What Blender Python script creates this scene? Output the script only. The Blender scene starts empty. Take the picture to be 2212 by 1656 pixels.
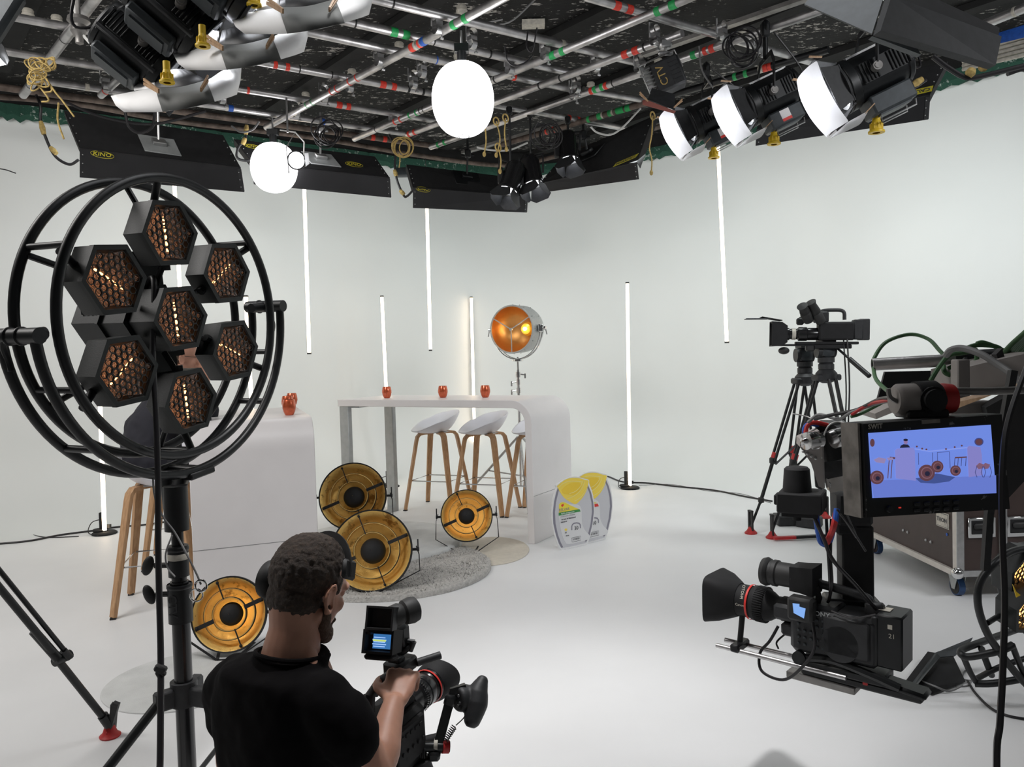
import bpy, bmesh, math, random
from math import sin, cos, pi, radians, sqrt, atan2
from mathutils import Vector, Matrix
V = Vector
random.seed(7)
scene = bpy.context.scene
COL = scene.collection

# ------------------------------------------------------------------ camera
FPX, CX, CY, CAMZ = 1690.0, 1106.0, 828.0, 1.38
PITCH, ROLL = radians(-2.0), radians(1.6)
_f = V((0, cos(PITCH), sin(PITCH))); _u0 = V((0, -sin(PITCH), cos(PITCH))); _r0 = V((1, 0, 0))
_r = _r0*cos(ROLL) - _u0*sin(ROLL); _u = _r0*sin(ROLL) + _u0*cos(ROLL)
cam = bpy.data.objects.new('camera', bpy.data.cameras.new('camera')); COL.objects.link(cam)
cam.data.sensor_width = 36.0; cam.data.lens = FPX/2212*36.0
cam.data.clip_start = 0.05; cam.data.clip_end = 100
M3 = Matrix((_r, _u, -_f)).transposed()
cam.matrix_world = Matrix.Translation((0, 0, CAMZ)) @ M3.to_4x4()
scene.camera = cam
CP = V((0, 0, CAMZ))
def ray(px, py): return _f + _r*((px-CX)/FPX) - _u*((py-CY)/FPX)
def D(px, py, d): return CP + ray(px, py)*d                 # a point at a given distance
def Z(px, py, z=0.0):                                       # a point on a level plane
    d = ray(px, py); return CP + d*((z-CAMZ)/d.z)
def PL(px, py, p0, n):                                      # a point on any plane
    d = ray(px, py); return CP + d*((V(p0)-CP).dot(n)/d.dot(n))
def PXS(P, dr, px):                                         # along a line, where column px meets it
    best = min(range(-400, 800), key=lambda k: abs(projx(P+dr*(k*.005))-px)); return P+dr*(best*.005)
def projx(P):
    q = V(P)-CP; return CX+FPX*q.dot(_r)/q.dot(_f)

# ------------------------------------------------------------------ world, exposure, big lights
scene.view_settings.view_transform = 'Standard'; scene.view_settings.look = 'None'
scene.view_settings.gamma = 1.0; scene.view_settings.exposure = 0.0
scene.view_settings.use_curve_mapping = False
w = bpy.data.worlds.new('studio_air'); scene.world = w; w.use_nodes = True
w.node_tree.nodes['Background'].inputs[0].default_value = (0.86, 0.87, 0.88, 1)
w.node_tree.nodes['Background'].inputs[1].default_value = 0.10
def area(name, loc, target, size, size_y, power, color=(1, 1, 1), spread=180):
    l = bpy.data.lights.new(name, 'AREA'); l.shape = 'RECTANGLE'; l.size = size; l.size_y = size_y
    l.energy = power; l.color = color; l.spread = radians(spread)
    o = bpy.data.objects.new(name, l); COL.objects.link(o); o.location = loc
    o.rotation_euler = (V(target)-V(loc)).to_track_quat('-Z', 'Y').to_euler(); return o
def spot(name, loc, target, power, angle, color=(1, 1, 1), size=.08, blend=.5):
    l = bpy.data.lights.new(name, 'SPOT'); l.energy = power; l.spot_size = radians(angle); l.spot_blend = blend
    l.color = color; l.shadow_soft_size = size
    o = bpy.data.objects.new(name, l); COL.objects.link(o); o.location = loc
    o.rotation_euler = (V(target)-V(loc)).to_track_quat('-Z', 'Y').to_euler(); return o
COOL = (0.97, 0.98, 1.0)
# unseen lights added overhead, out of frame, to brighten floor and walls
area('added_overhead_light', (0.3, 2.7, 3.75), (0.2, 3.2, 0), 2.6, 1.2, 16, COOL, 120)
spot('floor_pool_spot', (-.2, 2.3, 3.75), (.1, 2.45, 0), 300, 54, (1, .985, .98), .12, 1.0)  # unseen spot added for the bright pool on the near floor
area('added_overhead_light', (4.3, 1.4, 3.70), (3.5, 6.7, 1.7), 1.8, 1.0, 80, COOL, 120)
area('added_overhead_light', (-3.4, 2.5, 3.75), (-3.5, 4.8, .0), 2.4, 1.4, 150, (1, .97, .94))

# ------------------------------------------------------------------ materials
def mat(name, col, rough=.5, metal=0.0, var=0.0, vs=12, bump=0.0, bs=60, emit=None, es=1.0, coat=0, sub=0, trans=0, spec=.5, alpha=1):
    m = bpy.data.materials.new(name); m.use_nodes = True; nt = m.node_tree
    b = nt.nodes['Principled BSDF']; c4 = (*col, 1)
    b.inputs['Base Color'].default_value = c4; b.inputs['Roughness'].default_value = rough
    b.inputs['Metallic'].default_value = metal; b.inputs['Specular IOR Level'].default_value = spec
    if coat: b.inputs['Coat Weight'].default_value = coat; b.inputs['Coat Roughness'].default_value = .1
    if sub: b.inputs['Subsurface Weight'].default_value = sub; b.inputs['Subsurface Radius'].default_value = (.02, .008, .004)
    if trans: b.inputs['Transmission Weight'].default_value = trans
    if alpha < 1: b.inputs['Alpha'].default_value = alpha
    if emit: b.inputs['Emission Color'].default_value = (*emit, 1); b.inputs['Emission Strength'].default_value = es
    tc = nt.nodes.new('ShaderNodeTexCoord')
    if var:
        n = nt.nodes.new('ShaderNodeTexNoise'); n.inputs['Scale'].default_value = vs; n.inputs['Detail'].default_value = 6
        nt.links.new(tc.outputs['Object'], n.inputs['Vector'])
        r = nt.nodes.new('ShaderNodeValToRGB'); nt.links.new(n.outputs['Fac'], r.inputs['Fac'])
        r.color_ramp.elements[0].position = .3; r.color_ramp.elements[1].position = .7
        r.color_ramp.elements[0].color = (*[max(0, c*(1-var)) for c in col], 1)
        r.color_ramp.elements[1].color = (*[min(1, c*(1+var)) for c in col], 1)
        nt.links.new(r.outputs['Color'], b.inputs['Base Color'])
    if bump:
        n2 = nt.nodes.new('ShaderNodeTexNoise'); n2.inputs['Scale'].default_value = bs; n2.inputs['Detail'].default_value = 4
        nt.links.new(tc.outputs['Object'], n2.inputs['Vector'])
        bp = nt.nodes.new('ShaderNodeBump'); bp.inputs['Strength'].default_value = bump; bp.inputs['Distance'].default_value = .01
        nt.links.new(n2.outputs['Fac'], bp.inputs['Height']); nt.links.new(bp.outputs['Normal'], b.inputs['Normal'])
    return m
def flecked(name, base, fleck, scale=9, thr=.64, stretch=(1, 1, 1), rough=.8, metal=0, soft=.02, bump=0):
    """a base colour with irregular patches of a second one: torn paint, gold leaf, worn tape"""
    m = mat(name, base, rough, metal); nt = m.node_tree; b = nt.nodes['Principled BSDF']
    tc = nt.nodes.new('ShaderNodeTexCoord'); mp = nt.nodes.new('ShaderNodeMapping'); mp.inputs['Scale'].default_value = stretch
    nt.links.new(tc.outputs['Object'], mp.inputs['Vector'])
    n = nt.nodes.new('ShaderNodeTexNoise'); n.inputs['Scale'].default_value = scale; n.inputs['Detail'].default_value = 8; n.inputs['Roughness'].default_value = .7
    nt.links.new(mp.outputs[0], n.inputs['Vector'])
    n3 = nt.nodes.new('ShaderNodeTexNoise'); n3.inputs['Scale'].default_value = scale*.13; n3.inputs['Detail'].default_value = 2
    nt.links.new(mp.outputs[0], n3.inputs['Vector'])
    ad = nt.nodes.new('ShaderNodeMath'); ad.operation = 'MULTIPLY_ADD'; nt.links.new(n3.outputs['Fac'], ad.inputs[0]); ad.inputs[1].default_value = .35
    nt.links.new(n.outputs['Fac'], ad.inputs[2])
    r = nt.nodes.new('ShaderNodeValToRGB'); nt.links.new(ad.outputs[0], r.inputs['Fac'])
    r.color_ramp.elements[0].position = thr+.17; r.color_ramp.elements[1].position = thr+.17+soft
    r.color_ramp.elements[0].color = (*base, 1); r.color_ramp.elements[1].color = (*fleck, 1)
    nt.links.new(r.outputs['Color'], b.inputs['Base Color'])
    if bump:
        bp = nt.nodes.new('ShaderNodeBump'); bp.inputs['Strength'].default_value = bump; bp.inputs['Distance'].default_value = .01
        nt.links.new(ad.outputs[0], bp.inputs['Height']); nt.links.new(bp.outputs['Normal'], b.inputs['Normal'])
    return m
def wood(name, c1, c2, axis_scale=(30, 30, 2)):
    m = mat(name, c1, .5); nt = m.node_tree; b = nt.nodes['Principled BSDF']
    tc = nt.nodes.new('ShaderNodeTexCoord'); mp = nt.nodes.new('ShaderNodeMapping'); mp.inputs['Scale'].default_value = axis_scale
    n = nt.nodes.new('ShaderNodeTexNoise'); n.inputs['Scale'].default_value = 3; n.inputs['Detail'].default_value = 5
    r = nt.nodes.new('ShaderNodeValToRGB'); r.color_ramp.elements[0].color = (*c1, 1); r.color_ramp.elements[1].color = (*c2, 1)
    r.color_ramp.elements[0].position = .35; r.color_ramp.elements[1].position = .65
    nt.links.new(tc.outputs['Object'], mp.inputs[0]); nt.links.new(mp.outputs[0], n.inputs['Vector']); nt.links.new(n.outputs['Fac'], r.inputs['Fac'])
    nt.links.new(r.outputs['Color'], b.inputs['Base Color']); return m
K = {}
K['black'] = mat('black_metal', (.007, .008, .009), .42, .1, .3, 20)
K['blackm'] = mat('matt_black', (.008, .008, .009), .75, 0, .3, 20)
K['blackg'] = mat('glossy_black', (.012, .012, .013), .22)
K['rubber'] = mat('black_rubber', (.02, .02, .02), .6, 0, .2, 30)
K['dark'] = mat('charcoal_plastic', (.022, .023, .025), .55, 0, .25, 30, .05, 300)
K['slate'] = mat('slate_metal', (.042, .049, .054), .5, .3, .15, 30)
K['alu'] = mat('scuffed_aluminium', (.50, .49, .49), .36, .85, .3, 9, .08, 90)
K['alud'] = mat('grimy_aluminium', (.26, .25, .24), .5, .7, .4, 9, .1, 90)
K['rust'] = mat('old_steel_pipe', (.13, .10, .085), .6, .5, .5, 14)
K['chrome'] = mat('chrome', (.7, .7, .7), .15, 1.0)
K['steel'] = mat('brushed_steel', (.45, .45, .45), .35, .9, .1, 40)
K['stealt'] = mat('silver_grey_paint', (.42, .44, .44), .4, .4, .08, 20)
K['white'] = mat('satin_white', (.80, .775, .775), .35, 0, .02, 5)
K['whitep'] = mat('white_plastic', (.78, .78, .83), .38, 0, .02, 5)
K['paper'] = mat('diffusion_paper', (.80, .80, .80), .7, 0, .04, 8)
K['red'] = mat('red_tape', (.75, .05, .03), .5, 0, .2, 50)
K['green'] = mat('green_tape', (.02, .38, .10), .5, 0, .2, 50)
K['blue'] = mat('blue_tape', (.02, .10, .45), .5, 0, .2, 50)
K['tapek'] = mat('black_tape', (.015, .015, .015), .6)
K['tapew'] = mat('pale_tape', (.55, .52, .45), .6, 0, .2, 40)
K['yellow'] = mat('yellow_plastic', (.75, .50, .02), .45)
K['rope'] = mat('straw_rope', (.42, .30, .10), .8, 0, .3, 60)
K['oak'] = wood('oak', (.42, .23, .11), (.56, .34, .18))
K['peg'] = wood('clothes_peg_wood', (.36, .22, .12), (.50, .32, .18))
K['copper'] = mat('copper_glass', (.62, .12, .045), .25, .55, .15, 60, coat=.5)
K['redp'] = mat('red_rubber', (.45, .02, .02), .5, 0, .2, 30)
K['tube'] = mat('lit_led_tube', (.9, .8, .7), .5, emit=(1, .78, .55), es=7)
K['cable'] = mat('black_cable', (.012, .011, .013), .45)
K['cablew'] = mat('white_cable', (.6, .6, .58), .5)
K['cableg'] = mat('green_cable', (.05, .13, .05), .5, 0, .3, 30)
K['cabley'] = mat('grey_cable', (.20, .20, .20), .5)

# ------------------------------------------------------------------ mesh helper
def frame_from(d, up=V((0, 0, 1))):
    d = V(d).normalized()
    if abs(d.dot(up)) > .995: up = V((0, 1, 0)) if abs(d.y) < .9 else V((1, 0, 0))
    x = up.cross(d).normalized(); y = d.cross(x).normalized(); return x, y, d
class MB:
    def __init__(s): s.v = []; s.f = []; s.mi = []; s.m = 0; s.T = None
    def add(s, vs, fs):
        b = len(s.v); s.v += [s.T @ V(v) if s.T else V(v) for v in vs]
        for f in fs: s.f.append([b+i for i in f]); s.mi.append(s.m)
        return s
    def box(s, c, size, R=None, bev=0.0, taper=1.0):
        c = V(c); hx, hy, hz = [q/2 for q in size]; vs = []; R = R or Matrix.Identity(3)
        if bev <= 0:
            for z in (-hz, hz):
                t = taper if z > 0 else 1
                for x, y in ((-hx, -hy), (hx, -hy), (hx, hy), (-hx, hy)): vs.append(c+R@V((x*t, y*t, z)))
            return s.add(vs, [(3, 2, 1, 0), (4, 5, 6, 7), (0, 1, 5, 4), (1, 2, 6, 5), (2, 3, 7, 6), (3, 0, 4, 7)])
        b = min(bev, hx*.95, hy*.95, hz*.95); rows = []
        for z, i in ((-hz, b), (-hz+b, 0), (hz-b, 0), (hz, b)):
            t = taper if z > 0 else 1
            X = hx*t; Y = hy*t; q = b
            pts = [(-X+q, -Y+i), (X-q, -Y+i), (X-i, -Y+q), (X-i, Y-q), (X-q, Y-i), (-X+q, Y-i), (-X+i, Y-q), (-X+i, -Y+q)]
            rows.append([c+R@V((x, y, z)) for x, y in pts])
        return s.rings(rows, True, True)
    def rings(s, rows, cap0=True, cap1=True, close=True):
        n = len(rows[0]); vs = [p for r in rows for p in r]; fs = []
        for k in range(len(rows)-1):
            for i in range(n if close else n-1):
                j = (i+1) % n; fs.append((k*n+i, k*n+j, (k+1)*n+j, (k+1)*n+i))
        if cap0: fs.append(tuple(reversed(range(n))))
        if cap1: fs.append(tuple(range((len(rows)-1)*n, len(rows)*n)))
        return s.add(vs, fs)
    def cyl(s, p0, p1, r0, r1=None, n=16, cap=True):
        p0 = V(p0); p1 = V(p1); r1 = r0 if r1 is None else r1; x, y, d = frame_from(p1-p0)
        rows = [[p+x*r*cos(2*pi*i/n)+y*r*sin(2*pi*i/n) for i in range(n)] for p, r in ((p0, r0), (p1, r1))]
        return s.rings(rows, cap, cap)
    def tube(s, pts, r, n=8, cyclic=False, rad=None, ell=None):
        pts = [V(p) for p in pts]; N = len(pts); rows = []; px = None
        for k, p in enumerate(pts):
            a = pts[(k-1) % N] if (cyclic or k > 0) else p; b = pts[(k+1) % N] if (cyclic or k < N-1) else p
            d = (b-a)
            if d.length < 1e-9: d = V((0, 0, 1))
            d.normalize()
            if px is None: x, y, _ = frame_from(d)
            else:
                x = px-d*px.dot(d)
                if x.length < 1e-6: x, y, _ = frame_from(d)
                x.normalize(); y = d.cross(x)
            px = x; rr = rad[k] if rad else r; ry = rr*(ell[k] if ell else 1)
            rows.append([p+x*rr*cos(2*pi*i/n)+y*ry*sin(2*pi*i/n) for i in range(n)])
        if cyclic:
            # match the seam twist
            best = min(range(n), key=lambda q: (rows[0][q]-rows[-1][0]).length)
            rows.append([rows[0][(q+best) % n] for q in range(n)]); return s.rings(rows, False, False)
        return s.rings(rows, True, True)
    def strip(s, pts, w, t, up=V((0, 0, 1))):                # a flat bar bent along a path
        pts = [V(p) for p in pts]; N = len(pts); rows = []
        for k, p in enumerate(pts):
            a = pts[max(k-1, 0)]; b = pts[min(k+1, N-1)]; d = (b-a).normalized(); x = up.cross(d)
            x = x.normalized() if x.length > 1e-4 else V((1, 0, 0)); y = d.cross(x)
            rows.append([p+x*w/2+y*t/2, p-x*w/2+y*t/2, p-x*w/2-y*t/2, p+x*w/2-y*t/2])
        return s.rings(rows)
    def lathe(s, prof, o=(0, 0, 0), ax=(0, 0, 1), n=32, cap0=False, cap1=False, up=V((0, 0, 1))):
        x, y, d = frame_from(ax, up); o = V(o)
        rows = [[o+d*h+x*r*cos(2*pi*i/n)+y*r*sin(2*pi*i/n) for i in range(n)] for r, h in prof]
        return s.rings(rows, cap0, cap1)
    def sph(s, c, r, n=16, m=10, sc=(1, 1, 1), R=None):
        c = V(c); R = R or Matrix.Identity(3); rows = []
        for k in range(m+1):
            a = -pi/2+pi*k/m; q = max(cos(a), .001)
            rows.append([c+R@V((r*sc[0]*q*cos(2*pi*i/n), r*sc[1]*q*sin(2*pi*i/n), r*sc[2]*sin(a))) for i in range(n)])
        return s.rings(rows)
    def prism(s, poly, off):                                 # a polygon given thickness
        poly = [V(p) for p in poly]; off = V(off); return s.rings([poly, [p+off for p in poly]])
    def torus(s, c, R, r, x, z, n=48, m=10, a0=0, a1=2*pi):
        x = V(x); z = V(z); cyc = abs(a1-a0-2*pi) < 1e-4; k = n if cyc else n+1
        return s.tube([V(c)+x*R*sin(a0+(a1-a0)*i/n)+z*R*cos(a0+(a1-a0)*i/n) for i in range(k)], r, m, cyc)
def mk(name, mb, mats, parent=None, local=False, flat=False, base=None, angle=40):
    me = bpy.data.meshes.new(name); off = V((0, 0, 0))
    if parent and not local: off = ROOT(parent).location.copy()
    if not parent and not local:
        if base is None:
            n = max(len(mb.v), 1); cx = sum(v.x for v in mb.v)/n; cy = sum(v.y for v in mb.v)/n; off = V((cx, cy, min(v.z for v in mb.v)))
        else: off = V(base)
    me.from_pydata([tuple(v-off) for v in mb.v], [], mb.f)
    bm = bmesh.new(); bm.from_mesh(me); bmesh.ops.recalc_face_normals(bm, faces=bm.faces); bm.to_mesh(me); bm.free()
    for m in (mats if isinstance(mats, (list, tuple)) else [mats]): me.materials.append(K[m] if isinstance(m, str) else m)
    me.polygons.foreach_set('material_index', mb.mi)
    if not flat:
        me.polygons.foreach_set('use_smooth', [True]*len(me.polygons)); me.set_sharp_from_angle(angle=radians(angle))
    me.update()
    o = bpy.data.objects.new(name, me); COL.objects.link(o)
    if parent: o.parent = parent
    else: o.location = off
    return o
def ROOT(o):
    while o.parent: o = o.parent
    return o
def T(name, label, cat, loc=(0, 0, 0), group=None, rot=None):
    o = bpy.data.objects.new(name, None); COL.objects.link(o); o.location = loc; o.empty_display_size = .1
    if rot is not None: o.rotation_euler = rot
    return tag(o, label, cat, group)
def tag(o, label=None, cat=None, group=None, kind=None):
    if label: o['label'] = label
    if cat: o['category'] = cat
    if group: o['group'] = group
    if kind: o['kind'] = kind
    return o
def copy_tree(o, parent=None):
    c = o.copy(); COL.objects.link(c); c.parent = parent
    for ch in list(o.children): copy_tree(ch, c)
    return c
def modf(o, kind, **kw):
    m = o.modifiers.new(kind.lower(), kind)
    for k, v in kw.items(): setattr(m, k, v)
    return m
def curve_pts(pts, n=8):                                     # Catmull-Rom through points
    P = [V(p) for p in pts]; P = [P[0]*2-P[1]]+P+[P[-1]*2-P[-2]]; out = []
    for k in range(1, len(P)-2):
        for i in range(n):
            t = i/n; a, b, c, d = P[k-1], P[k], P[k+1], P[k+2]
            out.append(.5*((2*b)+(c-a)*t+(2*a-5*b+4*c-d)*t*t+(-a+3*b-3*c+d)*t**3))
    out.append(P[-2]); return out
_tc = {}
def text_mesh(txt, size, o, x, y, depth=.0006, bold=False, spacing=1.0):
    """letters as a mesh standing on a surface: origin o, reading direction x, up y"""
    cu = bpy.data.curves.new('t', 'FONT'); cu.body = txt; cu.size = size; cu.extrude = depth; cu.resolution_u = 2
    cu.align_x = 'CENTER'; cu.align_y = 'CENTER'; cu.space_character = spacing
    if bold: cu.offset = size*.018
    ob = bpy.data.objects.new('t', cu); COL.objects.link(ob)
    me = bpy.data.meshes.new_from_object(ob.evaluated_get(bpy.context.evaluated_depsgraph_get()))
    x = V(x).normalized(); y = V(y); y = (y-x*y.dot(x)).normalized(); z = x.cross(y); mb = MB()
    mb.add([V(o)+x*v.co.x+y*v.co.y+z*v.co.z for v in me.vertices], [tuple(p.vertices) for p in me.polygons])
    bpy.data.objects.remove(ob); bpy.data.curves.remove(cu); bpy.data.meshes.remove(me); return mb
def cable(name, label, pts, r=.005, m='cable', group=None, n=8, parent=None, cat='cable'):
    mb = MB().tube(curve_pts(pts, n), r, 6); o = mk(name, mb, m, parent)
    if not parent: tag(o, label, cat, group)
    return o
# ------------------------------------------------------------------ the room
H = 3.68
plan = [V(p) for p in [(-7.6, 3.2, 0), (-6.3, 5.2, 0), (-5.0, 6.55, 0), (-4.4, 7.0, 0), (-3.6, 7.5, 0), (-2.8, 8.1, 0), (-1.9, 8.75, 0), (-1.1, 9.3, 0), (-.4, 9.66, 0), (.2, 9.78, 0), (.8, 9.65, 0), (1.4, 9.32, 0), (2.1, 8.8, 0), (2.8, 8.1, 0), (3.4, 7.4, 0), (4.2, 6.45, 0), (5.1, 5.3, 0), (6.3, 3.8, 0), (7.4, 2.4, 0)]]
plan = curve_pts(plan, 6)
def inw(k):
    a = plan[max(k-1, 0)]; b = plan[min(k+1, len(plan)-1)]; d = (b-a).normalized(); return V((d.y, -d.x, 0))
R_ = .75
rows = []
for k, p in enumerate(plan):
    n = inw(k); row = []
    for i in range(13):
        a = pi/2*i/12; row.append(p+n*(R_-R_*sin(a))+V((0, 0, R_-R_*cos(a))))
    row.append(p+V((0, 0, H))); rows.append(row)
K['cyc'] = mat('painted_cyclorama', (.775, .795, .785), .6, 0, .015, 1.2)
K['floor'] = mat('painted_white_floor', (.79, .795, .80), .55, 0, .03, 1.6, .02, 14)
mb = MB(); mb.rings(rows, False, False, close=False)
tag(mk('wall_back', mb, 'cyc', local=True, angle=180), kind='structure')
flo = MB(); poly = [p+inw(k)*R_ for k, p in enumerate(plan)]+[V((7.4, -3, 0)), V((-7.6, -3, 0))]
flo.prism(list(reversed(poly)), (0, 0, -.08)); tag(mk('floor', flo, 'floor', local=True, flat=True), kind='structure')
K['ceil'] = flecked('torn_black_ceiling', (.0045, .0045, .0045), (.42, .40, .37), 15, .615, (1, 2.2, 1), .85, bump=.6)
cm = MB(); cm.box((0, 3.8, 3.95), (16, 14.5, .12)); tag(mk('ceiling', cm, 'ceil', local=True), kind='structure')
# ceiling joists of black painted boards
ux = V((.775, .632, 0)); uy = V((-.632, .775, 0))
K['joist'] = mat('black_painted_board', (.009, .009, .009), .9, 0, .4, 6)
for k in range(-3, 7):
    c = V((0, 3.2, 3.86))+ux*(k*1.1)
    b = MB(); b.strip([c-uy*5.0, c+uy*5.2], .12, .05); tag(mk('trim_%d' % (k+4), b, 'joist', local=True), kind='structure')
# dark board above the cove and the scalloped green mesh on its top edge
bd = MB(); rr = [[p-inw(k)*.02+V((0, 0, H-.02)), p-inw(k)*.02+V((0, 0, 3.92)), p-inw(k)*.1+V((0, 0, 3.92)), p-inw(k)*.1+V((0, 0, H-.02))] for k, p in enumerate(plan)]
bd.rings(rr); tag(mk('trim_20', bd, 'joist', local=True), kind='structure')
K['net'] = flecked('green_netting', (.018, .075, .05), (.32, .38, .34), 26, .60, rough=.9, bump=1)
g = MB(); rws = []
for k in range(len(plan)*3-3):
    a = plan[k//3].lerp(plan[min(k//3+1, len(plan)-1)], (k % 3)/3); n = inw(k//3); s = random.uniform(-.018, .018)
    rws.append([a+n*.01+V((0, 0, H+.06)), a+n*(.07+s)+V((0, 0, H+.04)), a+n*(.08+s)+V((0, 0, H-.05+s)), a+n*(.05)+V((0, 0, H-.10+s+.02*(k % 2))), a+n*.01+V((0, 0, H-.07))])
g.rings(rws); tag(mk('safety_netting', g, 'net'), 'green netting bunched along the top edge of the white cyclorama wall', 'netting')

# ------------------------------------------------------------------ ceiling pipe grid
def pipe(pxs, z, r, tapes=(), label='', m='alu', grp='ceiling grid pipes'):
    a = Z(*pxs[0], z); b = Z(*pxs[-1], z); d = (b-a)
    mb = MB().cyl(a, b, r, n=20, cap=False); e = d.normalized()
    mb.lathe([(r*.85, 0), (r*.85, .02)], a, e, 16, True); mb.lathe([(r*.85, 0), (r*.85, .02)], b-e*.02, e, 16, False, True)
    mb.lathe([(r, 0), (r*.85, 0)], a, e, 16); mb.lathe([(r, 0), (r*.85, 0)], b, e, 16)
    root = T('grid_pipe', label, 'pipe', a, grp)
    mk('tube', mb, m, root)
    for t, c, wd in tapes:
        p = a+d*t; q = MB().lathe([(r+.0005, 0), (r+.0015, .001), (r+.0015, wd-.001), (r+.0005, wd)], p, e, 20)
        mk('tape_band', q, c, root)
    return a, b, root
def tfr(pxs, px): return (px-pxs[0][0])/(pxs[-1][0]-pxs[0][0])
def tp(pxs, z, lst):                                          # tape positions given by image column, turned into fractions along the pipe
    a = Z(*pxs[0], z); b = Z(*pxs[-1], z); out = []
    for px, c, wd in lst:
        t = min((abs(projx(a+(b-a)*(i/400))-px), i/400) for i in range(401))[1]; out.append((t, c, wd))
    return out
ZA, ZB = 3.45, 3.53
R, G, Bc, Kt, W = 'red', 'green', 'blue', 'tapek', 'tapew'
def P_(pxs, z, lst, label, r=.026, m='alu'): return pipe(pxs, z, r, tp(pxs, z, lst), label, m)
P_([(50, 205), (222, -25)], ZA, [(66, Kt, .01), (140, Kt, .01)], 'thick short aluminium pipe at upper left, tied with yellow rope', .030)
P_([(218, 206), (470, -22)], ZA, [(228, R, .02)], 'aluminium pipe with red taped end behind the upper left spotlights')
P_([(575, 275), (1115, -20)], ZA, [(664, G, .01), (676, G, .01), (716, R, .015), (728, R, .015), (755, R, .015), (772, R, .015), (888, R, .05), (897, W, .03), (905, R, .02), (912, Bc, .04), (978, G, .04), (1003, G, .04)], 'long aluminium pipe with a red, yellow and blue tape cluster, ending above the small globe', .027)
P_([(765, 300), (1545, -28)], ZA, [(813, Kt, .01), (853, R, .02), (866, R, .02), (885, G, .02), (900, G, .02), (908, Kt, .01), (916, Kt, .01), (1070, Kt, .015), (1190, G, .05), (1212, G, .04), (1415, G, .04), (1447, G, .05)], 'long aluminium pipe with green tapes running behind the large globe from its lower left')
P_([(880, 291), (1474, 72)], ZA, [(883, R, .03), (895, R, .03), (1165, Kt, .015), (1210, Kt, .015), (1345, R, .05), (1368, R, .05), (1392, Kt, .015)], 'aluminium pipe with an open end at right above the small lettered lamp')
P_([(930, 318), (1775, 22)], ZA, [(946, G, .03), (960, G, .03), (1275, R, .03), (1283, G, .03), (1298, G, .03), (1306, R, .03), (1325, Kt, .012), (1494, G, .04), (1520, R, .03), (1535, R, .04)], 'aluminium pipe that carries the three right hand spotlights')
P_([(2128, 52), (2235, 8)], ZA, [(2190, W, .02)], 'short aluminium pipe stub in the upper right corner', .030)
P_([(-40, 24), (1135, 239)], ZB, [(588, R, .03), (615, R, .03), (644, Kt, .01), (714, Kt, .01), (820, R, .05), (846, R, .04), (880, Kt, .02), (910, Kt, .02)], 'cross pipe with two red tapes beside the lowest hanging diffusion paper')
P_([(-40, 103), (952, 262)], ZB, [(532, R, .02), (726, R, .05), (747, R, .04)], 'cross pipe passing just under the upper left spotlight pair')
P_([(60, 170), (885, 290)], ZB, [(185, W, .03), (487, W, .02), (492, Bc, .04), (695, Bc, .03)], 'cross pipe with a blue tape left of the small globe')
P_([(-30, 184), (945, 316)], ZB, [(800, R, .04), (826, R, .04)], 'brown rusty cross pipe ending under the large globe', .027, 'rust')
P_([(600, 55), (1250, 196)], ZB, [(940, Bc, .01), (1105, R, .03)], 'cross pipe crossing behind the top of the large globe', .028)
P_([(680, 30), (1232, 157)], ZB, [(764, Kt, .012), (842, G, .05), (868, G, .05), (935, Kt, .01), (1055, Kt, .015)], 'cross pipe with two green tapes above the large globe', .028)
P_([(790, -7), (1390, 138)], ZB, [(846, Kt, .012), (1210, W, .03)], 'bright cross pipe at the top centre with a cable laid over it', .029)
P_([(1262, -8), (1790, 145)], ZB, [(1325, R, .05), (1352, R, .05)], 'cross pipe with two red tapes near the top edge')
P_([(1150, 240), (1352, 278)], ZB, [(1225, R, .03), (1245, R, .03)], 'short cross pipe behind the paired black spotlights')
P_([(1260, 194), (1400, 218)], ZB, [], 'short cross pipe left of the copper coloured gel')
P_([(1085, 312), (1395, 222)], 3.5, [(1180, R, .02), (1195, R, .02), (1270, G, .03), (1292, G, .05), (1300, W, .02), (1315, G, .05), (1322, W, .02), (1332, G, .08), (1352, G, .05)], 'dark pipe wrapped in green tapes above the right wall banks', .027, 'rust')
P_([(1395, 222), (1790, 107)], 3.5, [(1585, G, .03), (1608, G, .03), (1640, W, .04), (1648, R, .04), (1660, R, .03)], 'black pipe with green and red tapes behind the right spotlights', .027, 'black')
# bent perimeter pipe following the netting
pp = [Z(*q, 3.52) for q in [(-60, 205), (150, 222), (385, 262), (670, 296), (870, 330), (1020, 352), (1110, 356), (1215, 334), (1330, 300), (1480, 258)]]
o = mk('perimeter_pipe', MB().tube(curve_pts(pp, 5), .024, 12), 'rust'); tag(o, 'long bent rusty pipe following the top edge of the cyclorama', 'pipe')
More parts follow.
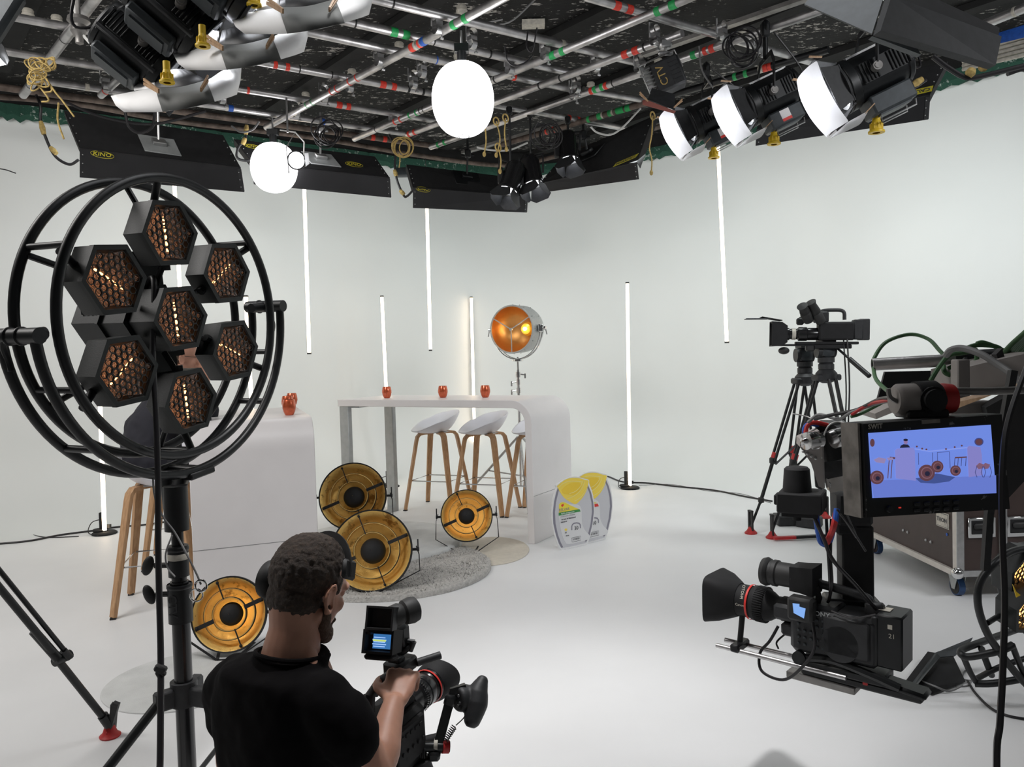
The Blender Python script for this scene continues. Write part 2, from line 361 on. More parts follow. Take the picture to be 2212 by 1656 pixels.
# clamps on the crossings
def clamp_mb():
    m = MB(); m.lathe([(.034, -.02), (.034, .02)], (0, 0, 0), (1, 0, 0), 12); m.lathe([(.034, -.02), (.034, .02)], (0, 0, .07), (0, 1, 0), 12)
    m.box((0, 0, .035), (.05, .05, .03)); m.cyl((.03, 0, -.055), (.03, 0, .02), .006, n=8); m.cyl((.018, 0, -.05), (.042, 0, -.05), .008, n=6); m.cyl((-.03, .02, .02), (-.03, .02, .12), .006, n=8)
    return m
c0 = None
for i, (px, py) in enumerate([(640, 245), (819, 133), (945, 63), (1101, 150), (1178, 120), (893, 182), (700, 212), (850, 265), (912, 158), (1287, 145), (1415, 88), (1245, 192), (1380, 148), (1010, 228), (1240, 207), (76, 150), (228, 185), (1560, 80), (1640, 104), (1020, 95), (755, 190), (480, 215)]):
    c = mk('pipe_clamp', clamp_mb(), 'steel', local=True) if c0 is None else c0.copy()
    if c0 is None: c0 = c
    else: COL.objects.link(c)
    c.location = Z(px, py, ZA+.005); c.rotation_euler = (0, 0, radians(39)); tag(c, 'steel scaffold clamp gripping two crossing ceiling pipes', 'clamp', 'scaffold clamps of the ceiling grid')
# white lamp sockets screwed to the joists
s0 = None
def sock_mb(): return MB().lathe([(.0, .0), (.030, 0), (.036, -.01), (.034, -.03), (.040, -.035), (.036, -.075), (.028, -.078), (.02, -.06)], n=16)
for px, py in [(60, 20), (122, 34), (760, 150), (660, 200), (862, 92), (997, 12), (1276, 178), (1422, 128), (1602, 62), (990, 110)]:
    s = mk('lamp_socket', sock_mb(), 'tapew', local=True) if s0 is None else s0.copy()
    if s0 is None: s0 = s
    else: COL.objects.link(s)
    s.location = Z(px, py, 3.74); tag(s, 'empty white ceiling lamp socket between the grid pipes', 'socket', 'white lamp sockets on the ceiling'); 
    s.location.z = 3.90 if False else 3.84; s.location = Z(px, py, 3.80)
# pale blank plates of the ceiling
b = MB(); p = Z(1152, 52, 3.86); b.box(p, (.17, .09, .04)); tag(mk('junction_box', b, 'tapew'), 'cream junction box on the black ceiling right of the top centre pipe', 'junction box')
# ------------------------------------------------------------------ paper globes
K['globe'] = mat('lit_paper_globe', (.9, .9, .9), .8, emit=(1, .985, 1.0), es=6)
def globe(px, py, d, r, hz, label, top):
    c = D(px, py, d); t = T('paper_globe_lamp', label, 'lamp', c, 'round paper globe lamps')
    m = MB(); N = 14
    prof = [(r*.16, -hz)]+[(r*(cos(a)**.8)*(1+.006*(k % 2)), hz*sin(a)) for k, a in enumerate([-pi/2*.86+pi*.86*i/24 for i in range(25)])]+[(r*.16, hz)]
    m.lathe(prof, c, (0, 0, 1), 40); mk('globe_shade', m, 'globe', t)
    m = MB().torus(c-V((0, 0, hz)), r*.17, .004, (1, 0, 0), (0, 1, 0), 24, 6); m.cyl(c-V((r*.16, 0, hz)), c+V((r*.16, 0, -hz)), .003, n=6); mk('bottom_ring', m, 'whitep', t)
    m = MB().cyl(c+V((0, 0, hz)), c+V((0, 0, hz+.07)), .03, n=14); m.box(c+V((0, 0, hz+.09)), (.09, .05, .05)); mk('lamp_holder', m, 'black', t)
    m = MB().cyl(c+V((0, 0, hz+.1)), V((c.x, c.y, top)), .008, n=8); mk('hanging_rod', m, 'steel', t); return t
globe(1000, 215, 5.0, .198, .232, 'large glowing paper globe hanging in the middle of the pipe grid', 3.46)
globe(592, 362, 6.6, .192, .205, 'smaller looking glowing globe hanging in front of the left wall bank', 3.44)

# ------------------------------------------------------------------ LED tubes
def tube_stand(px, py, toppx, toppy, label, h=None):
    b = Z(px, py); n = V((b.x, b.y, 0)).normalized()
    d = (b-CP).dot(_f); top = D(toppx, toppy, d); t = T('led_tube_lamp', label, 'lamp', b, 'lit tubes on floor stands')
    m = MB().lathe([(0, .0), (.095, 0), (.098, .012), (.085, .022), (.0, .024)], b, (0, 0, 1), 28)
    m.lathe([(.05, .022), (.06, .03), (.05, .04), (0, .04)], b+V((-.05, .02, 0)), (0, 0, 1), 16)
    mk('base', m, 'blackm', t)
    ax = (top-b).normalized(); s = b+ax*.03
    m = MB(); m.box(b+V((-.035, .03, .10)), (.035, .03, .15), bev=.004); m.box(b+V((0, .03, .06)), (.08, .015, .03)); mk('clamp', m, 'black', t)
    m = MB().cyl(s, top, .0165, n=14); mk('light_tube', m, 'tube', t)
    x = n.cross(V((0, 0, 1)))
    m = MB(); m.tube([s-x*.0-n*-.014, top+n*.014], .016, 8); m.box(top+V((0, 0, .006)), (.034, .034, .014)); m.box(s-V((0, 0, .006)), (.034, .034, .012)); mk('housing', m, 'rubber', t)
    m = MB().tube(curve_pts([b+V((-.03, .03, .12)), b+V((-.10, .0, .10)), b+V((-.12, -.03, .03)), b+V((-.06, -.07, .008)), b+V((.0, -.10, .006))], 5), .004, 6); mk('power_cord', m, 'cable', t)
tube_stand(226, 1153, 208, 640, 'lit white tube on floor stand nearest the left edge of the photo')
tube_stand(557, 1128, 531, 641, 'lit white tube on stand seen behind the right rim of the round hexagon lamp')
tube_stand(844, 1052, 825, 641, 'lit white tube on stand rising behind the left end of the far table')
tube_stand(1027, 1016, 1018, 643, 'lit white tube on stand behind the bar stools of the far table')
tube_stand(1361, 1055, 1355, 612, 'lit white tube on floor stand alone in front of the right wall')
def tube_hang(px0, py0, px1, py1, d, label):
    a = D(px0, py0, d); b = D(px1, py1, d); ax = (b-a).normalized(); n = V((a.x, a.y, 0)).normalized()
    t = T('hanging_led_tube', label, 'lamp', a, 'lit tubes hanging from the grid')
    mk('light_tube', MB().cyl(a, b, .0165, n=14), 'tube', t)
    m = MB().tube([a+n*.014, b+n*.014], .016, 8); m.box(b, (.034, .034, .016)); m.box(a, (.034, .034, .016)); m.cyl(a, V((a.x, a.y, 3.5)), .003, n=6); mk('housing', m, 'rubber', t)
tube_hang(373, 330, 390, 650, 7.2, 'lit tube hanging behind the top of the round hexagon lamp')
tube_hang(655, 330, 668, 763, 7.5, 'lit tube hanging below the small globe, left of the others')
tube_hang(921, 400, 930, 756, 8.3, 'lit tube hanging over the middle of the far table')
tube_hang(1550, 290, 1570, 739, 7.3, 'lit tube hanging slightly tilted on the right wall side')

# ------------------------------------------------------------------ tables
def waterfall_table(A, ux, uy, L, Wd, h, label, legs=True):
    A = V(A); ux = V(ux).normalized(); uy = V(uy).normalized(); t = T('bar_table', label, 'table', A, 'white waterfall bar tables'); th = .058; R = .17
    out = [(0, 0), (0, .36)]+[(0, .37)]+[(0, h-R)]+[(R-R*cos(a), h-R+R*sin(a)) for a in [pi/2*i/12 for i in range(1, 13)]]+[(L, h)]
    inn = [(L, h-th)]+[(R-(R-th)*cos(a), h-R+(R-th)*sin(a)) for a in [pi/2*i/12 for i in range(12, 0, -1)]]+[(th, h-R), (th, 0)]
    poly = [A+ux*x+V((0, 0, z)) for x, z in out+inn]; m = MB(); m.prism(poly, uy*Wd); o = mk('tabletop', m, 'white', t); modf(o, 'BEVEL', width=.004, segments=2, limit_method='ANGLE')
    m = MB(); m.box(A+ux*(-.0004)+uy*Wd/2+V((0, 0, .352)), (.0012, Wd*.998, .0025), Matrix((ux, uy, V((0, 0, 1)))).transposed()); mk('panel_seam', m, 'cabley', t)
    RR = Matrix((ux, uy, V((0, 0, 1)))).transposed()
    for wv in (.03, Wd-.03):
        m = MB(); m.box(A+ux*(L-.06)+uy*wv+V((0, 0, (h-th)/2)), (.095, .05, h-th), RR, .004); mk('leg', m, 'stealt', t)
    m = MB(); m.box(A+ux*(L-.06)+uy*(Wd/2)+V((0, 0, .02)), (.095, Wd-.08, .04), RR, .004); mk('floor_bar', m, 'stealt', t)
    m = MB(); m.box(A+ux*(L-.06)+uy*(Wd/2)+V((0, 0, h-th-.008)), (.22, Wd-.16, .015), RR); mk('fixing_plate', m, 'stealt', t)
    return t
TH = 1.055
A1 = V((.135, 5.68, 0)); u1 = V((-.868, .497, 0)).normalized(); v1 = V((.497, .868, 0)).normalized()
waterfall_table(A1, u1, v1, 1.86, .65, TH, 'long white bar table with three copper cups and stools beneath it')
A2 = V((-1.79, 4.29, 0)); v2 = V((.93, .37, 0)).normalized(); u2 = V((-.34, .94, 0)).normalized()
waterfall_table(A2, u2, v2, 1.25, .68, TH, 'white bar table at left whose broad end panel faces the photographer')
# copper cups
def cup_at(px, py, A, dr, v, wv, label, grp):
    P = PXS(A+V((0, 0, TH))+v*wv, dr, px); c = T('copper_tumbler', label, 'cup', P, grp)
    prof = [(0, 0), (.022, 0), (.026, .003), (.034, .02), (.0405, .045), (.0405, .06), (.036, .085), (.032, .097), (.0305, .097), (.034, .085), (.038, .06), (.037, .04), (.0, .012)]
    mk('tumbler', MB().lathe(prof, n=28), 'copper', c, local=True)
g1 = 'copper cups on the far table'
cup_at(836, 845, A1, u1, v1, .22, 'copper cup on the far table, in front of a lit tube', g1)
cup_at(957, 843, A1, u1, v1, .30, 'copper cup in the middle of the far table', g1)
cup_at(1048, 842, A1, u1, v1, .34, 'copper cup on the far table closest to the rounded corner', g1)
def cup_on2(u, v, label):
    P = A2+V((0, 0, TH))+u2*u+v2*v; c = T('copper_tumbler', label, 'cup', P, 'copper cups on the left table')
    prof = [(0, 0), (.022, 0), (.026, .003), (.034, .02), (.0405, .045), (.0405, .06), (.036, .085), (.032, .097), (.0305, .097), (.034, .085), (.038, .06), (.037, .04), (.0, .012)]
    mk('tumbler', MB().lathe(prof, n=28), 'copper', c, local=True)
def invtab(px, py):
    P = Z(px, py, TH)-A2; return P.dot(u2), P.dot(v2)
cup_on2(*invtab(622, 897), 'copper cup nearest the photographer on the left table')
cup_on2(*invtab(613, 886), 'copper cup in the middle of the row of three on the left table')
cup_on2(*invtab(619, 878), 'farthest copper cup on the left table, half hidden by the others')

# ------------------------------------------------------------------ bar stools
def make_stool():
    t = T('bar_stool', 'x', 'stool', (0, 0, 0))
    m = MB(); N = 40; rows = []
    # shell: low front lip (-y), raised back (+y)
    for k in range(9):
        s = k/8; row = []
        for i in range(N):
            a = 2*pi*i/N; back = max(0, sin(a)); side = abs(cos(a))
            rx = .225*s; ry = (.205+.035*max(0, -sin(a)))*s
            z = .705+ (s**3)*(.022+.155*(max(0, sin(a))**1.1)+.075*side**3)+.02*s*s
            if sin(a) < 0: z -= .02*s**2*abs(sin(a))
            qx, qy = rx*cos(a)*(1+.03*back), ry*sin(a); row.append(V(((qx+qy)*.7071, (qy-qx)*.7071, z)))
        rows.append(row)
    m.rings(rows, True, False); m2 = MB(); m2.v = m.v; m2.f = m.f; m2.mi = m.mi
    o = mk('seat', m2, 'whitep', t, local=True, angle=80); modf(o, 'SOLIDIFY', thickness=.012, offset=-1); modf(o, 'SUBSURF', levels=1, render_levels=1)
    for ang in (1, -1):
        pass
    for sx, sy in ((-1, -1), (1, -1), (1, 1), (-1, 1)):
        top = V((sx*.10, sy*.10, .69)); pts = [V((sx*.03, sy*.03, .697)), V((sx*.085, sy*.085, .697)), V((sx*.118, sy*.118, .69)), V((sx*.135, sy*.133, .665)), V((sx*.142, sy*.139, .63)), V((sx*.232, sy*.222, .01))]
        d = V((sx, sy, 0)).normalized(); side = V((-sy*1.0, sx*1.0, 0)).normalized(); rows = []
        for k, p in enumerate(pts):
            a = pts[max(k-1, 0)]; b = pts[min(k+1, 5)]; tg = (b-a).normalized(); nn = side.cross(tg); wd = [.022, .024, .026, .026, .026, .019][k]; th = .0125
            rows.append([p+side*wd+nn*th, p-side*wd+nn*th, p-side*wd-nn*th, p+side*wd-nn*th])
        mm = MB().rings(rows); o = mk('leg', mm, 'oak', t, local=True); modf(o, 'BEVEL', width=.003, segments=2)
        mk('foot_pad', MB().box((sx*.2325, sy*.2225, .005), (.03, .03, .01)), 'rubber', t, local=True)
    m = MB(); q = [V((sx*.19, sy*.185, .27)) for sx, sy in ((-1, -1), (1, -1), (1, 1), (-1, 1))]
    m.tube(q, .0055, 8, True); mk('footrest', m, 'chrome', t, local=True)
    m = MB(); m.box((0, 0, .702), (.2, .2, .008)); mk('mounting_plate', m, 'steel', t, local=True)
    return t
st = make_stool()
sg = 'white bar stools with oak legs'
spots = [((-.706, 7.21), -21, 'white bar stool with oak legs, leftmost under the far table'),
         ((-.254, 6.96), -21, 'white bar stool with oak legs, middle one under the far table'),
         ((.22, 6.78), -21, 'white bar stool half hidden by the rounded end of the far table'),
         ((-2.067, 4.526), 105, 'white bar stool with oak legs that carries the seated person'),
         ((-2.36, 5.51), 105, 'white bar stool just behind the seated person, only its legs visible')]
for i, ((x, y), rz, lab) in enumerate(spots):
    o = st if i == 0 else copy_tree(st); o.location = (x, y, 0); o.rotation_euler = (0, 0, radians(rz)); tag(o, lab, 'stool', sg)

# ------------------------------------------------------------------ rugs
K['shag'] = mat('grey_shaggy_wool', (.52, .505, .48), .95, 0, .22, 60, .8, 120)
K['cream'] = mat('cream_carpet', (.66, .61, .52), .9, 0, .05, 30, .3, 200)
K['whiter'] = mat('pale_rug', (.66, .67, .66), .9, 0, .08, 9, .3, 200)
def rug(name, label, c, rx, ry, rot, m, th=.012, cat='rug', bump=0):
    mb = MB(); rows = []; N = 96; ca, sa = cos(radians(rot)), sin(radians(rot))
    def pt(s, a, z): x = rx*s*cos(a); y = ry*s*sin(a); return V((c[0]+x*ca-y*sa, c[1]+x*sa+y*ca, z))
    levels = [(.0, .001)] if False else []
    outer = [(1.0, .001), (1.0, th*.7), (.985, th)]+[(s, th) for s in (.9, .75, .6, .45, .3, .15, .02)]
    for s, z in outer:
        rows.append([pt(s*(1+random.uniform(-1, 1)*bump*.25), 2*pi*i/N, z+(random.uniform(0, 1)*bump if z > .002 else 0)) for i in range(N)])
    mb.rings(rows, False, True); o = mk(name, mb, m, angle=180, base=(c[0], c[1], 0)); tag(o, label, cat); return o
cg = V((-.83, 5.07, 0)); rg = rug('shaggy_rug', 'round grey shaggy rug under the two large gold lamps', (cg.x, cg.y), .66, .66, 0, 'shag', .03, bump=.012)
# wool tufts
tf = MB(); random.seed(3)
for i in range(5200):
    a = random.uniform(0, 2*pi); s = sqrt(random.random())*1.0; p = V((cg.x+.66*s*cos(a), cg.y+.66*s*sin(a), .03)); q = p+V((random.uniform(-.02, .02), random.uniform(-.02, .02), random.uniform(.008, .022)-(.02 if s > .97 else 0)))
    w_ = .005; e = V((random.uniform(-1, 1), random.uniform(-1, 1), 0)).normalized()*w_
    tf.add([p-e, p+e, q], [(0, 1, 2)])
o = mk('wool_pile', tf, 'shag', rg, flat=True); tag(o, kind='stuff')
rug('round_mat', 'thin pale round mat lying over the grey shaggy rug between the tables', (-1.06, 5.72), .66, .66, 0, 'whiter', .058)
c = V((-.20, 5.53, 0)); rug('round_mat', 'thin round cream mat in front of the small gold lamp', (c.x, c.y), .29, .41, 0, 'cream', .006)
c = Z(400, 1468); rug('round_mat', 'thin round pale mat at lower left under the gold lamp behind the pole', (c.x, c.y), .33, .33, 0, 'whiter', .005)

# ------------------------------------------------------------------ gold lamps
K['gold'] = flecked('gold_leaf', (.96, .64, .20), (.42, .21, .05), 16, .555, rough=.42, metal=.72, soft=.10, bump=.7)
K['goldband'] = mat('brushed_gold', (.92, .62, .22), .42, .75, .15, 30)
K['filament'] = mat('warm_bulb', (1, .8, .4), .2, emit=(1, .72, .28), es=14)
def gold_lamp(px, py, d, rad, nx, nz, label, ground, roll=0):
    c = D(px, py, d); t = T('gold_dish_lamp', label, 'lamp', V((c.x, c.y, 0)), 'gold dish lamps on the floor')
    n = V((nx, -1, nz)).normalized(); x = V((0, 0, 1)).cross(n).normalized(); y = n.cross(x).normalized()
    x = -x
    c0 = c
    # bowl: opening faces along n
    prof = [(.05*rad, -.62*rad), (.35*rad, -.57*rad), (.65*rad, -.42*rad), (.86*rad, -.20*rad), (.97*rad, -.02*rad), (1.0*rad, 0)]
    m = MB(); m.lathe(prof, c, n, 56, True); o = mk('reflector', m, 'gold', t)
    m = MB(); m.lathe([(q*1.02+.004, h-.008) for q, h in prof]+[(1.035*rad, .004), (1.03*rad, .012), (.995*rad, .008)], c, n, 56, True); mk('outer_shell', m, 'blackm', t)
    for q, hh, wd in ((.70, -.03, .11), (.46, .0, .13)):
        m = MB(); R2 = q*rad
        m.lathe([(R2, hh*rad), (R2*.985, (hh-wd)*rad), (R2*.985-.003, (hh-wd)*rad), (R2-.004, hh*rad), (R2, hh*rad)], c, n, 56); o = mk('ring_louvre', m, 'goldband', t)
        m = MB(); m.lathe([(R2, hh*rad+.0006), (R2+.0006, (hh-wd)*rad), (R2+.0022, (hh-wd)*rad), (R2+.0022, hh*rad), (R2, hh*rad+.0006)], c, n, 56); mk('louvre_edge', m, 'blackm', t)
    for k in range(4):
        a = radians(-22+90*k+roll); e = x*cos(a)+y*sin(a); m = MB(); m.strip([c+e*(.44*rad), c+e*(.97*rad)], .02 if k % 2 == 0 else .006, .004, n)
        m.sph(c+e*(.93*rad)+n*.004, .008, 8, 6); mk('spoke', m, 'blackm', t)
    cb = c-n*(.16*rad)
    m = MB(); m.lathe([(.001, .32*rad)]+[(.325*rad*sin(a), .32*rad*cos(a)) for a in [pi/2*i/9 for i in range(1, 10)]]+[(.31*rad, -.06*rad), (.24*rad, -.06*rad)], cb-n*.02, n, 32); mk('bulb_cap', m, 'blackm', t)
    m = MB().sph(cb-n*(.16*rad), .10*rad, 16, 10); m.cyl(cb-n*(.2*rad), c-n*(.6*rad), .05*rad, n=14); mk('bulb', m, 'goldband', t)
    for k in (0, 2):
        a = radians(-22+90*k+roll+90); e = x*cos(a)+y*sin(a)
    # stand: bent flat bar from pivots at the sides down to a floor frame
    hx = x if x.x > 0 else -x; hx = V((hx.x, hx.y, 0)).normalized(); bk = V((n.x, n.y, 0)).normalized()
    pc = c-n*(.12*rad); W_ = 1.07*rad; zg = ground
    for s in (-1, 1):
        p0 = pc+hx*(s*W_*.98); p1 = pc+hx*(s*(W_+.012)); zz = p1.z
        low = V((p1.x, p1.y, zg+.10))+bk*(.03)
        pts = [p1+V((0, 0, .02)), p1-V((0, 0, .03))+hx*(s*.015), low+hx*(s*.02), V((low.x, low.y, zg+.004))+bk*(.07)-hx*(s*.18*rad/.2)]
        mk('bracket_arm', MB().strip(pts, .004, .017, bk), 'blackm', t)
        m = MB().cyl(p0-hx*(s*.02), p1+hx*(s*.008), .008, n=10); m.cyl(p1+hx*(s*.01)-V((0, 0, 0)), p1+hx*(s*.01)+V((0, 0, .06))-bk*.0, .004, n=8); m.cyl(p1+hx*(s*.004), p1+hx*(s*.016), .012, n=10); mk('clamp_knob', m, 'blackm', t)
        if s == -1: L0 = pts[-1]
        else: R0 = pts[-1]
    mk('floor_bar', MB().strip([L0, R0], .02, .004), 'blackm', t)
    back = V((c.x, c.y, zg+.004))-bk*(.30*rad/.2*.5)
    mk('floor_brace', MB().strip([L0, back-hx*.08, back+hx*.08, R0], .016, .004), 'blackm', t)
    l = bpy.data.lights.new('bulb_glow', 'POINT'); l.energy = .6; l.color = (1, .65, .3); l.shadow_soft_size = .02
    lo = bpy.data.objects.new('bulb_glow', l); COL.objects.link(lo); lo.parent = t; lo.location = (c-n*(.34*rad))-t.location
gold_lamp(762, 1071, 5.45, .228, .02, .34, 'large gold dish lamp behind, at the corner of the left table', 0)
gold_lamp(803, 1188, 4.62, .232, .02, .34, 'large gold dish lamp at the front on the grey shaggy rug', .03)
gold_lamp(1008, 1113, 5.55, .178, .08, .30, 'small gold dish lamp standing alone in front of the stools', 0)
gold_lamp(495, 1326, 3.72, .170, .10, .30, 'gold dish lamp at lower left behind the black light stand', 0)

# ------------------------------------------------------------------ vintage floodlight on a stand
K['amber'] = mat('amber_lacquer', (.74, .38, .12), .36, .8, .08, 8, emit=(1, .35, .03), es=.0)
K['amber2'] = mat('yellow_glass', (.95, .60, .08), .2, .4, emit=(1, .55, .05), es=.08)
K['greyp'] = mat('grey_hammered_paint', (.46, .47, .46), .45, .3, .08, 60)
b = Z(1133, 1042); dd = 7.25; c = D(1106, 711, dd); t = T('studio_floodlight', 'grey drum floodlight with orange interior on a chrome stand behind the far table', 'lamp', V((c.x, c.y, 0)))
n = V((-.52, -1, -.03)).normalized(); x = n.cross(V((0, 0, 1))).normalized(); y = V((0, 0, 1)); R_f = .213
prof = [(.02, -.20), (.12, -.185), (.19, -.13), (.21, -.05), (R_f, .0)]
mk('reflector', MB().lathe(prof, c, n, 48, True), 'amber', t)
mk('drum', MB().lathe([(0, -.30), (.15, -.30), (.205, -.26), (.222, -.2), (.222, .012), (.214, .012), (.214, -.01)], c, n, 48), 'greyp', t)
m = MB(); m.torus(c+n*.01, .218, .008, x, y, 48, 8)
for k in range(12):
    a = 2*pi*k/12; e = x*cos(a)+y*sin(a); m.cyl(c+e*.215-n*.03, c+e*.232-n*.03, .004, n=6); m.cyl(c+e*.215-n*.17, c+e*.232-n*.17, .004, n=6)
mk('rim', m, 'greyp', t)
for k in range(3):
    a = radians(-90+120*k); e = x*cos(a)+y*sin(a); mk('guard_bar', MB().strip([c+n*.02+e*.01, c+n*.015+e*.213], .009, .004, n), 'greyp', t)
mk('guard_boss', MB().cyl(c+n*.012, c+n*.03, .014, n=16), 'greyp', t)
q = c-n*.10+x*(-.10); q = c-n*.105-x*.085
mk('lens', MB().lathe([(.0, .0), (.05, -.01), (.065, -.04)], q, n, 28), 'amber2', t)
mk('bulb', MB().sph(q+n*.01, .017, 14, 10), mat('hot_bulb', (1, .9, .6), .3, emit=(1, .8, .4), es=30), t)
l = bpy.data.lights.new('flood_bulb', 'POINT'); l.energy = .22; l.color = (1, .75, .45); l.shadow_soft_size = .02; lo = bpy.data.objects.new('flood_bulb', l); COL.objects.link(lo); lo.parent = t; lo.location = q+n*.06-t.location
# fork, swivel and stand
for off in (.0, .05):
    m = MB(); m.tube([c-n*(.08+off)+x*.25*sin(a)+y*.28*cos(a) for a in [pi/2+pi*i/24 for i in range(25)]], .006, 8); mk('fork', m, 'chrome', t)
for s in (-1, 1):
    m = MB(); m.box(c-n*.10+x*(s*.245), (.05, .07, .07), bev=.008); m.cyl(c-n*.10+x*(s*.25), c-n*.10+x*(s*.30), .018, n=12); m.cyl(c-n*.10+x*(s*.295), c-n*.10+x*(s*.31)-V((0, 0, .06)), .006, n=8); mk('pivot_knob', m, 'chrome', t)
p = c-n*.10-V((0, 0, .28)); p2 = V((p.x, p.y, .50))
m = MB(); m.cyl(p+V((0, 0, .02)), p-V((0, 0, .10)), .010, n=10); m.lathe([(.0, .01), (.05, .0), (.05, -.02), (0, -.03)], p, (0, 0, 1), 16); mk('spigot', m, 'chrome', t)
for z, r1 in ((.12, .024), (.19, .02), (.27, .022)):
    m = MB(); m.cyl(p-V((0, 0, z)), p-V((0, 0, z+.05)), r1, n=14); m.cyl(p-V((0, 0, z+.02)), p+V((.06*(-1 if z > .15 else 1), 0, -z-.03)), .007, n=8); m.box(p+V((.065*(-1 if z > .15 else 1), 0, -z-.04)), (.018, .012, .05), bev=.004); mk('collar', m, 'chrome', t)
mk('pole', MB().cyl(p-V((0, 0, .1)), p2-V((0, 0, .35)), .014, n=12), 'chrome', t)
for k in range(3):
    a = radians(35+120*k); e = V((cos(a), sin(a), 0)); ft = V((p.x, p.y, .015))+e*.62
    mk('leg', MB().cyl(V((p.x, p.y, .62))+e*.02, ft, .012, n=10), 'steel', t); mk('brace', MB().cyl(V((p.x, p.y, .25)), V((p.x, p.y, .62)).lerp(ft, .55), .007, n=8), 'steel', t); mk('rubber_foot', MB().sph(ft, .015, 10, 8), 'rubber', t)

# ------------------------------------------------------------------ display cut-outs
K['foam'] = mat('white_foam_board', (.80, .80, .80), .6)
K['printgrey'] = mat('printed_grey', (.60, .60, .63), .5); K['printlabel'] = mat('printed_pale_grey', (.74, .74, .75), .5); K['printdark'] = mat('printed_dark_grey', (.24, .23, .28), .5)
K['lemon'] = mat('printed_yellow', (.95, .72, .10), .5); K['lemonp'] = mat('printed_pale_yellow', (.90, .78, .30), .5); K['ink'] = mat('printed_ink', (.06, .06, .07), .5); K['pgreen'] = mat('printed_green', (.05, .28, .07), .5); K['pred'] = mat('printed_red', (.75, .04, .03), .5); K['inkl'] = mat('printed_grey_ink', (.3, .3, .32), .5); K['amberp'] = mat('printed_orange', (.95, .5, .05), .5); K['lemony'] = mat('printed_label_yellow', (.88, .72, .06), .5)
def sgn(label, b0, b1, ox, oy, full, band):
    """b0,b1: bottom corners. Everything printed is laid on the board face."""
    p0 = Z(*b0); p1 = Z(*b1); xd = (p1-p0); xd.z = 0; xd.normalize(); nn = xd.cross(V((0, 0, 1)))
    if nn.y > 0: nn = -nn
    t = T('display_cutout', label, 'sign', (p0+p1)/2, 'foam board display cut-outs')
    def q(zx, zy, lift=0.0):                               # zx,zy: position on the enlarged study of the front board
        px = 1180+zx/8.28+ox; py = 1000+zy/8.28+oy; return PL(px, py, p0, nn)+nn*lift
    outl = [(190, 400), (240, 350), (330, 290), (450, 245), (570, 245), (660, 270), (745, 290), (768, 320), (770, 370), (820, 500), (855, 680), (865, 860), (840, 1080), (790, 1290), (745, 1420), (700, 1470), (350, 1550), (280, 1555), (215, 1480), (160, 1300), (110, 1080), (100, 880), (120, 680), (160, 520), (185, 440), (165, 400)]
    def poly(name, pts, m, lift, sm=4, par=t):
        P = curve_pts([q(a, b) for a, b in pts]+[q(*pts[0])], sm)[:-1]; mb = MB(); mb.prism([p+nn*lift for p in P], nn*.0006); return mk(name, mb, m, par, flat=True)
    P = curve_pts([q(a, b) for a, b in outl]+[q(*outl[0])], 3)[:-1]; mb = MB(); mb.prism(P, -nn*.012); board = mk('board', mb, 'foam', t, flat=True)
    body = [(205, 440), (300, 330), (500, 300), (700, 310), (745, 390), (800, 520), (840, 700), (850, 860), (825, 1080), (775, 1290), (720, 1400), (690, 1430), (330, 1510), (270, 1515), (225, 1440), (170, 1280), (125, 1080), (118, 880), (138, 690), (175, 530)]
    poly('printed_body', body, 'printgrey', .0002)
    edge = [(205, 440), (175, 530), (138, 690), (118, 880), (125, 1080), (170, 1280), (225, 1440), (270, 1515), (300, 1500), (255, 1410), (205, 1270), (165, 1080), (155, 880), (172, 700), (205, 560), (228, 470)]
    def poly2(name, pts, m, lift): mb = MB(); mb.prism([q(a, b, lift) for a, b in pts], nn*.0006); return mk(name, mb, m, t, flat=True)
    E1 = MB(); left = edge[:8]; right = edge[8:][::-1]; vs = []; 
    for a, b in zip(left, right): vs += [q(*a, .0010), q(*b, .0010)]
    E1.add(vs, [(2*i, 2*i+1, 2*i+3, 2*i+2) for i in range(7)]); l2 = [(745, 390), (800, 520), (840, 700), (850, 860), (825, 1080), (775, 1290), (720, 1400)]; vs = []
    for a, b in l2: vs += [q(a, b, .0010), q(a-34, b, .0010)]
    E1.add(vs, [(2*i, 2*i+1, 2*i+3, 2*i+2) for i in range(6)]); mk('printed_edge', E1, 'printdark', t, flat=True)
    poly('printed_cap', [(190, 410), (260, 350), (360, 285), (480, 262), (600, 270), (690, 300), (752, 312), (745, 380), (720, 480), (670, 580), (600, 670), (520, 732), (420, 690), (320, 620), (250, 530), (215, 460)], 'lemon', .0014, 3)
    poly('printed_dome', [(270, 480), (350, 400), (470, 350), (590, 355), (625, 410), (590, 490), (500, 560), (400, 560), (300, 540)], mat('printed_gold', (.90, .62, .05), .5) if 'printed_gold' not in bpy.data.materials else bpy.data.materials['printed_gold'], .0022, 4)
    for s in ([(210, 440), (300, 360), (440, 320), (600, 330), (640, 340)], [(370, 635), (500, 580), (600, 490), (660, 380), (670, 310)], [(410, 545), (520, 500), (600, 420), (640, 320)], [(500, 680), (610, 610), (690, 500), (720, 400)]):
        mb = MB(); P = curve_pts([q(a, b, .0034) for a, b in s], 4); mb.strip(P, .0045, .0005, nn); mk('printed_stripe', mb, 'lemonp', t, flat=True)
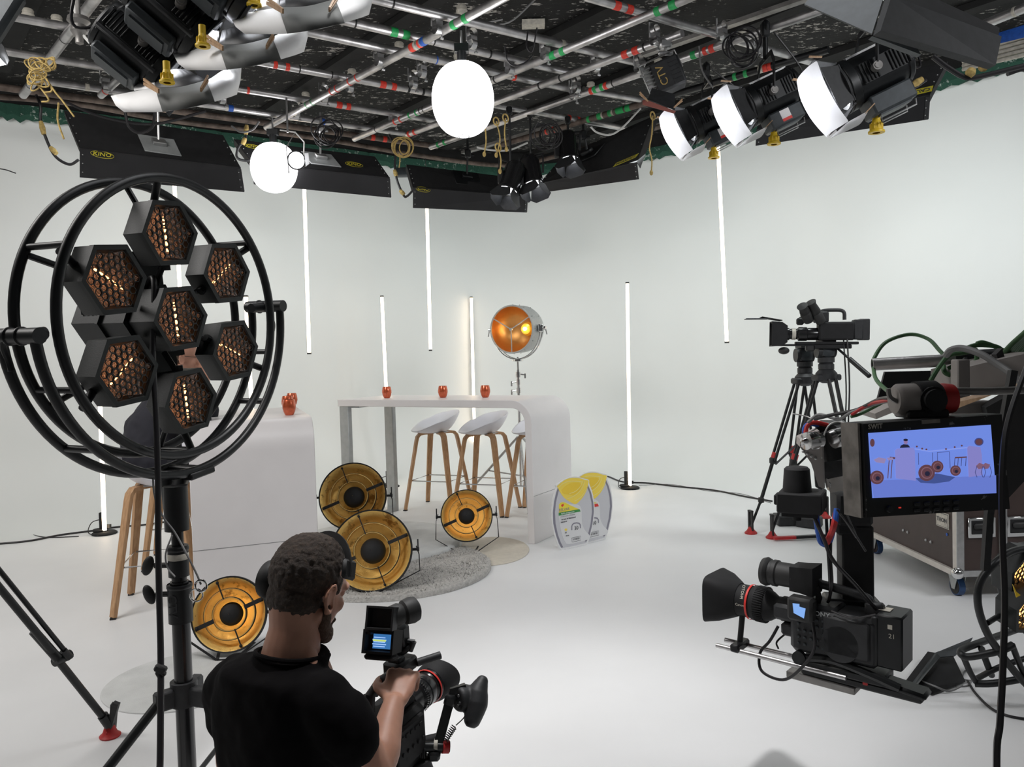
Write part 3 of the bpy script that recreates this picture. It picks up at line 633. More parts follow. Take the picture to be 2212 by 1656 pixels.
    if full:
        poly('printed_label', [(215, 720), (300, 690), (420, 730), (560, 740), (620, 800), (632, 920), (640, 1080), (690, 1200), (770, 1290), (730, 1370), (400, 1445), (330, 1400), (280, 1290), (240, 1100), (215, 930)], 'printlabel', .0014, 3)
        poly2('printed_patch', [(222, 885), (222, 740), (250, 705), (290, 696), (340, 705), (420, 750), (520, 795), (580, 822)], 'lemony', .0030)
        poly2('printed_band', [(217, 938), (216, 888), (590, 822), (607, 862)], 'pgreen', .0038)
        poly2('printed_badge', [(260, 745), (300, 725), (308, 750), (285, 780), (265, 770)], 'pred', .0040)
        xdir = (q(520, 850)-q(240, 900)).normalized(); up = V((0, 0, 1))
        def tx(s, zx, zy, size, m='ink', bold=False, nm='lettering'): mk(nm, text_mesh(s, size, q(zx, zy, .0048), xdir, up, .0003, bold), m, t, flat=True)
        tx('RELVAR', 315, 828, .029, 'inkl'); tx('92/22 microgrammes', 378, 884, .0145, 'foam', True); tx('poudre pour inhalation', 380, 934, .0145, 'inkl'); tx('furoate de fluticasone/', 394, 984, .0150, 'ink', True); tx('vilanterol', 308, 1046, .0150, 'ink', True)
        tx('30', 531, 1160, .040, 'ink'); tx('30', 342, 1243, .017, 'ink'); tx('doses', 371, 1292, .0135, 'ink', True); tx('0128781', 532, 1352, .0200, 'ink')
        mb = MB(); mb.strip([q(a_, b_, .0036) for a_, b_ in ((452, 1195), (452, 1130), (462, 1095), (492, 1074), (540, 1066), (585, 1074), (604, 1100), (606, 1160))], .008, .0005, nn); mk('printed_arch', mb, 'printdark', t)
        poly('printed_lens', [(318, 1180), (345, 1165), (370, 1180), (355, 1210), (335, 1210)], 'lemon', .0036, 3)
        fr = [(450, 1335), (610, 1300), (612, 1375), (455, 1412)]
    else:
        poly('printed_label', [(560, 740), (620, 800), (632, 920), (640, 1080), (690, 1200), (770, 1290), (730, 1370), (400, 1445), (330, 1400), (300, 1100), (300, 800), (400, 735)], 'printlabel', .0014, 3)
        poly2('printed_band', [(330, 905), (330, 860), (590, 812), (612, 860)], 'pred', .0038); poly2('printed_patch', [(330, 850), (330, 760), (480, 770), (580, 802)], 'lemony', .0030)
        xdir = (q(520, 850)-q(240, 900)).normalized(); up = V((0, 0, 1))
        mk('lettering', text_mesh('30', .040, q(531, 1160, .0048), xdir, up, .0003), 'ink', t, flat=True); mk('lettering', text_mesh('0128781', .0200, q(532, 1352, .0048), xdir, up, .0003), 'ink', t, flat=True)
        mb = MB(); mb.strip([q(a_, b_, .0036) for a_, b_ in ((452, 1195), (452, 1130), (462, 1095), (492, 1074), (540, 1066), (585, 1074), (604, 1100), (606, 1160))], .008, .0005, nn); mk('printed_arch', mb, 'printdark', t)
        fr = [(450, 1335), (610, 1300), (612, 1375), (455, 1412)]
    mb = MB(); mb.strip([q(a, b, .0036) for a, b in fr+[fr[0]]], .002, .0005, nn); mk('printed_frame', mb, 'ink', t)
    mb = MB(); m_ = q(520, 1500); mb.box(V((m_.x, m_.y, .006))-nn*.05, (.20, .12, .010), Matrix((xd, nn, V((0, 0, 1)))).transposed()); mk('foot', mb, 'foam', t)
    mb = MB(); a_ = q(520, 1480, -.012); mb.prism([a_, a_+V((0, 0, .25)), V((a_.x, a_.y, .012))-nn*.10], xd*.006); mk('back_strut', mb, 'foam', t)
sgn('grey and yellow display cut-out in front, printed with a green band', (1213, 1188), (1268, 1175.5), 0, 0, True, 'green')
sgn('grey and yellow display cut-out standing behind, printed with a red band', (1252, 1177), (1307, 1164.5), 39, -11, False, 'red')
# ------------------------------------------------------------------ fresnel spotlights of the grid
K['lens'] = mat('lit_fresnel_lens', (.9, .9, 1), .2, emit=(.93, .95, 1.0), es=11)
K['gel'] = mat('lit_diffusion_sheet', (.85, .85, .85), .6, trans=0, sub=0)
def translucent(m, col, amt):
    nt = m.node_tree; b = nt.nodes['Principled BSDF']; tr = nt.nodes.new('ShaderNodeBsdfTranslucent'); tr.inputs[0].default_value = (*col, 1)
    mx = nt.nodes.new('ShaderNodeMixShader'); mx.inputs[0].default_value = amt; o = nt.nodes['Material Output']
    nt.links.new(b.outputs[0], mx.inputs[1]); nt.links.new(tr.outputs[0], mx.inputs[2]); nt.links.new(mx.outputs[0], o.inputs[0])
translucent(K['gel'], (.9, .9, .92), .5)
def fresnel(c, az, tilt, sc, label, hang_z, group, paper=True, sticker=False, vents='ribs', power=30, kpos=(0, .06, -.27), left=False):
    """az: facing direction on plan (degrees from +Y, clockwise), tilt: degrees below level"""
    t = T('fresnel_spotlight', label, 'spotlight', c, group, rot=(0, 0, radians(-az)))
    TM = Matrix.Rotation(radians(-tilt), 4, 'X') @ Matrix.Scale(sc, 4)
    def mb(): m = MB(); m.T = TM; return m
    m = mb(); m.lathe([(0, -.24), (.135, -.24), (.15, -.225), (.15, -.20), (.142, -.195), (.142, .10), (.158, .11), (.162, .16), (.150, .175), (.135, .175), (.13, .12)], (0, 0, 0), (0, 1, 0), 40)
    for k in range(6): a = radians(60*k+20); m.sph((.152*cos(a), -.213, .152*sin(a)), .007, 8, 6)
    mk('housing', m, 'black', t, local=True)
    for k in range(10):
        pass
    for s in (-1, 1):
        m = mb(); m.box((s*.138, -.05, 0), (.010, .27, .13), bev=.003)
        for k in list(range(0, 5))+list(range(8, 14)): m.box((s*.146, .08-.022*k, .0), (.014, .008, .12), bev=.003)
        mk('cooling_ribs', m, 'black', t, local=True)
    m = mb(); m.box((0, -.06, .150), (.05, .30, .010)); m.box((.045, -.06, .143), (.012, .30, .012)); m.box((-.045, -.06, .143), (.012, .30, .012)); mk('top_rail', m, 'steel', t, local=True)
    m = mb(); m.lathe([(0, .012), (.06, .010), (.11, .004), (.13, -.01), (.128, -.03)], (0, .15, 0), (0, 1, 0), 36); mk('lens', m, 'lens', t, local=True)
    m = mb(); m.box((0, -.05, -.195 if not left else -.165), (.20, .27, .12 if not left else .06), bev=.012); m.box((0, -.05, -.26 if not left else -.2), (.14, .2, .012)); mk('ballast_box', m, 'slate', t, local=True)
    m = mb(); mk_bar = not left
    m.tube([(-.07, .05, -.265), (-.07, .06, -.30), (-.07, -.16, -.30), (-.07, -.17, -.265)], .005, 8); m.tube([(.07, .05, -.265), (.07, .06, -.30), (.07, -.16, -.30), (.07, -.17, -.265)], .005, 8); mk_bar and mk('bumper_bar', m, 'steel', t, local=True)
    if sticker:
        m = mb(); [m.box((s*.101, -.04, -.190), (.001, .075, .085)) for s in (-1, 1)]; o = mk('sticker', m, 'white', t, local=True)
        m = mb(); [m.box((s*.1015, -.04, -.222), (.0012, .075, .022)) for s in (-1, 1)]; mk('sticker_stripe', m, 'pred', o, local=True)
    ks = .62 if left else 1.0
    kn = MB(); p = (Matrix.Rotation(radians(az), 4, 'Z') @ (V(kpos)-c)) if left else TM @ V(kpos); kn.lathe([(r_*ks, h_*ks) for r_, h_ in [(0, 0), (.02, 0), (.026, -.02), (.034, -.055), (.042, -.06), (.042, -.07), (.02, -.07)]], p, (0, 0, 1), 20); kn.cyl(p+V((0, 0, .05*ks)), p, .02*ks, n=10)
    for k in range(10): a = 2*pi*k/10; kn.box(p+V((.03*cos(a)*ks, .03*sin(a)*ks, -.035*ks)), (.006, .006, .03*ks))
    mk('focus_knob', kn, 'yellow', t, local=True)
    # barn doors
    for k in ((0, 3) if left else range(4)):
        a = pi/2*k; R2 = Matrix.Rotation(a, 4, 'Y'); m = MB(); m.T = TM @ R2; fl = .075 if k % 2 == 0 else .05
        m.prism([(-.115, .18, .135), (.115, .18, .135), (.145, .30, .135+fl*1.0), (-.145, .30, .135+fl*1.0)], (0, 0, .004)); m.cyl((-.12, .178, .137), (.12, .178, .137), .006, n=8)
        mk('barn_door', m, 'dark', t, local=True)
    m = mb(); m.lathe([(.135, .17), (.165, .172), (.165, .186), (.135, .186)], (0, 0, 0), (0, 1, 0), 36); mk('gel_ring', m, 'dark', t, local=True)
    # yoke and hanger keep vertical
    m = MB(); hw = .185*sc
    m.strip([(hw-.005, 0, 0), (hw, 0, .02), (hw, 0, .22*sc), (hw*.7, 0, .30*sc), (-hw*.7, 0, .30*sc), (-hw, 0, .22*sc), (-hw, 0, .02), (-hw+.005, 0, 0)], .032, .007, V((0, 1, 0))); mk('yoke', m, 'black', t, local=True)
    for s in (-1, 1):
        m = MB(); m.cyl((s*.15*sc, 0, 0), (s*(hw+.012), 0, 0), .028*sc, n=16); m.cyl((s*(hw+.012), 0, 0), (s*(hw+.016), 0, 0), .018*sc, n=14); mk('yoke_bolt', m, 'alud', t, local=True)
    top = hang_z-c.z
    m = MB(); m.cyl((0, 0, .29*sc), (0, 0, top-.05), .016, n=10); m.box((0, 0, top-.02), (.06, .05, .10), bev=.01); m.torus((0, 0, top), .036, .01, (1, 0, 0), (0, 0, 1), 20, 8); mk('hook_clamp', m, 'black', t, local=True)
    m = MB(); m.tube(curve_pts([(.02, -.2*sc, .1*sc), (.05, -.34*sc, .05), (.08, -.30*sc, .22), (.03, -.05, top)], 6), .006, 6); mk('power_cord', m, 'cable', t, local=True)
    e = bpy.data.lights.new('fresnel_beam', 'SPOT'); e.energy = power; e.spot_size = radians(70); e.spot_blend = .6; e.shadow_soft_size = .1; e.color = (.95, .97, 1)
    eo = bpy.data.objects.new('fresnel_beam', e); COL.objects.link(eo); eo.parent = t; eo.matrix_local = TM @ Matrix.Translation((0, .19, 0)) @ Matrix.Rotation(radians(90), 4, 'X')
    return t, TM
def sheet(t, TM, pts_rows, m='paper', name='diffusion_sheet'):
    mb = MB(); mb.T = TM; rows = [curve_pts(r, 5) for r in pts_rows]; mb.rings([[V(p) for p in r] for r in rows], False, False, close=False)
    o = mk(name, mb, m, t, local=True, angle=180); modf(o, 'SUBSURF', levels=2, render_levels=2); return o
def pegs(t, TM, pts):
    for p, d in pts:
        mb = MB(); mb.T = TM; p = V(p); d = V(d).normalized(); x = d.cross(V((0, 0, 1))).normalized()
        for s in (-1, 1): mb.strip([p-d*.035+x*(s*.004), p+d*.04+x*(s*.008)], .009, .006)
        mk('clothes_peg', mb, 'peg', t, local=True)
gR = 'spotlights in the right hand row'
for px, py, d, sc, lab, stk, pw in ((1872, 165, 4.2, .86, 'largest of the three right spotlights, nearest, with folded white diffusion in front', False, 32), (1655, 212, 5.05, .84, 'middle spotlight of the right hand row with a white and red sticker', True, 26), (1527, 254, 5.75, .84, 'farthest spotlight of the right hand row, in front of the tilted tube', True, 22)):
    c = D(px, py, d)
    t, TM = fresnel(c, -84 if sc > .85 else -90, 24, sc, lab, ZA, gR, sticker=stk, power=pw)
    # white sheet pegged round the front of the doors
    F_ = .33; rows = []
    for s_, bow in ((-.225, 0), (-.18, .02), (-.07, .045), (.08, .05), (.19, .02)):
        rows.append([(-.19, .285+bow*.6, s_), (-.15, F_-.01+bow, s_), (-.05, F_+.02+bow, s_*.98), (.08, F_+.01+bow, s_*.96), (.20, .285, s_), (.21, .22, s_)])
    sheet(t, TM, rows, 'gel')
    sheet(t, TM, [[(-.2, .16, -.22), (0, .16, -.25), (.2, .16, -.22)], [(-.20, .23, -.225), (0, .23, -.25), (.20, .23, -.225)], [(-.19, .29, -.225), (0, .34, -.24), (.19, .29, -.225)]], 'gel')
    pegs(t, TM, [((-.2, .30, .21), (.1, 1, .6)), ((.2, .30, .21), (-.1, 1, .6)), ((-.18, .14, -.21), (.1, 1, -.4)), ((.18, .14, -.21), (0, 1, -.4))])
gL = 'spotlights at upper left with hanging paper'
def sheetW(t, rows, m='paper', name='diffusion_sheet', lift=0):
    """rows of (column, row, distance) triples, turned into points of the place"""
    Rz = Matrix.Rotation(-t.rotation_euler.z, 4, 'Z'); mb = MB()
    mb.rings([[Rz @ (D(*p)-t.location) for p in curve_pts(r, 4)] for r in rows], False, False, close=False)
    o = mk(name, mb, m, t, local=True, angle=180); modf(o, 'SOLIDIFY', thickness=.0012); return o
K['papershade'] = mat('shaded_paper', (.11, .115, .11), .7, 0, .05, 8)  # darker copy of the paper, shade put into its colour
for px, py, d, lab, ox, oy, sc, kp in ((306, 112, 3.15, 'lower of the upper left spotlights, its paper hanging lowest', 0, 0, 1.0, (360, 152)), (384, 34, 2.95, 'second upper left spotlight, above and right of the lowest one', 134, -92, 1.04, (437, 74)), (492, -52, 2.8, 'upper left spotlight cut off by the top edge of the photo', 258, -172, 1.1, (548, -15))):
    c = D(px, py, d); t, TM = fresnel(c, 62, 38, .70, lab, ZA, gL, sticker=False, power=20, kpos=D(*kp, 2.75), left=True)
    def q(x, y, z): return (239+ox+(x-239)*sc, 207+oy+(y-207)*sc, z*d/3.15)
    sheetW(t, [[q(239, 207, 3.2), q(290, 197, 3.1), q(335, 190, 3.02), q(390, 188, 2.98), q(445, 174, 3.0), q(485, 150, 3.1), q(522, 140, 3.25)],
               [q(250, 228, 3.12), q(300, 222, 3.0), q(342, 214, 2.9), q(396, 208, 2.86), q(456, 198, 2.88), q(500, 180, 3.0), q(520, 172, 3.2)],
               [q(268, 242, 3.1), q(310, 242, 2.98), q(351, 241, 2.88), q(400, 234, 2.84), q(440, 226, 2.86), q(490, 212, 2.98), q(512, 204, 3.15)]])
    sheetW(t, [[q(335, 189, 3.0), q(390, 187, 2.96), q(445, 173, 2.98)], [q(342, 214, 2.88), q(396, 208, 2.84), q(456, 198, 2.86)], [q(351, 241, 2.86), q(400, 234, 2.82), q(464, 220, 2.85)]], 'papershade', 'shaded_sheet')
    sheetW(t, [[q(284, 160, 3.3), q(310, 156, 3.3), q(335, 158, 3.3)], [q(290, 196, 3.12), q(318, 192, 3.06), q(336, 189, 3.02)]])
    sheetW(t, [[q(342, 160, 3.25), q(375, 150, 3.2), q(404, 150, 3.2)], [q(335, 189, 3.02), q(390, 187, 2.98), q(445, 173, 3.0)]], 'dark', 'front_flap')
    for (x0, y0), (x1, y1) in (((311, 176), (343, 197)), ((449, 169), (434, 194))):
        Rz = Matrix.Rotation(-t.rotation_euler.z, 4, 'Z'); A_ = Rz @ (D(*q(x0, y0, 2.9))-t.location); B_ = Rz @ (D(*q(x1, y1, 2.84))-t.location); mb = MB()
        for s in (-1, 1): mb.strip([A_+V((0, 0, s*.008)), B_+V((0, 0, s*.003))], .010, .006, V((0, 1, 0)))
        mk('clothes_peg', mb, 'peg', t, local=True)
    v = MB(); v.T = TM
    for k in range(8): v.box((-.155, -.19+.032*k, .04), (.006, .018, .03)); v.box((-.155, -.19+.032*k, -.03), (.006, .018, .03))
    mk('vent_slots', v, 'steel', t, local=True)
    v = MB(); v.T = TM
    for s in (-1, 1): v.box((-.165, -.04, s*.095), (.03, .36, .022), bev=.004); v.box((.165, -.04, s*.095), (.03, .36, .022), bev=.004)
    v.box((-.148, -.04, 0), (.012, .34, .19)); mk('side_cover', v, 'dark', t, local=True)

# ------------------------------------------------------------------ wall banks (fluorescent fixtures seen from behind)
K['flmet'] = mat('lit_fluorescent_tubes', (.9, .9, .9), .5, emit=(.95, 1, .98), es=4)
K['logoy'] = mat('yellow_print', (.60, .52, .04), .5)
K['flap'] = mat('satin_black_flap', (.02, .02, .022), .35, .3, .2, 4)
def bank(up, low, d, label, power, logos=(), caution=None, plate=None, dir_in=.5):
    """up: four pixel corners of the back panel (tl,tr,br,bl); low: two lower corners of the bottom flap; d: distance left, right"""
    dl, dr = d; tl = D(*up[0], dl); tr = D(*up[1], dr); br = D(*up[2], dr-.10); bl = D(*up[3], dl-.10); fl = D(*low[0], dl-.02); fr = D(*low[1], dr-.02)
    xd = (tr-tl).normalized(); nb = (tr-tl).cross(bl-tl).normalized()
    if nb.dot(tl-CP) < 0: nb = -nb
    t = T('wall_wash_light_bank', label, 'light fixture', (tl+tr+bl+br)/4, 'light banks aimed at the cyclorama')
    m = MB(); m.prism([tl, tr, br, bl], nb*.006); m.prism([tl, tr, tr+nb*.07, tl+nb*.07], (bl-tl).normalized()*.004); m.prism([tl, bl, bl+nb*.07, tl+nb*.07], xd*.004); m.prism([tr, br, br+nb*.07, tr+nb*.07], -xd*.004); mk('back_panel', m, 'blackm', t)
    nf = (fr-bl).cross(fl-bl).normalized(); nf = nf if nf.dot(bl-CP) > 0 else -nf
    m = MB(); m.prism([bl, br, fr, fl], nf*.004); m.cyl(bl, br, .006, n=8); mk('bottom_flap', m, 'flap', t)
    m = MB(); wv = (bl-tl).normalized()
    for k in range(4): a = tl.lerp(bl, .2+.2*k)+nb*.03+xd*.03; b = tr.lerp(br, .2+.2*k)+nb*.03-xd*.03; m.cyl(a.lerp(b, .03), a.lerp(b, .97), .012, n=10)
    mk('fluorescent_tube', m, 'flmet', t)
    m = MB()
    for P0, P1 in ((tl, bl), (tr, br)):
        for k in range(4): m.sph(P0.lerp(P1, .2+.2*k)-nb*.001+xd*(.02 if P0 is tl else -.02), .005, 8, 5)
    for P0, P1 in ((bl, fl), (br, fr)):
        for k in range(3): m.sph(P0.lerp(P1, .2+.3*k)-nf*.001+xd*(.02 if P0 is bl else -.02), .005, 8, 5)
    mk('rivet', m, 'steel', t)
    m = MB(); e0 = br.lerp(fr, .06); e1 = br.lerp(fr, .97); m.strip([e0-nf*.002-xd*.012, e1-nf*.002-xd*.012], .028, .003, nf); mk('corner_bracket', m, 'dark', t)
    def onp(px, py): return PL(px, py, tl-nb*.001, nb)
    for (px, py, s) in logos:
        c = onp(px, py); upv = -(bl-tl).normalized()
        m = MB(); P = [c+xd*(s*1.25*cos(a))+upv*(s*.55*sin(a)) for a in [2*pi*i/28 for i in range(29)]]; m.tube(P, .0018, 4); mk('logo_oval', m, 'logoy', t)
        m = text_mesh('KINO', s*.8, c-nb*.002, -xd if False else xd, upv, .0006, True); mk('lettering', m, 'logoy', t, flat=True)
    if caution:
        px, py, s, rot = caution; c = onp(px, py); upv = -(bl-tl).normalized(); Rm = Matrix((xd, nb, upv)).transposed()
        m = MB(); m.box(c-nb*.001, (s*2.2, .001, s*.55), Rm); o = mk('caution_label', m, 'logoy', t, flat=True)
        mk('lettering', text_mesh('CAUTION', s*.42, c-nb*.003, -xd, -upv, .0004, True), 'ink', o, flat=True)
    if plate:
        c = onp(*plate[0]); upv = -(bl-tl).normalized(); Rm = Matrix((xd, nb, upv)).transposed(); mm = plate[1]
        m = MB(); m.box(c-nb*.006, (.26, .012, .17), Rm, .003); o = mk('mounting_plate', m, mm, t)
        m = MB(); m.box(c-nb*.03+upv*.01, (.10, .04, .05), Rm, .006); m.cyl(c-nb*.04+upv*.02, V((c.x, c.y, 3.42))-nb*.08, .010, n=8); m.box(V((c.x, c.y, 3.36))-nb*.08, (.06, .05, .08), bev=.01); m.cyl(V((c.x-.06, c.y, 3.34))-nb*.08, V((c.x+.06, c.y, 3.34))-nb*.08, .012, n=8); m.cyl(V((c.x, c.y, 3.40))-nb*.08, V((c.x, c.y, 3.50))-nb*.08, .012, n=8)
        mk('swivel_mount', m, 'steel' if mm != 'black' else 'black', t)
    l = bpy.data.lights.new('bank_glow', 'AREA'); l.shape = 'RECTANGLE'; l.size = (tr-tl).length; l.size_y = .25; l.energy = power; l.color = (.94, 1, .985)
    lo = bpy.data.objects.new('bank_glow', l); COL.objects.link(lo); lo.parent = t; q = (tl+tr+bl+br)/4+nb*.12
    dv = (V((nb.x, nb.y, 0)).normalized()*dir_in+V((0, 0, -1))*.75).normalized(); lo.location = q-t.location; lo.rotation_euler = dv.to_track_quat('-Z', 'Y').to_euler()
    return t
bank([(138, 238), (482, 292), (520, 362), (172, 320)], [(172, 383), (528, 415)], (5.9, 6.3), 'black wall bank farthest left, with a grey mounting plate', 7.5, [(221, 334, .062)], None, ((345, 315), 'stealt'))
bank([(505, 300), (810, 338), (842, 384), (545, 352)], [(548, 398), (845, 427)], (6.75, 7.1), 'black wall bank behind the small globe, with a grey plate', 7.5, [(545, 316, .05), (765, 355, .06)], None, ((694, 345), 'stealt'))
bank([(878, 355), (1105, 383), (1140, 424), (892, 405)], [(892, 449), (1138, 459)], (7.7, 8.0), 'black wall bank at the far corner, facing us most squarely', 7.5, [(914, 409, .055)], None, ((1008, 386), 'black'))
bank([(1215, 338), (1412, 250), (1376, 350), (1165, 396)], [(1163, 417), (1380, 387)], (7.6, 7.1), 'black wall bank right of the far corner, with a small yellow label', 14, (), (1352, 346, .10, 0), ((1270, 335), 'black'))
bank([(1655, 225), (2047, 132), (2009, 204), (1634, 280)], [(1632, 315), (2005, 258)], (5.7, 5.3), 'black wall bank farthest right, behind the nearest spotlight, with yellow caution label', 26, (), (1975, 200, .10, 0), None)
# small grey flood peeping out between two banks
m = MB(); c = D(868, 372, 8.2); m.box(c, (.16, .1, .09), bev=.01, taper=.7); tag(mk('small_floodlight', m, 'slate'), 'small grey flood fixture between the second and third wall banks', 'light fixture')

# ------------------------------------------------------------------ big soft fixture at upper right
t = T('soft_light_fixture', 'large black soft light box tilted at the top right, lit inside', 'light fixture', D(1900, 30, 3.1))
a = D(1740, 8, 2.85); b_ = D(1908, 78, 2.75); c_ = D(1905, -10, 2.95); 
A0, B0, C0, E0 = D(1738, 12, 2.9), D(1884, 76, 2.65), D(1908, 0, 2.72), D(1790, -60, 2.95)
nn = (B0-A0).cross(C0-B0).normalized(); m = MB(); m.prism([A0, B0, C0, E0], nn*.006); mk('side_flap', m, 'slate', t)
P1, P2, P3, P4 = D(1910, 2, 2.70), D(1886, 77, 2.64), D(2134, 150, 2.9), D(2147, 88, 2.98)
nn = (P2-P1).cross(P3-P2).normalized(); m = MB(); m.prism([P1, P2, P3, P4], nn*.03); mk('front_flap', m, 'dark', t)
Q1, Q2, Q3 = D(1930, -30, 2.85), D(2150, 70, 3.08), D(2146, 90, 2.98)
nn2 = (P1-Q1).cross(P4-P1).normalized(); m = MB(); m.prism([Q1, P1, P4, Q2], nn2*.02); mk('top_panel', m, 'blackm', t)
m = MB(); G0 = D(1835, -25, 2.86); G1 = D(1905, 6, 2.74); G2 = D(1925, -28, 2.9); m.prism([G0, G1, G2], V((0, 0, .01))); m.prism([D(1790, -12, 2.9), D(1893, 12, 2.74), D(1905, -4, 2.80), D(1850, -40, 2.95)], V((0, 0, .01))); mk('lit_diffuser', m, 'flmet', t)
m = MB(); m.prism([D(1884, 78, 2.66), D(1990, 118, 2.85), D(1975, 92, 2.9)], V((0, .03, .0))); mk('lower_flap', m, 'slate', t)
m = MB(); m.cyl(D(1930, -20, 3.0), D(1930, -60, 3.3), .02, n=10); m.cyl(D(1930, -60, 3.3), V((D(1930, -60, 3.3).x, D(1930, -60, 3.3).y, 3.45)), .02); mk('hanging_mount', m, 'black', t)

# ------------------------------------------------------------------ par cans
def par_can(px, py, d, label, aimx=-.15, sc=1.0, hang=3.47, octo=True, pw=8):
    c = D(px, py, d); t = T('par_can_spotlight', label, 'spotlight', c, 'small black spotlights near the far corner'); ax = V((aimx, -.25, -1)).normalized()
    x, y, _ = frame_from(ax, V((0, 1, 0)))
    m = MB().lathe([(0, -.17), (.07, -.165), (.088, -.12), (.09, .06), (.094, .065), (.094, .09), (.08, .09), (.075, .06)], c, ax, 28); m.T = None; mk('can', m, 'blackg', t)
    m = MB().lathe([(0, .068), (.075, .068)], c, ax, 24); mk('lens', m, 'lens', t)
    for k in range(4):
        a = pi/2*k+.5; e = x*cos(a)+y*sin(a); g = ax.cross(e); h0 = c+ax*.095+e*.08; h1 = c+ax*.20+e*(.12 if k % 2 else .10); m = MB(); m.prism([h0-g*.065, h0+g*.065, h0.lerp(h1, .7)+g*.10, h1+g*.06, h1-g*.06, h0.lerp(h1, .7)-g*.10], e*.002); mk('barn_door', m, 'dark', t)
    m = MB(); m.strip([c-x*.10, c-x*.105-V((0, 0, -.16)), c+x*.105+V((0, 0, .16)), c+x*.10], .02, .004, y); m.cyl(c+V((0, 0, .16)), V((c.x, c.y, hang)), .011, n=8); m.box((c.x, c.y, hang-.03), (.05, .04, .07), bev=.01); mk('yoke', m, 'black', t)
    m = MB(); m.box(c+x*.10-ax*.02, (.05, .09, .13), bev=.01); mk('transformer_box', m, 'blackm', t)
    l = bpy.data.lights.new('par_beam', 'SPOT'); l.energy = pw; l.spot_size = radians(50); l.shadow_soft_size = .04; lo = bpy.data.objects.new('par_beam', l); COL.objects.link(lo); lo.parent = t; lo.location = c+ax*.10-t.location; lo.rotation_euler = ax.to_track_quat('-Z', 'Y').to_euler()
par_can(1104, 392, 6.6, 'left one of two small black spotlights hanging close together in the corner', -.35)
par_can(1148, 378, 6.7, 'right one of two small black spotlights hanging close together in the corner', .15)
par_can(1228, 326, 6.9, 'single small black spotlight over the wall bank right of the far corner', .05)
# little lit spotlight beside the small globe
c = D(640, 346, 6.2); t = T('small_round_spotlight', 'small bright round spotlight right beside the small globe', 'spotlight', c); ax = V((-.05, -1, -.25)).normalized(); x, y, _ = frame_from(ax)
mk('can', MB().lathe([(0, -.14), (.06, -.13), (.07, -.05), (.075, .0), (.065, .0)], c, ax, 24), 'black', t); mk('lens', MB().lathe([(0, .012), (.04, .008), (.064, -.004)], c, ax, 24), 'lens', t)
for s in (1,): m = MB(); m.prism([c+x*(.07)-y*.05*-1, c+x*.07-y*.05, c+x*.12-y*.03+ax*.06, c+x*.12+y*.05+ax*.06], x*.002); mk('barn_door', m, 'gel', t)
m = MB(); m.strip([c-x*.07+y*-.1, c-x*.07-y*-.1+V((0, 0, .0)), c+V((0, 0, .22)), c+V((0, 0, .22))], .01, .003); m.tube([c+x*(-.06)*-1, c+x*.07+V((0, 0, .14)), c+V((0, 0, .22)), c+V((-.12, 0, .24))], .006, 6); m.cyl(c+V((-.06, 0, .22)), V((c.x-.06, c.y, 3.47)), .008, n=8); mk('yoke', m, 'steel', t)

# ------------------------------------------------------------------ lettered flood lamp with copper gel
c = D(1442, 165, 5.2); t = T('cyc_flood_lamp', 'small black flood lamp with gold letters and a copper gel clipped below it', 'spotlight', c)
Rm = Matrix.Rotation(radians(-20), 3, 'Y') @ Matrix.Rotation(radians(-12), 3, 'Z')
m = MB(); m.box(c, (.20, .16, .20), Rm, .015)
for k in range(6): m.box(c+Rm@V((.055, -.082, -.075+.028*k)), (.06, .006, .012), Rm)
mk('housing', m, 'dark', t)
tm = text_mesh('CTV', .07, c+Rm@V((-.035, -.083, .0)), Rm@V((0, 0, 1)), Rm@V((-1, 0, 0)), .001); mk('lettering', tm, 'goldband', t)
m = MB()
for k in range(7): m.box(c+Rm@V((-.12, -.04, -.075+.025*k)), (.05, .12, .007), Rm)
mk('cooling_fins', m, 'steel', t)
m = MB(); m.tube([c+Rm@V((-.14, 0, -.1)), c+Rm@V((-.15, 0, .14)), c+Rm@V((.10, 0, .14)), c+Rm@V((.11, 0, .02))], .007, 8); m.cyl(c+V((-.01, 0, .15)), V((c.x-.01, c.y, 3.44)), .011, n=8); m.box((c.x-.01, c.y, 3.42), (.08, .06, .06), bev=.012); m.box((c.x-.01, c.y, 3.36), (.10, .03, .025), bev=.008); mk('yoke', m, 'steel', t)
g0 = D(1408, 190, 5.1); g1 = D(1458, 203, 5.1); g2 = D(1458, 238, 5.0); g3 = D(1400, 215, 5.0)
m = MB(); m.prism([g0, g1, g2, g3], V((0, .004, 0))); mk('barn_door', m, 'dark', t)
K['cugel'] = mat('copper_gel', (.30, .10, .08), .5); m = MB(); m.prism([D(1388, 216, 5.0), D(1398, 216, 4.95), D(1460, 240, 4.95), D(1456, 245, 4.95), D(1388, 226, 4.95)], V((0, .003, .0))); mk('copper_gel', m, 'cugel', t)
for p0, p1 in (((1382, 203), (1400, 219)), ((1474, 218), (1456, 232))):
    m = MB(); a = D(*p0, 4.95); b = D(*p1, 4.95); m.strip([a, b], .008, .006, V((0, 1, 0))); m.strip([a+V((0, 0, .012)), b], .008, .006, V((0, 1, 0))); mk('clothes_peg', m, 'peg', t)

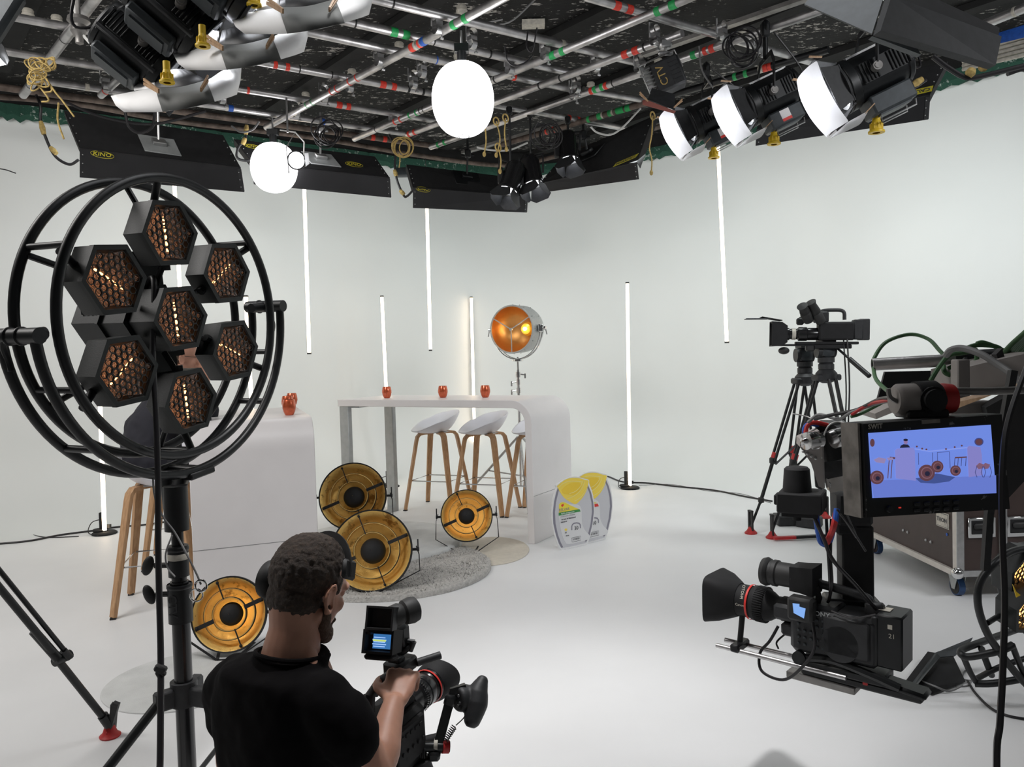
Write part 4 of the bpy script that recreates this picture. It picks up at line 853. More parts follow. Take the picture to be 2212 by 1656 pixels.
# ------------------------------------------------------------------ ropes, hanging cables and loose bits of the grid
def hang(name, label, pts, r, m, cat, grp=None): return cable(name, label, [D(*p) if len(p) == 3 else V(p) for p in pts], r, m, grp, 6, None, cat)
mb = MB(); random.seed(5)
for k in range(16):
    a0 = random.uniform(0, 6); c = D(88, 152, 4.1)+V((random.uniform(-.05, .05), random.uniform(-.04, .04), random.uniform(-.06, .05))); mb.torus(c, random.uniform(.03, .05), .004, V((random.random()-.5, .3, .8)).normalized(), V((.8, random.random()-.5, -.2)).normalized(), 16, 5)
for pts in ([(100, 170), (112, 195), (96, 200)], [(98, 168), (120, 200), (135, 218), (160, 252)], [(127, 222), (125, 260), (138, 300)], [(80, 180), (105, 215), (90, 220)]):
    mb.tube(curve_pts([D(*p, 4.1) for p in pts], 6), .005, 5)
tag(mk('tied_rope', mb, 'rope'), 'bundle of straw coloured rope wound round the thick pipe at upper left', 'rope')
for i, (lst, lab) in enumerate([([(1046, 252), (1050, 300), (1048, 320), (1046, 333)], 'first rope end hanging right of the large globe'), ([(1072, 262), (1080, 300), (1072, 335)], 'second forked rope end hanging right of the large globe'), ([(1092, 255), (1090, 290), (1094, 322)], 'third rope end hanging right of the large globe, shortest'), ([(1076, 318), (1082, 345), (1080, 370)], 'lowest rope end hanging over the far wall bank'), ([(1410, 250), (1408, 290), (1403, 320), (1408, 345), (1407, 373)], 'long rope hanging left of the farthest right spotlight')]):
    mb = MB(); P = [D(*p, 6.0) for p in lst]; mb.tube(curve_pts(P, 6), .0055, 6); mb.sph(P[-1], .014, 8, 6, (1, 1, 1.5)); mb.torus(P[0], .03, .006, (.7, .7, 0), (0, 0, 1), 14, 6); tag(mk('rope_end', mb, 'rope'), lab, 'rope', 'rope ends hanging from the grid')
mb = MB()
for k in range(5): mb.torus(D(870+random.uniform(-6, 6), 318, 6.4), random.uniform(.05, .085), .005, V((1, .3*(k-2), 0)).normalized(), V((0, 0, 1)), 24, 5)
mb.tube(curve_pts([D(862, 330, 6.4), D(864, 345, 6.4), D(862, 362, 6.4)], 6), .005, 5); tag(mk('coiled_rope', mb, 'rope'), 'coil of straw coloured rope hanging between the second and third wall banks', 'rope')
def conn(name, lab, pts, yel, d=6.0):
    t = T(name, lab, 'cable', D(*pts[0], d), 'cables with yellow connectors at the wall banks'); mk('cord', MB().tube(curve_pts([D(*p, d) for p in pts], 8), .011, 8), 'cable', t)
    for a, b in yel: m = MB(); A = D(*a, d-.01); B = D(*b, d-.01); m.cyl(A, A.lerp(B, .5), .014, .021, 12); m.cyl(A.lerp(B, .5), B, .021, .016, 12); mk('connector', m, 'yellow' if False else 'rope', t)
conn('power_cable', 'black power cable with yellow connectors looping down at far left of the banks', [(78, 205), (88, 230), (88, 262), (104, 310), (122, 340), (150, 355), (170, 345)], [((88, 262), (95, 290)), ((109, 318), (122, 332))])
conn('power_cable', 'black power cable looping down left of the small globe', [(532, 268), (530, 300), (515, 318), (512, 340), (530, 347), (545, 344)], [((530, 298), (524, 312)), ((533, 270), (531, 290))], 6.6)
conn('power_cable', 'black power cable looping down left of the far corner bank', [(840, 290), (854, 320), (853, 360), (858, 390), (872, 422), (880, 423), (893, 410)], [((852, 367), (856, 380)), ((864, 411), (873, 420))], 7.4)
conn('power_cable', 'grey and yellow cable loop under the tilted soft light box at right', [(2015, 62+60), (2050, 148), (2090, 168), (2140, 160), (2200, 145), (2225, 140)], [((2092, 165), (2100, 150)), ((2118, 148), (2130, 141))], 3.3)
conn('power_cable', 'cable with a yellow plug behind the nearest right spotlight', [(1918, 95), (1940, 140), (1955, 170), (1945, 190), (1950, 195), (1975, 188), (2000, 172)], [((1968, 186), (1992, 171)), ((1943, 194), (1958, 188))], 4.35)
for pts, r, m, lab in [([(158, 0, 4.0), (166, 40, 4.0), (176, 70, 4.0), (205, 105, 4.0), (232, 140, 4.0)], .008, 'cablew', 'white cable dropping beside the thick upper left pipe'),
    ([(273, -5, 3.4), (285, 20, 3.4), (300, 25, 3.4), (312, 8, 3.4)], .012, 'cabley', 'grey cable loop above the upper left spotlights'),
    ([(245, 70, 3.6), (230, 95, 3.6), (228, 113, 3.6), (240, 116, 3.6), (252, 90, 3.6)], .012, 'cabley', 'grey cable loop left of the lowest upper left spotlight'),
    ([(270, 240, 5.6), (278, 272, 5.6), (300, 287, 5.6), (328, 275, 5.6), (335, 242, 5.6)], .011, 'cable', 'black cable loop above the left wall bank'),
    ([(130, 215, 5.6), (220, 252, 5.6), (330, 268, 5.6), (445, 240, 5.6)], .010, 'cable', 'long black cable sagging over the left wall bank'),
    ([(1030, 318, 6.6), (1060, 324, 6.6), (1100, 324, 6.6), (1140, 308, 6.6)], .008, 'cablew', 'white cable sagging at the far corner'),
    ([(1276, 274, 6.4), (1290, 286, 6.4), (1318, 291, 6.4), (1345, 275, 6.4), (1384, 234, 6.4)], .008, 'cablew', 'white cable sagging left of the copper gel'),
    ([(1086, 42, 5.4), (1040, 52, 5.4), (1100, 48, 5.4), (1160, -5, 5.4)], .006, 'cabley', 'thin grey cable crossing the top centre pipes'),
    ([(1140, 68, 5.0), (1138, 100, 5.0), (1150, 110, 5.0), (1160, 60, 5.0)], .005, 'cable', 'thin black cable hanging from the cream box'),
    ([(1090, 100, 5.0), (1096, 130, 5.0), (1110, 142, 5.0), (1135, 135, 5.0), (1152, 118, 5.0)], .005, 'cable', 'thin black cable drooping right of the large globe'),
    ([(2176, 160, 3.4), (2212, 150, 3.4), (2230, 170, 3.4)], .01, 'cable', 'black cable end at the right edge near the ceiling'),
    ([(500, 272, 6.3), (520, 285, 6.3), (545, 280, 6.3), (560, 262, 6.3)], .008, 'cabley', 'grey cable looped round the perimeter pipe'),
    ([(1510, 100, 5.3), (1516, 150, 5.3), (1540, 190, 5.3)], .006, 'cabley', 'safety wire over the farthest right spotlight')]:
    hang('ceiling_cable', lab, pts, r, m, 'cable', 'loose cables in the grid')
for cx_, cy_, d, lab in ((705, 290, 6.5, 'coil of black cable over the second wall bank'), (1600, 100, 5.0, 'coil of black cable between the right spotlights'), (1178, 290, 6.6, 'coil of black cable above the paired spotlights')):
    mb = MB(); c = D(cx_, cy_, d)
    for k in range(7): mb.torus(c+V((random.uniform(-.05, .05), random.uniform(-.04, .04), random.uniform(-.04, .04))), random.uniform(.07, .11), .006, V((1, random.uniform(-.5, .5), random.uniform(-.2, .2))).normalized(), V((0, random.uniform(-.4, .4), 1)).normalized(), 24, 5)
    tag(mk('cable_coil', mb, 'cable'), lab, 'cable', 'coils of cable in the grid')
m = MB(); c = D(170, 55, 4.0); m.lathe([(0, .05), (.05, .04), (.055, .02), (.035, 0), (.04, -.03), (.02, -.06), (.02, -.09), (0, -.1)], c, (0, 0, 1), 18); m.cyl(c+V((0, 0, .05)), V((c.x, c.y, 3.45)), .012, n=8); tag(mk('hanging_bracket', m, 'alud'), 'grey metal bracket hanging from the thick upper left pipe', 'bracket')
m = MB(); p = [D(2085, 98, 4.6), D(2225, 55, 4.3), D(2225, 78, 4.3), D(2085, 112, 4.6)]; m.prism(p, V((0, .03, .02))); tag(mk('blue_cloth_strip', m, 'blue'), 'blue strip lying over pipes at the right edge', 'cloth')
m = MB()
for k in range(5): m.cyl(D(2080, 118+8*k, 4.9), D(2240, 72+10*k, 4.5), .012, n=8)
tag(mk('conduit_bundle', m, 'tapew'), 'bundle of pale conduits along the wall top at the right edge', 'conduit')
for a, b in (((1390, 118), (1790, -20)), ((1300, 325), (1470, 250)), ((1000, 330), (1230, 262))):
    m = MB(); m.strip([Z(*a, 3.7), Z(*b, 3.7)], .06, .03); tag(mk('cable_tray', m, 'alud'), 'narrow metal tray fixed under the black ceiling', 'cable tray', 'metal trays under the ceiling')
# loudspeaker edge and small lamp at the left border
m = MB(); q = D(-10, 45, 3.2); m.box(q, (.12, .06, .30), Matrix.Rotation(radians(35), 3, 'Y'), .02); tag(mk('reflector_panel', m, 'slate'), 'pale blue grey panel cut by the top left corner', 'panel')
c = D(-12, 118, 3.6); t = T('side_spotlight', 'lit spotlight cut off by the left edge near the ceiling', 'spotlight', c); mk('barn_door', MB().prism([D(-5, 85, 3.55), D(8, 100, 3.5), D(20, 130, 3.5), D(14, 142, 3.6), D(-10, 110, 3.6)], V((0, .004, 0))), 'dark', t); mk('lit_flap', MB().prism([D(-8, 118, 3.58), D(12, 139, 3.58), D(-8, 143, 3.58)], V((0, .004, 0))), 'lens', t); mk('lit_edge', MB().prism([D(-8, 45, 3.58), D(4, 50, 3.58), D(7, 66, 3.58), D(-8, 64, 3.58)], V((0, .004, 0))), 'lens', t); mk('hanger', MB().cyl(c, V((c.x, c.y, 3.45)), .02, n=10), 'black', t)
m = MB(); m.tube(curve_pts([D(-20, 362, 2.6), D(10, 366, 2.6), D(34, 374, 2.6)], 4), .002, 6); tag(mk('antenna_tip', m, 'blackm'), 'thin black rod tip entering at the left edge', 'rod')
# ------------------------------------------------------------------ round lamp with seven hexagon heads on its stand
K['hexred'] = mat('faceted_reflector', (.46, .42, .40), .22, .9, .35, 30, .9, 120)
K['fil'] = mat('glowing_filament', (1, .5, .2), .3, emit=(1, .40, .14), es=6)
K['hexbox'] = mat('textured_black_box', (.007, .009, .009), .5, .1, .2, 30, .05, 300)
def hexlamp(t, c, X, Zv, n, rc, depth, filang, back=None):
    """one hexagon head: box, front frame, honeycomb grille, reflector, lamp tube"""
    h = T('hexagon_head', None, None); bpy.data.objects.remove(h)
    def P(a, r, z): return c+X*(r*cos(a))+Zv*(r*sin(a))+n*z
    A = [pi/3*k for k in range(6)]
    m = MB(); m.rings([[P(a, rc*.93, -depth) for a in A], [P(a, rc*.985, -depth*.9) for a in A], [P(a, rc*.985, -.004) for a in A], [P(a, rc*.83, -.004) for a in A], [P(a, rc*.62, -depth*.7) for a in A]], True, False)
    head = mk('head_box', m, 'hexbox', t)
    m = MB(); m.rings([[P(a, rc, -.012) for a in A], [P(a, rc, .004) for a in A], [P(a, rc*.86, .004) for a in A], [P(a, rc*.83, -.002) for a in A]], False, False); mk('front_frame', m, 'hexbox', head)
    m = MB(); rows = [[P(a+pi/24*0, rc*.80*s, -depth*.55*(1-s*s)-.008) for a in [2*pi*i/36 for i in range(36)]] for s in (.05, .3, .55, .8, 1.02)]; m.rings(rows, True, False); mk('reflector', m, 'hexred', head)
    m = MB(); e = X*cos(filang)+Zv*sin(filang); 
    for k in range(6): a0 = c-n*.018+e*(-.052+k*.0175); m.cyl(a0, a0+e*.0115, .0032, n=8)
    mk('filament', m, 'fil', head)
    m = MB(); s = rc*.115; hh = s*sqrt(3)
    for i in range(-9, 10):
        for j in range(-9, 10):
            x = 1.5*s*i; y = hh*(j+.5*(i % 2))
            if max(abs(y), abs(y*.5+x*sqrt(3)/2), abs(y*.5-x*sqrt(3)/2)) > rc*.83*sqrt(3)/2-s*.2: continue
            o_ = [V((x+s*cos(a), y+s*sin(a), 0)) for a in A]; i_ = [V((x+s*.80*cos(a), y+s*.80*sin(a), 0)) for a in A]
            vs = [c+X*p.x+Zv*p.y+n*z for z, L in ((.0005, o_), (.0005, i_), (-.004, i_)) for p in L]
            m.add(vs, [(q, (q+1) % 6, 6+(q+1) % 6, 6+q) for q in range(6)]+[(6+q, 6+(q+1) % 6, 12+(q+1) % 6, 12+q) for q in range(6)])
    mk('honeycomb_grille', m, 'hexbox', head, flat=True)
    return head
hc = V((-0.9639, 2.2961, 1.5181)); hX = V((.3711, .9199, .1264)).normalized(); hn = V((.9281, -.3718, -.019)).normalized(); hn = (hn-hX*hn.dot(hX)).normalized(); hZ = V((-.0295, -.1243, .9918)); hZ = (hZ-hX*hZ.dot(hX)-hn*hZ.dot(hn)).normalized()
t = T('round_hexagon_lamp', 'large round black lamp with seven hexagon heads facing right, left foreground', 'lamp', V((-.99, 2.27, 0)))
m = MB(); m.torus(hc, .40, .0135, hX, hZ, 96, 12); m.torus(hc-hn*.15, .40, .0135, hX, hZ, 96, 12)
for a in (0, 1.0, 1.95, pi+.0, -1.0, -1.95): e = hX*sin(a)+hZ*cos(a); m.cyl(hc+e*.40, hc+e*.40-hn*.15, .009, n=10)
mk('ring_frame', m, 'black', t)
rr_ = .245; fa = [pi/2, .55, -.5, pi/2, .6, -.6]
for k in range(6):
    a = k*pi/3; e = hX*sin(a)+hZ*cos(a); hp = hc+e*rr_; hexlamp(t, hp, hX, hZ, hn, .105, .075, fa[k])
    m = MB(); m.cyl(hp-hn*.05+e*.08, hc+e*.40-hn*.02, .011, n=10); m.cyl(hp-hn*.04-e*.085, hc+e*.10-hn*.08, .009, n=8); m.cyl(hp-hn*.03-e*.09, hp-hn*.03-e*.105, .012, n=6); m.cyl(hc+e*.40-hn*.15, hp-hn*.06, .009, n=8); mk('head_arm', m, 'black', t)
hexlamp(t, hc, hX, hZ, hn, .105, .10, pi/2)
m = MB()
for r0, z0, z1 in ((.115, -.10, -.19), (.125, -.19, -.20), (.095, -.20, -.33)):
    m.rings([[hc+hX*(r0*cos(pi/3*k))+hZ*(r0*sin(pi/3*k))+hn*z for k in range(6)] for z in (z0, z1)])
m.box(hc-hn*.15-hZ*.125, (.05, .18, .17), Matrix((hn, hX, hZ)).transposed()); m.box(hc-hn*.15+hZ*.125, (.05, .15, .15), Matrix((hn, hX, hZ)).transposed()); m.box(hc-hn*.16+hX*.07-hZ*.06, (.04, .14, .13), Matrix((hn, hX, hZ)).transposed())
for k in range(5): m.box(hc-hn*(.22+.018*k)-hX*.083+hZ*.04, (.006, .004, .03), Matrix((hn, hX, hZ)).transposed())
mk('control_box', m, 'hexbox', t)
m = MB(); YR = .458
for o_ in (-.005, -.125): m.torus(hc+hn*o_, YR, .0135, hX, hZ, 56, 12, pi/2, pi*1.5)
for a in (pi/2+.75, pi, pi*1.5-.75): e = hX*sin(a)+hZ*cos(a); m.cyl(hc+e*YR-hn*.005, hc+e*YR-hn*.125, .010, n=10)
mk('yoke', m, 'black', t)
for s in (-1, 1):
    m = MB(); p = hc+hX*(s*YR); m.cyl(p+hn*.012, p-hn*.142, .020, n=16); m.cyl(hc+hX*(s*.385)-hn*.065, p-hn*.065, .016, n=12); m.torus(p-hn*.05, .020, .004, hX, hZ, 20, 6); m.torus(p-hn*.09, .020, .004, hX, hZ, 20, 6)
    q = p-hn*.075; m.tube(curve_pts([q, q-hZ*.02+hn*.03*s-hX*.01, q-hZ*.06+hn*.035*s, q-hZ*.085+hn*.03*s], 5), .008, 8, rad=None); mk('pivot_clamp', m, 'black', t)
bt = hc-hn*.065-hZ*YR
pol = lambda z: V((-.99, 2.27, z))
m = MB(); m.box(bt-hZ*.01, (.16, .10, .02), Matrix((hn, hX, hZ)).transposed(), .004); m.cyl(bt-V((.0, 0, .02)), pol(1.0), .022, n=16); m.cyl(bt+V((-.05, 0, -.02)), bt+V((-.045, 0, -.12)), .020, n=14); m.cyl(pol(1.03), pol(.90), .034, .034, 20); mk('spigot_block', m, 'black', t)
def zat(py): return CAMZ-(py-786)/FPX*2.27
m = MB(); m.cyl(pol(.92), pol(.84), .017, n=18); m.cyl(pol(.84), pol(.73), .021, n=18); m.cyl(pol(zat(1255)), pol(.0+.12), .0255, n=22); mk('pole', m, 'blackg', t)
m = MB(); m.cyl(pol(.855), pol(.765), .029, n=22); m.lathe([(.029, 0), (.031, .003), (.031, .01), (.029, .013)], pol(.84), (0, 0, 1), 22); mk('upper_collar', m, 'black', t)
m = MB().lathe([(.0293, 0), (.0297, .001), (.0297, .017), (.0293, .018)], pol(.815), (0, 0, 1), 22); mk('label_band', m, 'tapew', t)
m = MB(); m.cyl(pol(.74), pol(.63), .034, n=22); m.lathe([(.034, 0), (.036, .003), (.036, .01), (.034, .013)], pol(.73), (0, 0, 1), 22); lc = mk('lower_collar', m, 'black', t)
mk('lettering', text_mesh('CTV', .035, pol(.685)+V((-.008, -.0345, 0)), (0, 0, -1), (1, -.1, 0), .0006, True), 'dark', lc, flat=True)
for z in (.80, .715):
    m = MB(); p = pol(z)+V((-.03, -.01, 0)); m.cyl(p, p-V((.035, 0, 0)), .008, n=10); m.sph(p-V((.055, 0, 0)), .03, 16, 10, (.55, .35, 1.0), Matrix.Rotation(radians(20 if z > .75 else -20), 3, 'Y')); mk('wing_knob', m, 'rubber', t)
zc = zat(1505); m = MB(); m.cyl(pol(zc+.04), pol(zc-.03), .038, n=20)
legs = [(-2.35, 1), (-.35, 1), (1.45, 1)]
for a, _ in legs: e = V((cos(a), sin(a), 0)); m.box(pol(zc)+e*.055, (.06, .035, .055), Matrix.Rotation(a, 3, 'Z'), .006)
mk('leg_hub', m, 'dark', t)
for a, _ in legs:
    e = V((cos(a), sin(a), 0)); m = MB(); m.cyl(pol(zc)+e*.07, pol(.012)+e*.50, .014, n=12); mk('leg', m, 'black', t); mk('brace', MB().cyl(pol(.14), pol(.18)+e*.31, .008, n=8), 'black', t); mk('rubber_foot', MB().sph(pol(.014)+e*.50, .018, 10, 8), 'rubber', t)
mk('pole_foot', MB().cyl(pol(.10), pol(.16), .032, n=18), 'black', t)
m = MB(); m.tube(curve_pts([D(330, 1025, 2.2), D(334, 1070, 2.2), D(352, 1115, 2.22), D(378, 1150, 2.22), D(405, 1200, 2.2), D(425, 1240, 2.2), D(434, 1262, 2.2)], 6), .003, 6); m.tube(curve_pts([D(372, 1155, 2.24), D(358, 1195, 2.22), D(362, 1225, 2.22), D(378, 1245, 2.2)], 6), .0025, 6); mk('safety_wire', m, 'cabley', t)
m = MB(); m.torus(D(434, 1265, 2.2), .016, .0035, V((.5, 0, .8)).normalized(), V((.8, 0, -.5)).normalized(), 18, 6); m.torus(D(424, 1285, 2.2), .018, .0022, V((1, 0, 0)), V((0, 0, 1)), 18, 6); mk('carabiner', m, 'chrome', t)
pts = [hc-hn*.2-hZ*.02, D(330, 600, 2.25), D(330, 760, 2.22), D(337, 900, 2.18), D(341, 1020, 2.15), D(342, 1200, 2.1), D(347, 1400, 2.05), D(347, 1520, 2.0), D(346, 1640, 1.95), D(345, 1720, 1.92)]
p_ = D(345, 1720, 1.92); pts += [V((p_.x+.03, p_.y-.05, .006)), V((p_.x+.2, p_.y-.25, .006))]
t = T('hanging_power_cable', 'thick black cable hanging from the round hexagon lamp to the floor', 'cable', V((pts[-1].x, pts[-1].y, 0)))
mk('cord', MB().tube(curve_pts(pts, 8), .0085, 10), 'cable', t); c = D(347, 1444, 2.03); m = MB(); m.box(c, (.03, .02, .02), Matrix.Rotation(.5, 3, 'Y'), .004); m.box(c+V((0, 0, -.012)), (.022, .018, .022), Matrix.Rotation(-.5, 3, 'Y'), .004); mk('cable_clip', m, 'rubber', t)

# ------------------------------------------------------------------ tripod leg entering at the left edge
t = T('camera_tripod', 'black tripod leg with a red floor shoe reaching in from the left edge', 'tripod', Z(236, 1590))
f = Z(238, 1575, .03); kn = D(332//2+155, 1420, 3.05) if False else D(133, 1416, 2.75); a0 = D(-140, 1060, 2.45); a1 = D(-140, 1100, 2.42)
kn2 = D(118, 1408, 2.78); sh = D(238, 1560, 2.92)
m = MB(); m.cyl(a0+V((0, 0, .0)), D(150, 1418, 2.78), .0085, n=10); mk('leg_tube', m, 'black', t)
m = MB(); m.cyl(a1, D(122, 1418, 2.74), .0125, n=12); m.cyl(D(72, 1362, 2.70), D(125, 1422, 2.74), .016, n=12); mk('leg_tube', m, 'black', t)
m = MB(); A_, B_ = D(117, 1430, 2.74), D(152, 1412, 2.8); m.cyl(A_, B_, .017, n=12); m.cyl(D(150, 1420, 2.78), D(136, 1405, 2.76), .014, n=12); mk('leg_clamp', m, 'black', t)
m = MB(); m.cyl(D(125, 1425, 2.76), D(234, 1562, 2.92), .0135, n=12); m.cyl(D(222, 1545, 2.9), D(236, 1565, 2.92), .019, n=12); mk('lower_leg_tube', m, 'black', t)
m = MB(); m.strip([D(236, 1570, 2.92), D(252, 1517, 2.90)], .022, .016, V((0, 1, 0))); m.strip([D(243, 1572, 2.95), D(247, 1520, 2.9)], .022, .016, V((0, 1, 0))); mk('rubber_strap', m, 'rubber', t)
g = Z(238, 1590); m = MB().lathe([(0, 0), (.036, 0), (.038, .006), (.026, .016), (.016, .045), (0, .05)], g, (0, 0, 1), 20); m.sph(g+V((.0, -.02, .022)), .006, 8, 6); mk('floor_shoe', m, 'redp', t)

# ------------------------------------------------------------------ cables lying on the floor
def floor_cable(pxs, r, label, m='cable'):
    P = [Z(x, y, r) for x, y in pxs]; o = mk('floor_cable', MB().tube(curve_pts(P, 8), r, 6), m); tag(o, label, 'cable', 'cables on the studio floor')
floor_cable([(-40, 1177), (60, 1168), (130, 1155), (205, 1145), (250, 1138), (320, 1132), (400, 1120)], .008, 'black cable on the floor at far left, leading to the nearest lit tube')
floor_cable([(-40, 1156), (40, 1150), (100, 1160), (170, 1158)], .004, 'thin grey cable on the floor at far left')
floor_cable([(1220, 1018), (1262, 1022), (1310, 1028), (1345, 1040), (1400, 1043), (1460, 1050), (1540, 1058), (1610, 1072), (1668, 1082)], .008, 'long black cable on the floor from the display boards to the tripods')
floor_cable([(845, 1052), (900, 1040), (960, 1033), (1030, 1022), (1100, 1017)], .004, 'thin grey cable along the floor behind the stools', 'cabley')
floor_cable([(1380, 1048), (1450, 1046), (1530, 1060), (1600, 1066), (1665, 1086)], .003, 'thin grey cable running beside the long black one', 'cabley')
floor_cable([(2090, 1470), (2110, 1500), (2150, 1535), (2212, 1552), (2300, 1555)], .005, 'thin black cable on the floor in the lower right corner')
floor_cable([(2010, 1453), (2045, 1478), (2090, 1480), (2100, 1455), (2085, 1448), (2080, 1465), (2100, 1470)], .003, 'thin grey cable looped beside the black floor fixture', 'cabley')

# ------------------------------------------------------------------ vertical cable close to the lens at right
P = [D(2290, 600, 1.3), D(2230, 760, 1.2), D(2180, 900, 1.12), D(2166, 1000, 1.08), D(2165, 1150, 1.05), D(2170, 1300, 1.03), D(2166, 1450, 1.0), D(2160, 1560, .98), D(2153, 1700, .965)]
e_ = P[-1]; P += [V((e_.x-.004, e_.y-.02, .45)), V((e_.x+.01, e_.y-.05, .08)), V((e_.x+.3, e_.y-.1, .006))]
cable('hanging_power_cable', 'black cable hanging in the near right foreground across the flight case', P, .0042)
# ------------------------------------------------------------------ people
K['skin'] = mat('skin', (.46, .235, .16), .5, 0, .06, 40, sub=.12)
K['shirt'] = mat('black_cotton', (.0045, .004, .0045), .95, 0, .12, 20, .06, 160, spec=.12)
K['shirt2'] = mat('dark_navy_knit', (.020, .020, .028), .85, 0, .12, 20, .1, 160)
K['hair'] = flecked('short_brown_hair', (.040, .025, .017), (.12, .078, .050), 90, .50, (1, 1, 1), .65, soft=.25, bump=.9)
K['beard'] = flecked('brown_beard', (.10, .060, .040), (.20, .12, .08), 160, .48, rough=.8, soft=.3, bump=.8)
K['jeans'] = mat('dark_trousers', (.018, .019, .024), .8, 0, .2, 30)
cl = bpy.data.textures.new('strands', 'CLOUDS'); cl.noise_scale = .012; cl.noise_depth = 3
cl2 = bpy.data.textures.new('folds', 'CLOUDS'); cl2.noise_scale = .11; cl2.noise_depth = 2
def loft(mb, pts, n=20):
    """pts: (point, radius) or (point, radius, flattening) - a tapering limb with round ends"""
    P = [V(p[0]) for p in pts]; R_ = [p[1] for p in pts]; d0 = (P[0]-P[1]).normalized(); d1 = (P[-1]-P[-2]).normalized()
    P = [P[0]+d0*R_[0]*.8, P[0]+d0*R_[0]*.45]+P+[P[-1]+d1*R_[-1]*.45, P[-1]+d1*R_[-1]*.8]; R_ = [R_[0]*.5, R_[0]*.85]+R_+[R_[-1]*.85, R_[-1]*.5]
    # subdivide
    Q = curve_pts(P, 4); rr = []
    for k in range(len(P)-1):
        for i in range(4): rr.append(R_[k]+(R_[k+1]-R_[k])*i/4)
    rr.append(R_[-1]); mb.tube(Q, 0, n, False, rr)
def torso(mb, secs, n=32):
    """secs: (centre, right axis, forward axis, half width, half depth)"""
    rows = []
    for c, x, y, rw, rd in secs: rows.append([V(c)+x*(rw*(abs(cos(a))**.8)*(1 if cos(a) > 0 else -1))+y*(rd*sin(a)) for a in [2*pi*i/n for i in range(n)]])
    mb.rings(rows)
def fuse(o, vox, it=6, fac=.6, fold=0):
    modf(o, 'REMESH', mode='VOXEL', voxel_size=vox, use_smooth_shade=True); modf(o, 'SMOOTH', iterations=it, factor=fac)
    if fold: m = modf(o, 'DISPLACE', strength=fold, mid_level=.5); m.texture = cl2
def head_mesh(mb, c, yaw, nod, s=1.0, roll=0):
    """skull, face, nose, lips, chin, ears; returns the frame"""
    Rm = Matrix.Rotation(-yaw, 3, 'Z') @ Matrix.Rotation(-nod, 3, 'X') @ Matrix.Rotation(roll, 3, 'Y')
    def L(x, y, z): return c+Rm@(V((x, y, z))*s)
    mb.sph(L(0, -.012, .035), .092*s, 28, 20, (.84, 1.06, .98), Rm)
    mb.sph(L(0, .030, -.030), .062*s, 24, 16, (.96, .95, 1.25), Rm)
    mb.sph(L(0, .052, -.085), .030*s, 16, 12, (1.1, .9, .85), Rm)
    for q in (-1, 1):
        loft(mb, [(L(q*.055, -.005, -.055), .018*s), (L(q*.042, .03, -.082), .017*s), (L(q*.015, .06, -.092), .016*s)], 12)
        mb.sph(L(q*.033, .068, -.022), .023*s, 14, 10, (1, .7, .9), Rm)
        loft(mb, [(L(q*.012, .088, .022), .008*s), (L(q*.032, .086, .027), .009*s), (L(q*.050, .070, .020), .008*s)], 10)
        mb.sph(L(q*.030, .078, .006), .0125*s, 12, 8, (1, .6, .8), Rm)
        e = L(q*.080, -.008, -.008); m2 = Matrix.Rotation(q*.35, 3, 'Z')
        ring = [e+Rm@(m2@V((q*.006+q*.006*abs(sin(a)), .017*cos(a)-.004*sin(a), .031*sin(a)-.004))) for a in [2*pi*i/18 for i in range(18)]]
        mb.tube([V(p) for p in ring], .0045*s, 8, True); mb.sph(e+Rm@V((q*.001, .0, -.004)), .02*s, 12, 10, (.30, .72, 1.2), Rm@m2); mb.sph(e+Rm@V((q*.003, .004, -.034)), .009*s, 10, 8, (.6, .8, 1), Rm)
    loft(mb, [(L(0, .090, .018), .008*s), (L(0, .102, -.003), .0095*s), (L(0, .112, -.020), .012*s)], 12)
    for q in (-1, 1): mb.sph(L(q*.011, .100, -.024), .0085*s, 10, 8)
    loft(mb, [(L(-.020, .082, -.052), .005*s), (L(0, .091, -.049), .0065*s), (L(.020, .082, -.052), .005*s)], 10)
    loft(mb, [(L(-.018, .080, -.061), .005*s), (L(0, .089, -.062), .0075*s), (L(.018, .080, -.061), .005*s)], 10)
    return L, Rm
def hand_mesh(mb, wrist, palm_dir, back, side, curl, s=1.0, thumb_side=1, spread=.0, thumb_curl=.6):
    """palm plus five separate fingers. side points to the little finger; curl: three bend angles (radians)"""
    f = V(palm_dir).normalized(); b = V(back).normalized(); b = (b-f*b.dot(f)).normalized(); sd = V(side).normalized(); sd = (sd-f*sd.dot(f)-b*sd.dot(b)).normalized()
    Rm = Matrix((sd, f, b)).transposed(); w_ = V(wrist)
    mb.sph(w_+f*(.048*s), .05*s, 18, 14, (.82, 1.05, .33), Rm)
    for k in range(4): loft(mb, [(w_+f*(.01*s)+sd*((-.018+.012*k)*s), .014*s), (w_+f*(.085*s)+sd*((-.030+.020*k)*s)+b*(.002*s), .0115*s)], 10)
    lens = [(.042, .026, .020), (.046, .029, .022), (.043, .027, .021), (.034, .021, .018)]
    for k in range(4):
        p = w_+f*((.092-.004*abs(k-1.3))*s)+sd*((-.030+.020*k)*s)+b*(.003*s); a = 0; P = [(p, .0100*s)]; d_ = (f+sd*((k-1.5)*spread)).normalized()
        for seg, cu in zip(lens[k], curl):
            a += cu; dd = d_*cos(a)-b*sin(a); p = p+dd*(seg*s); P.append((p, (.0092-.0006*len(P))*s))
        loft(mb, P, 10)
    t0 = w_+f*(.022*s)-sd*(.026*s); d1 = (f*.62-sd*.72-b*.30*thumb_curl).normalized(); d2 = (f*.9-sd*.15-b*.6*thumb_curl).normalized(); d3 = (f*.9+sd*.25-b*.7*thumb_curl).normalized()
    loft(mb, [(t0, .015*s), (t0+d1*.035*s, .0125*s), (t0+(d1*.035+d2*.034)*s, .0108*s), (t0+(d1*.035+d2*.034+d3*.028)*s, .0092*s)], 10)
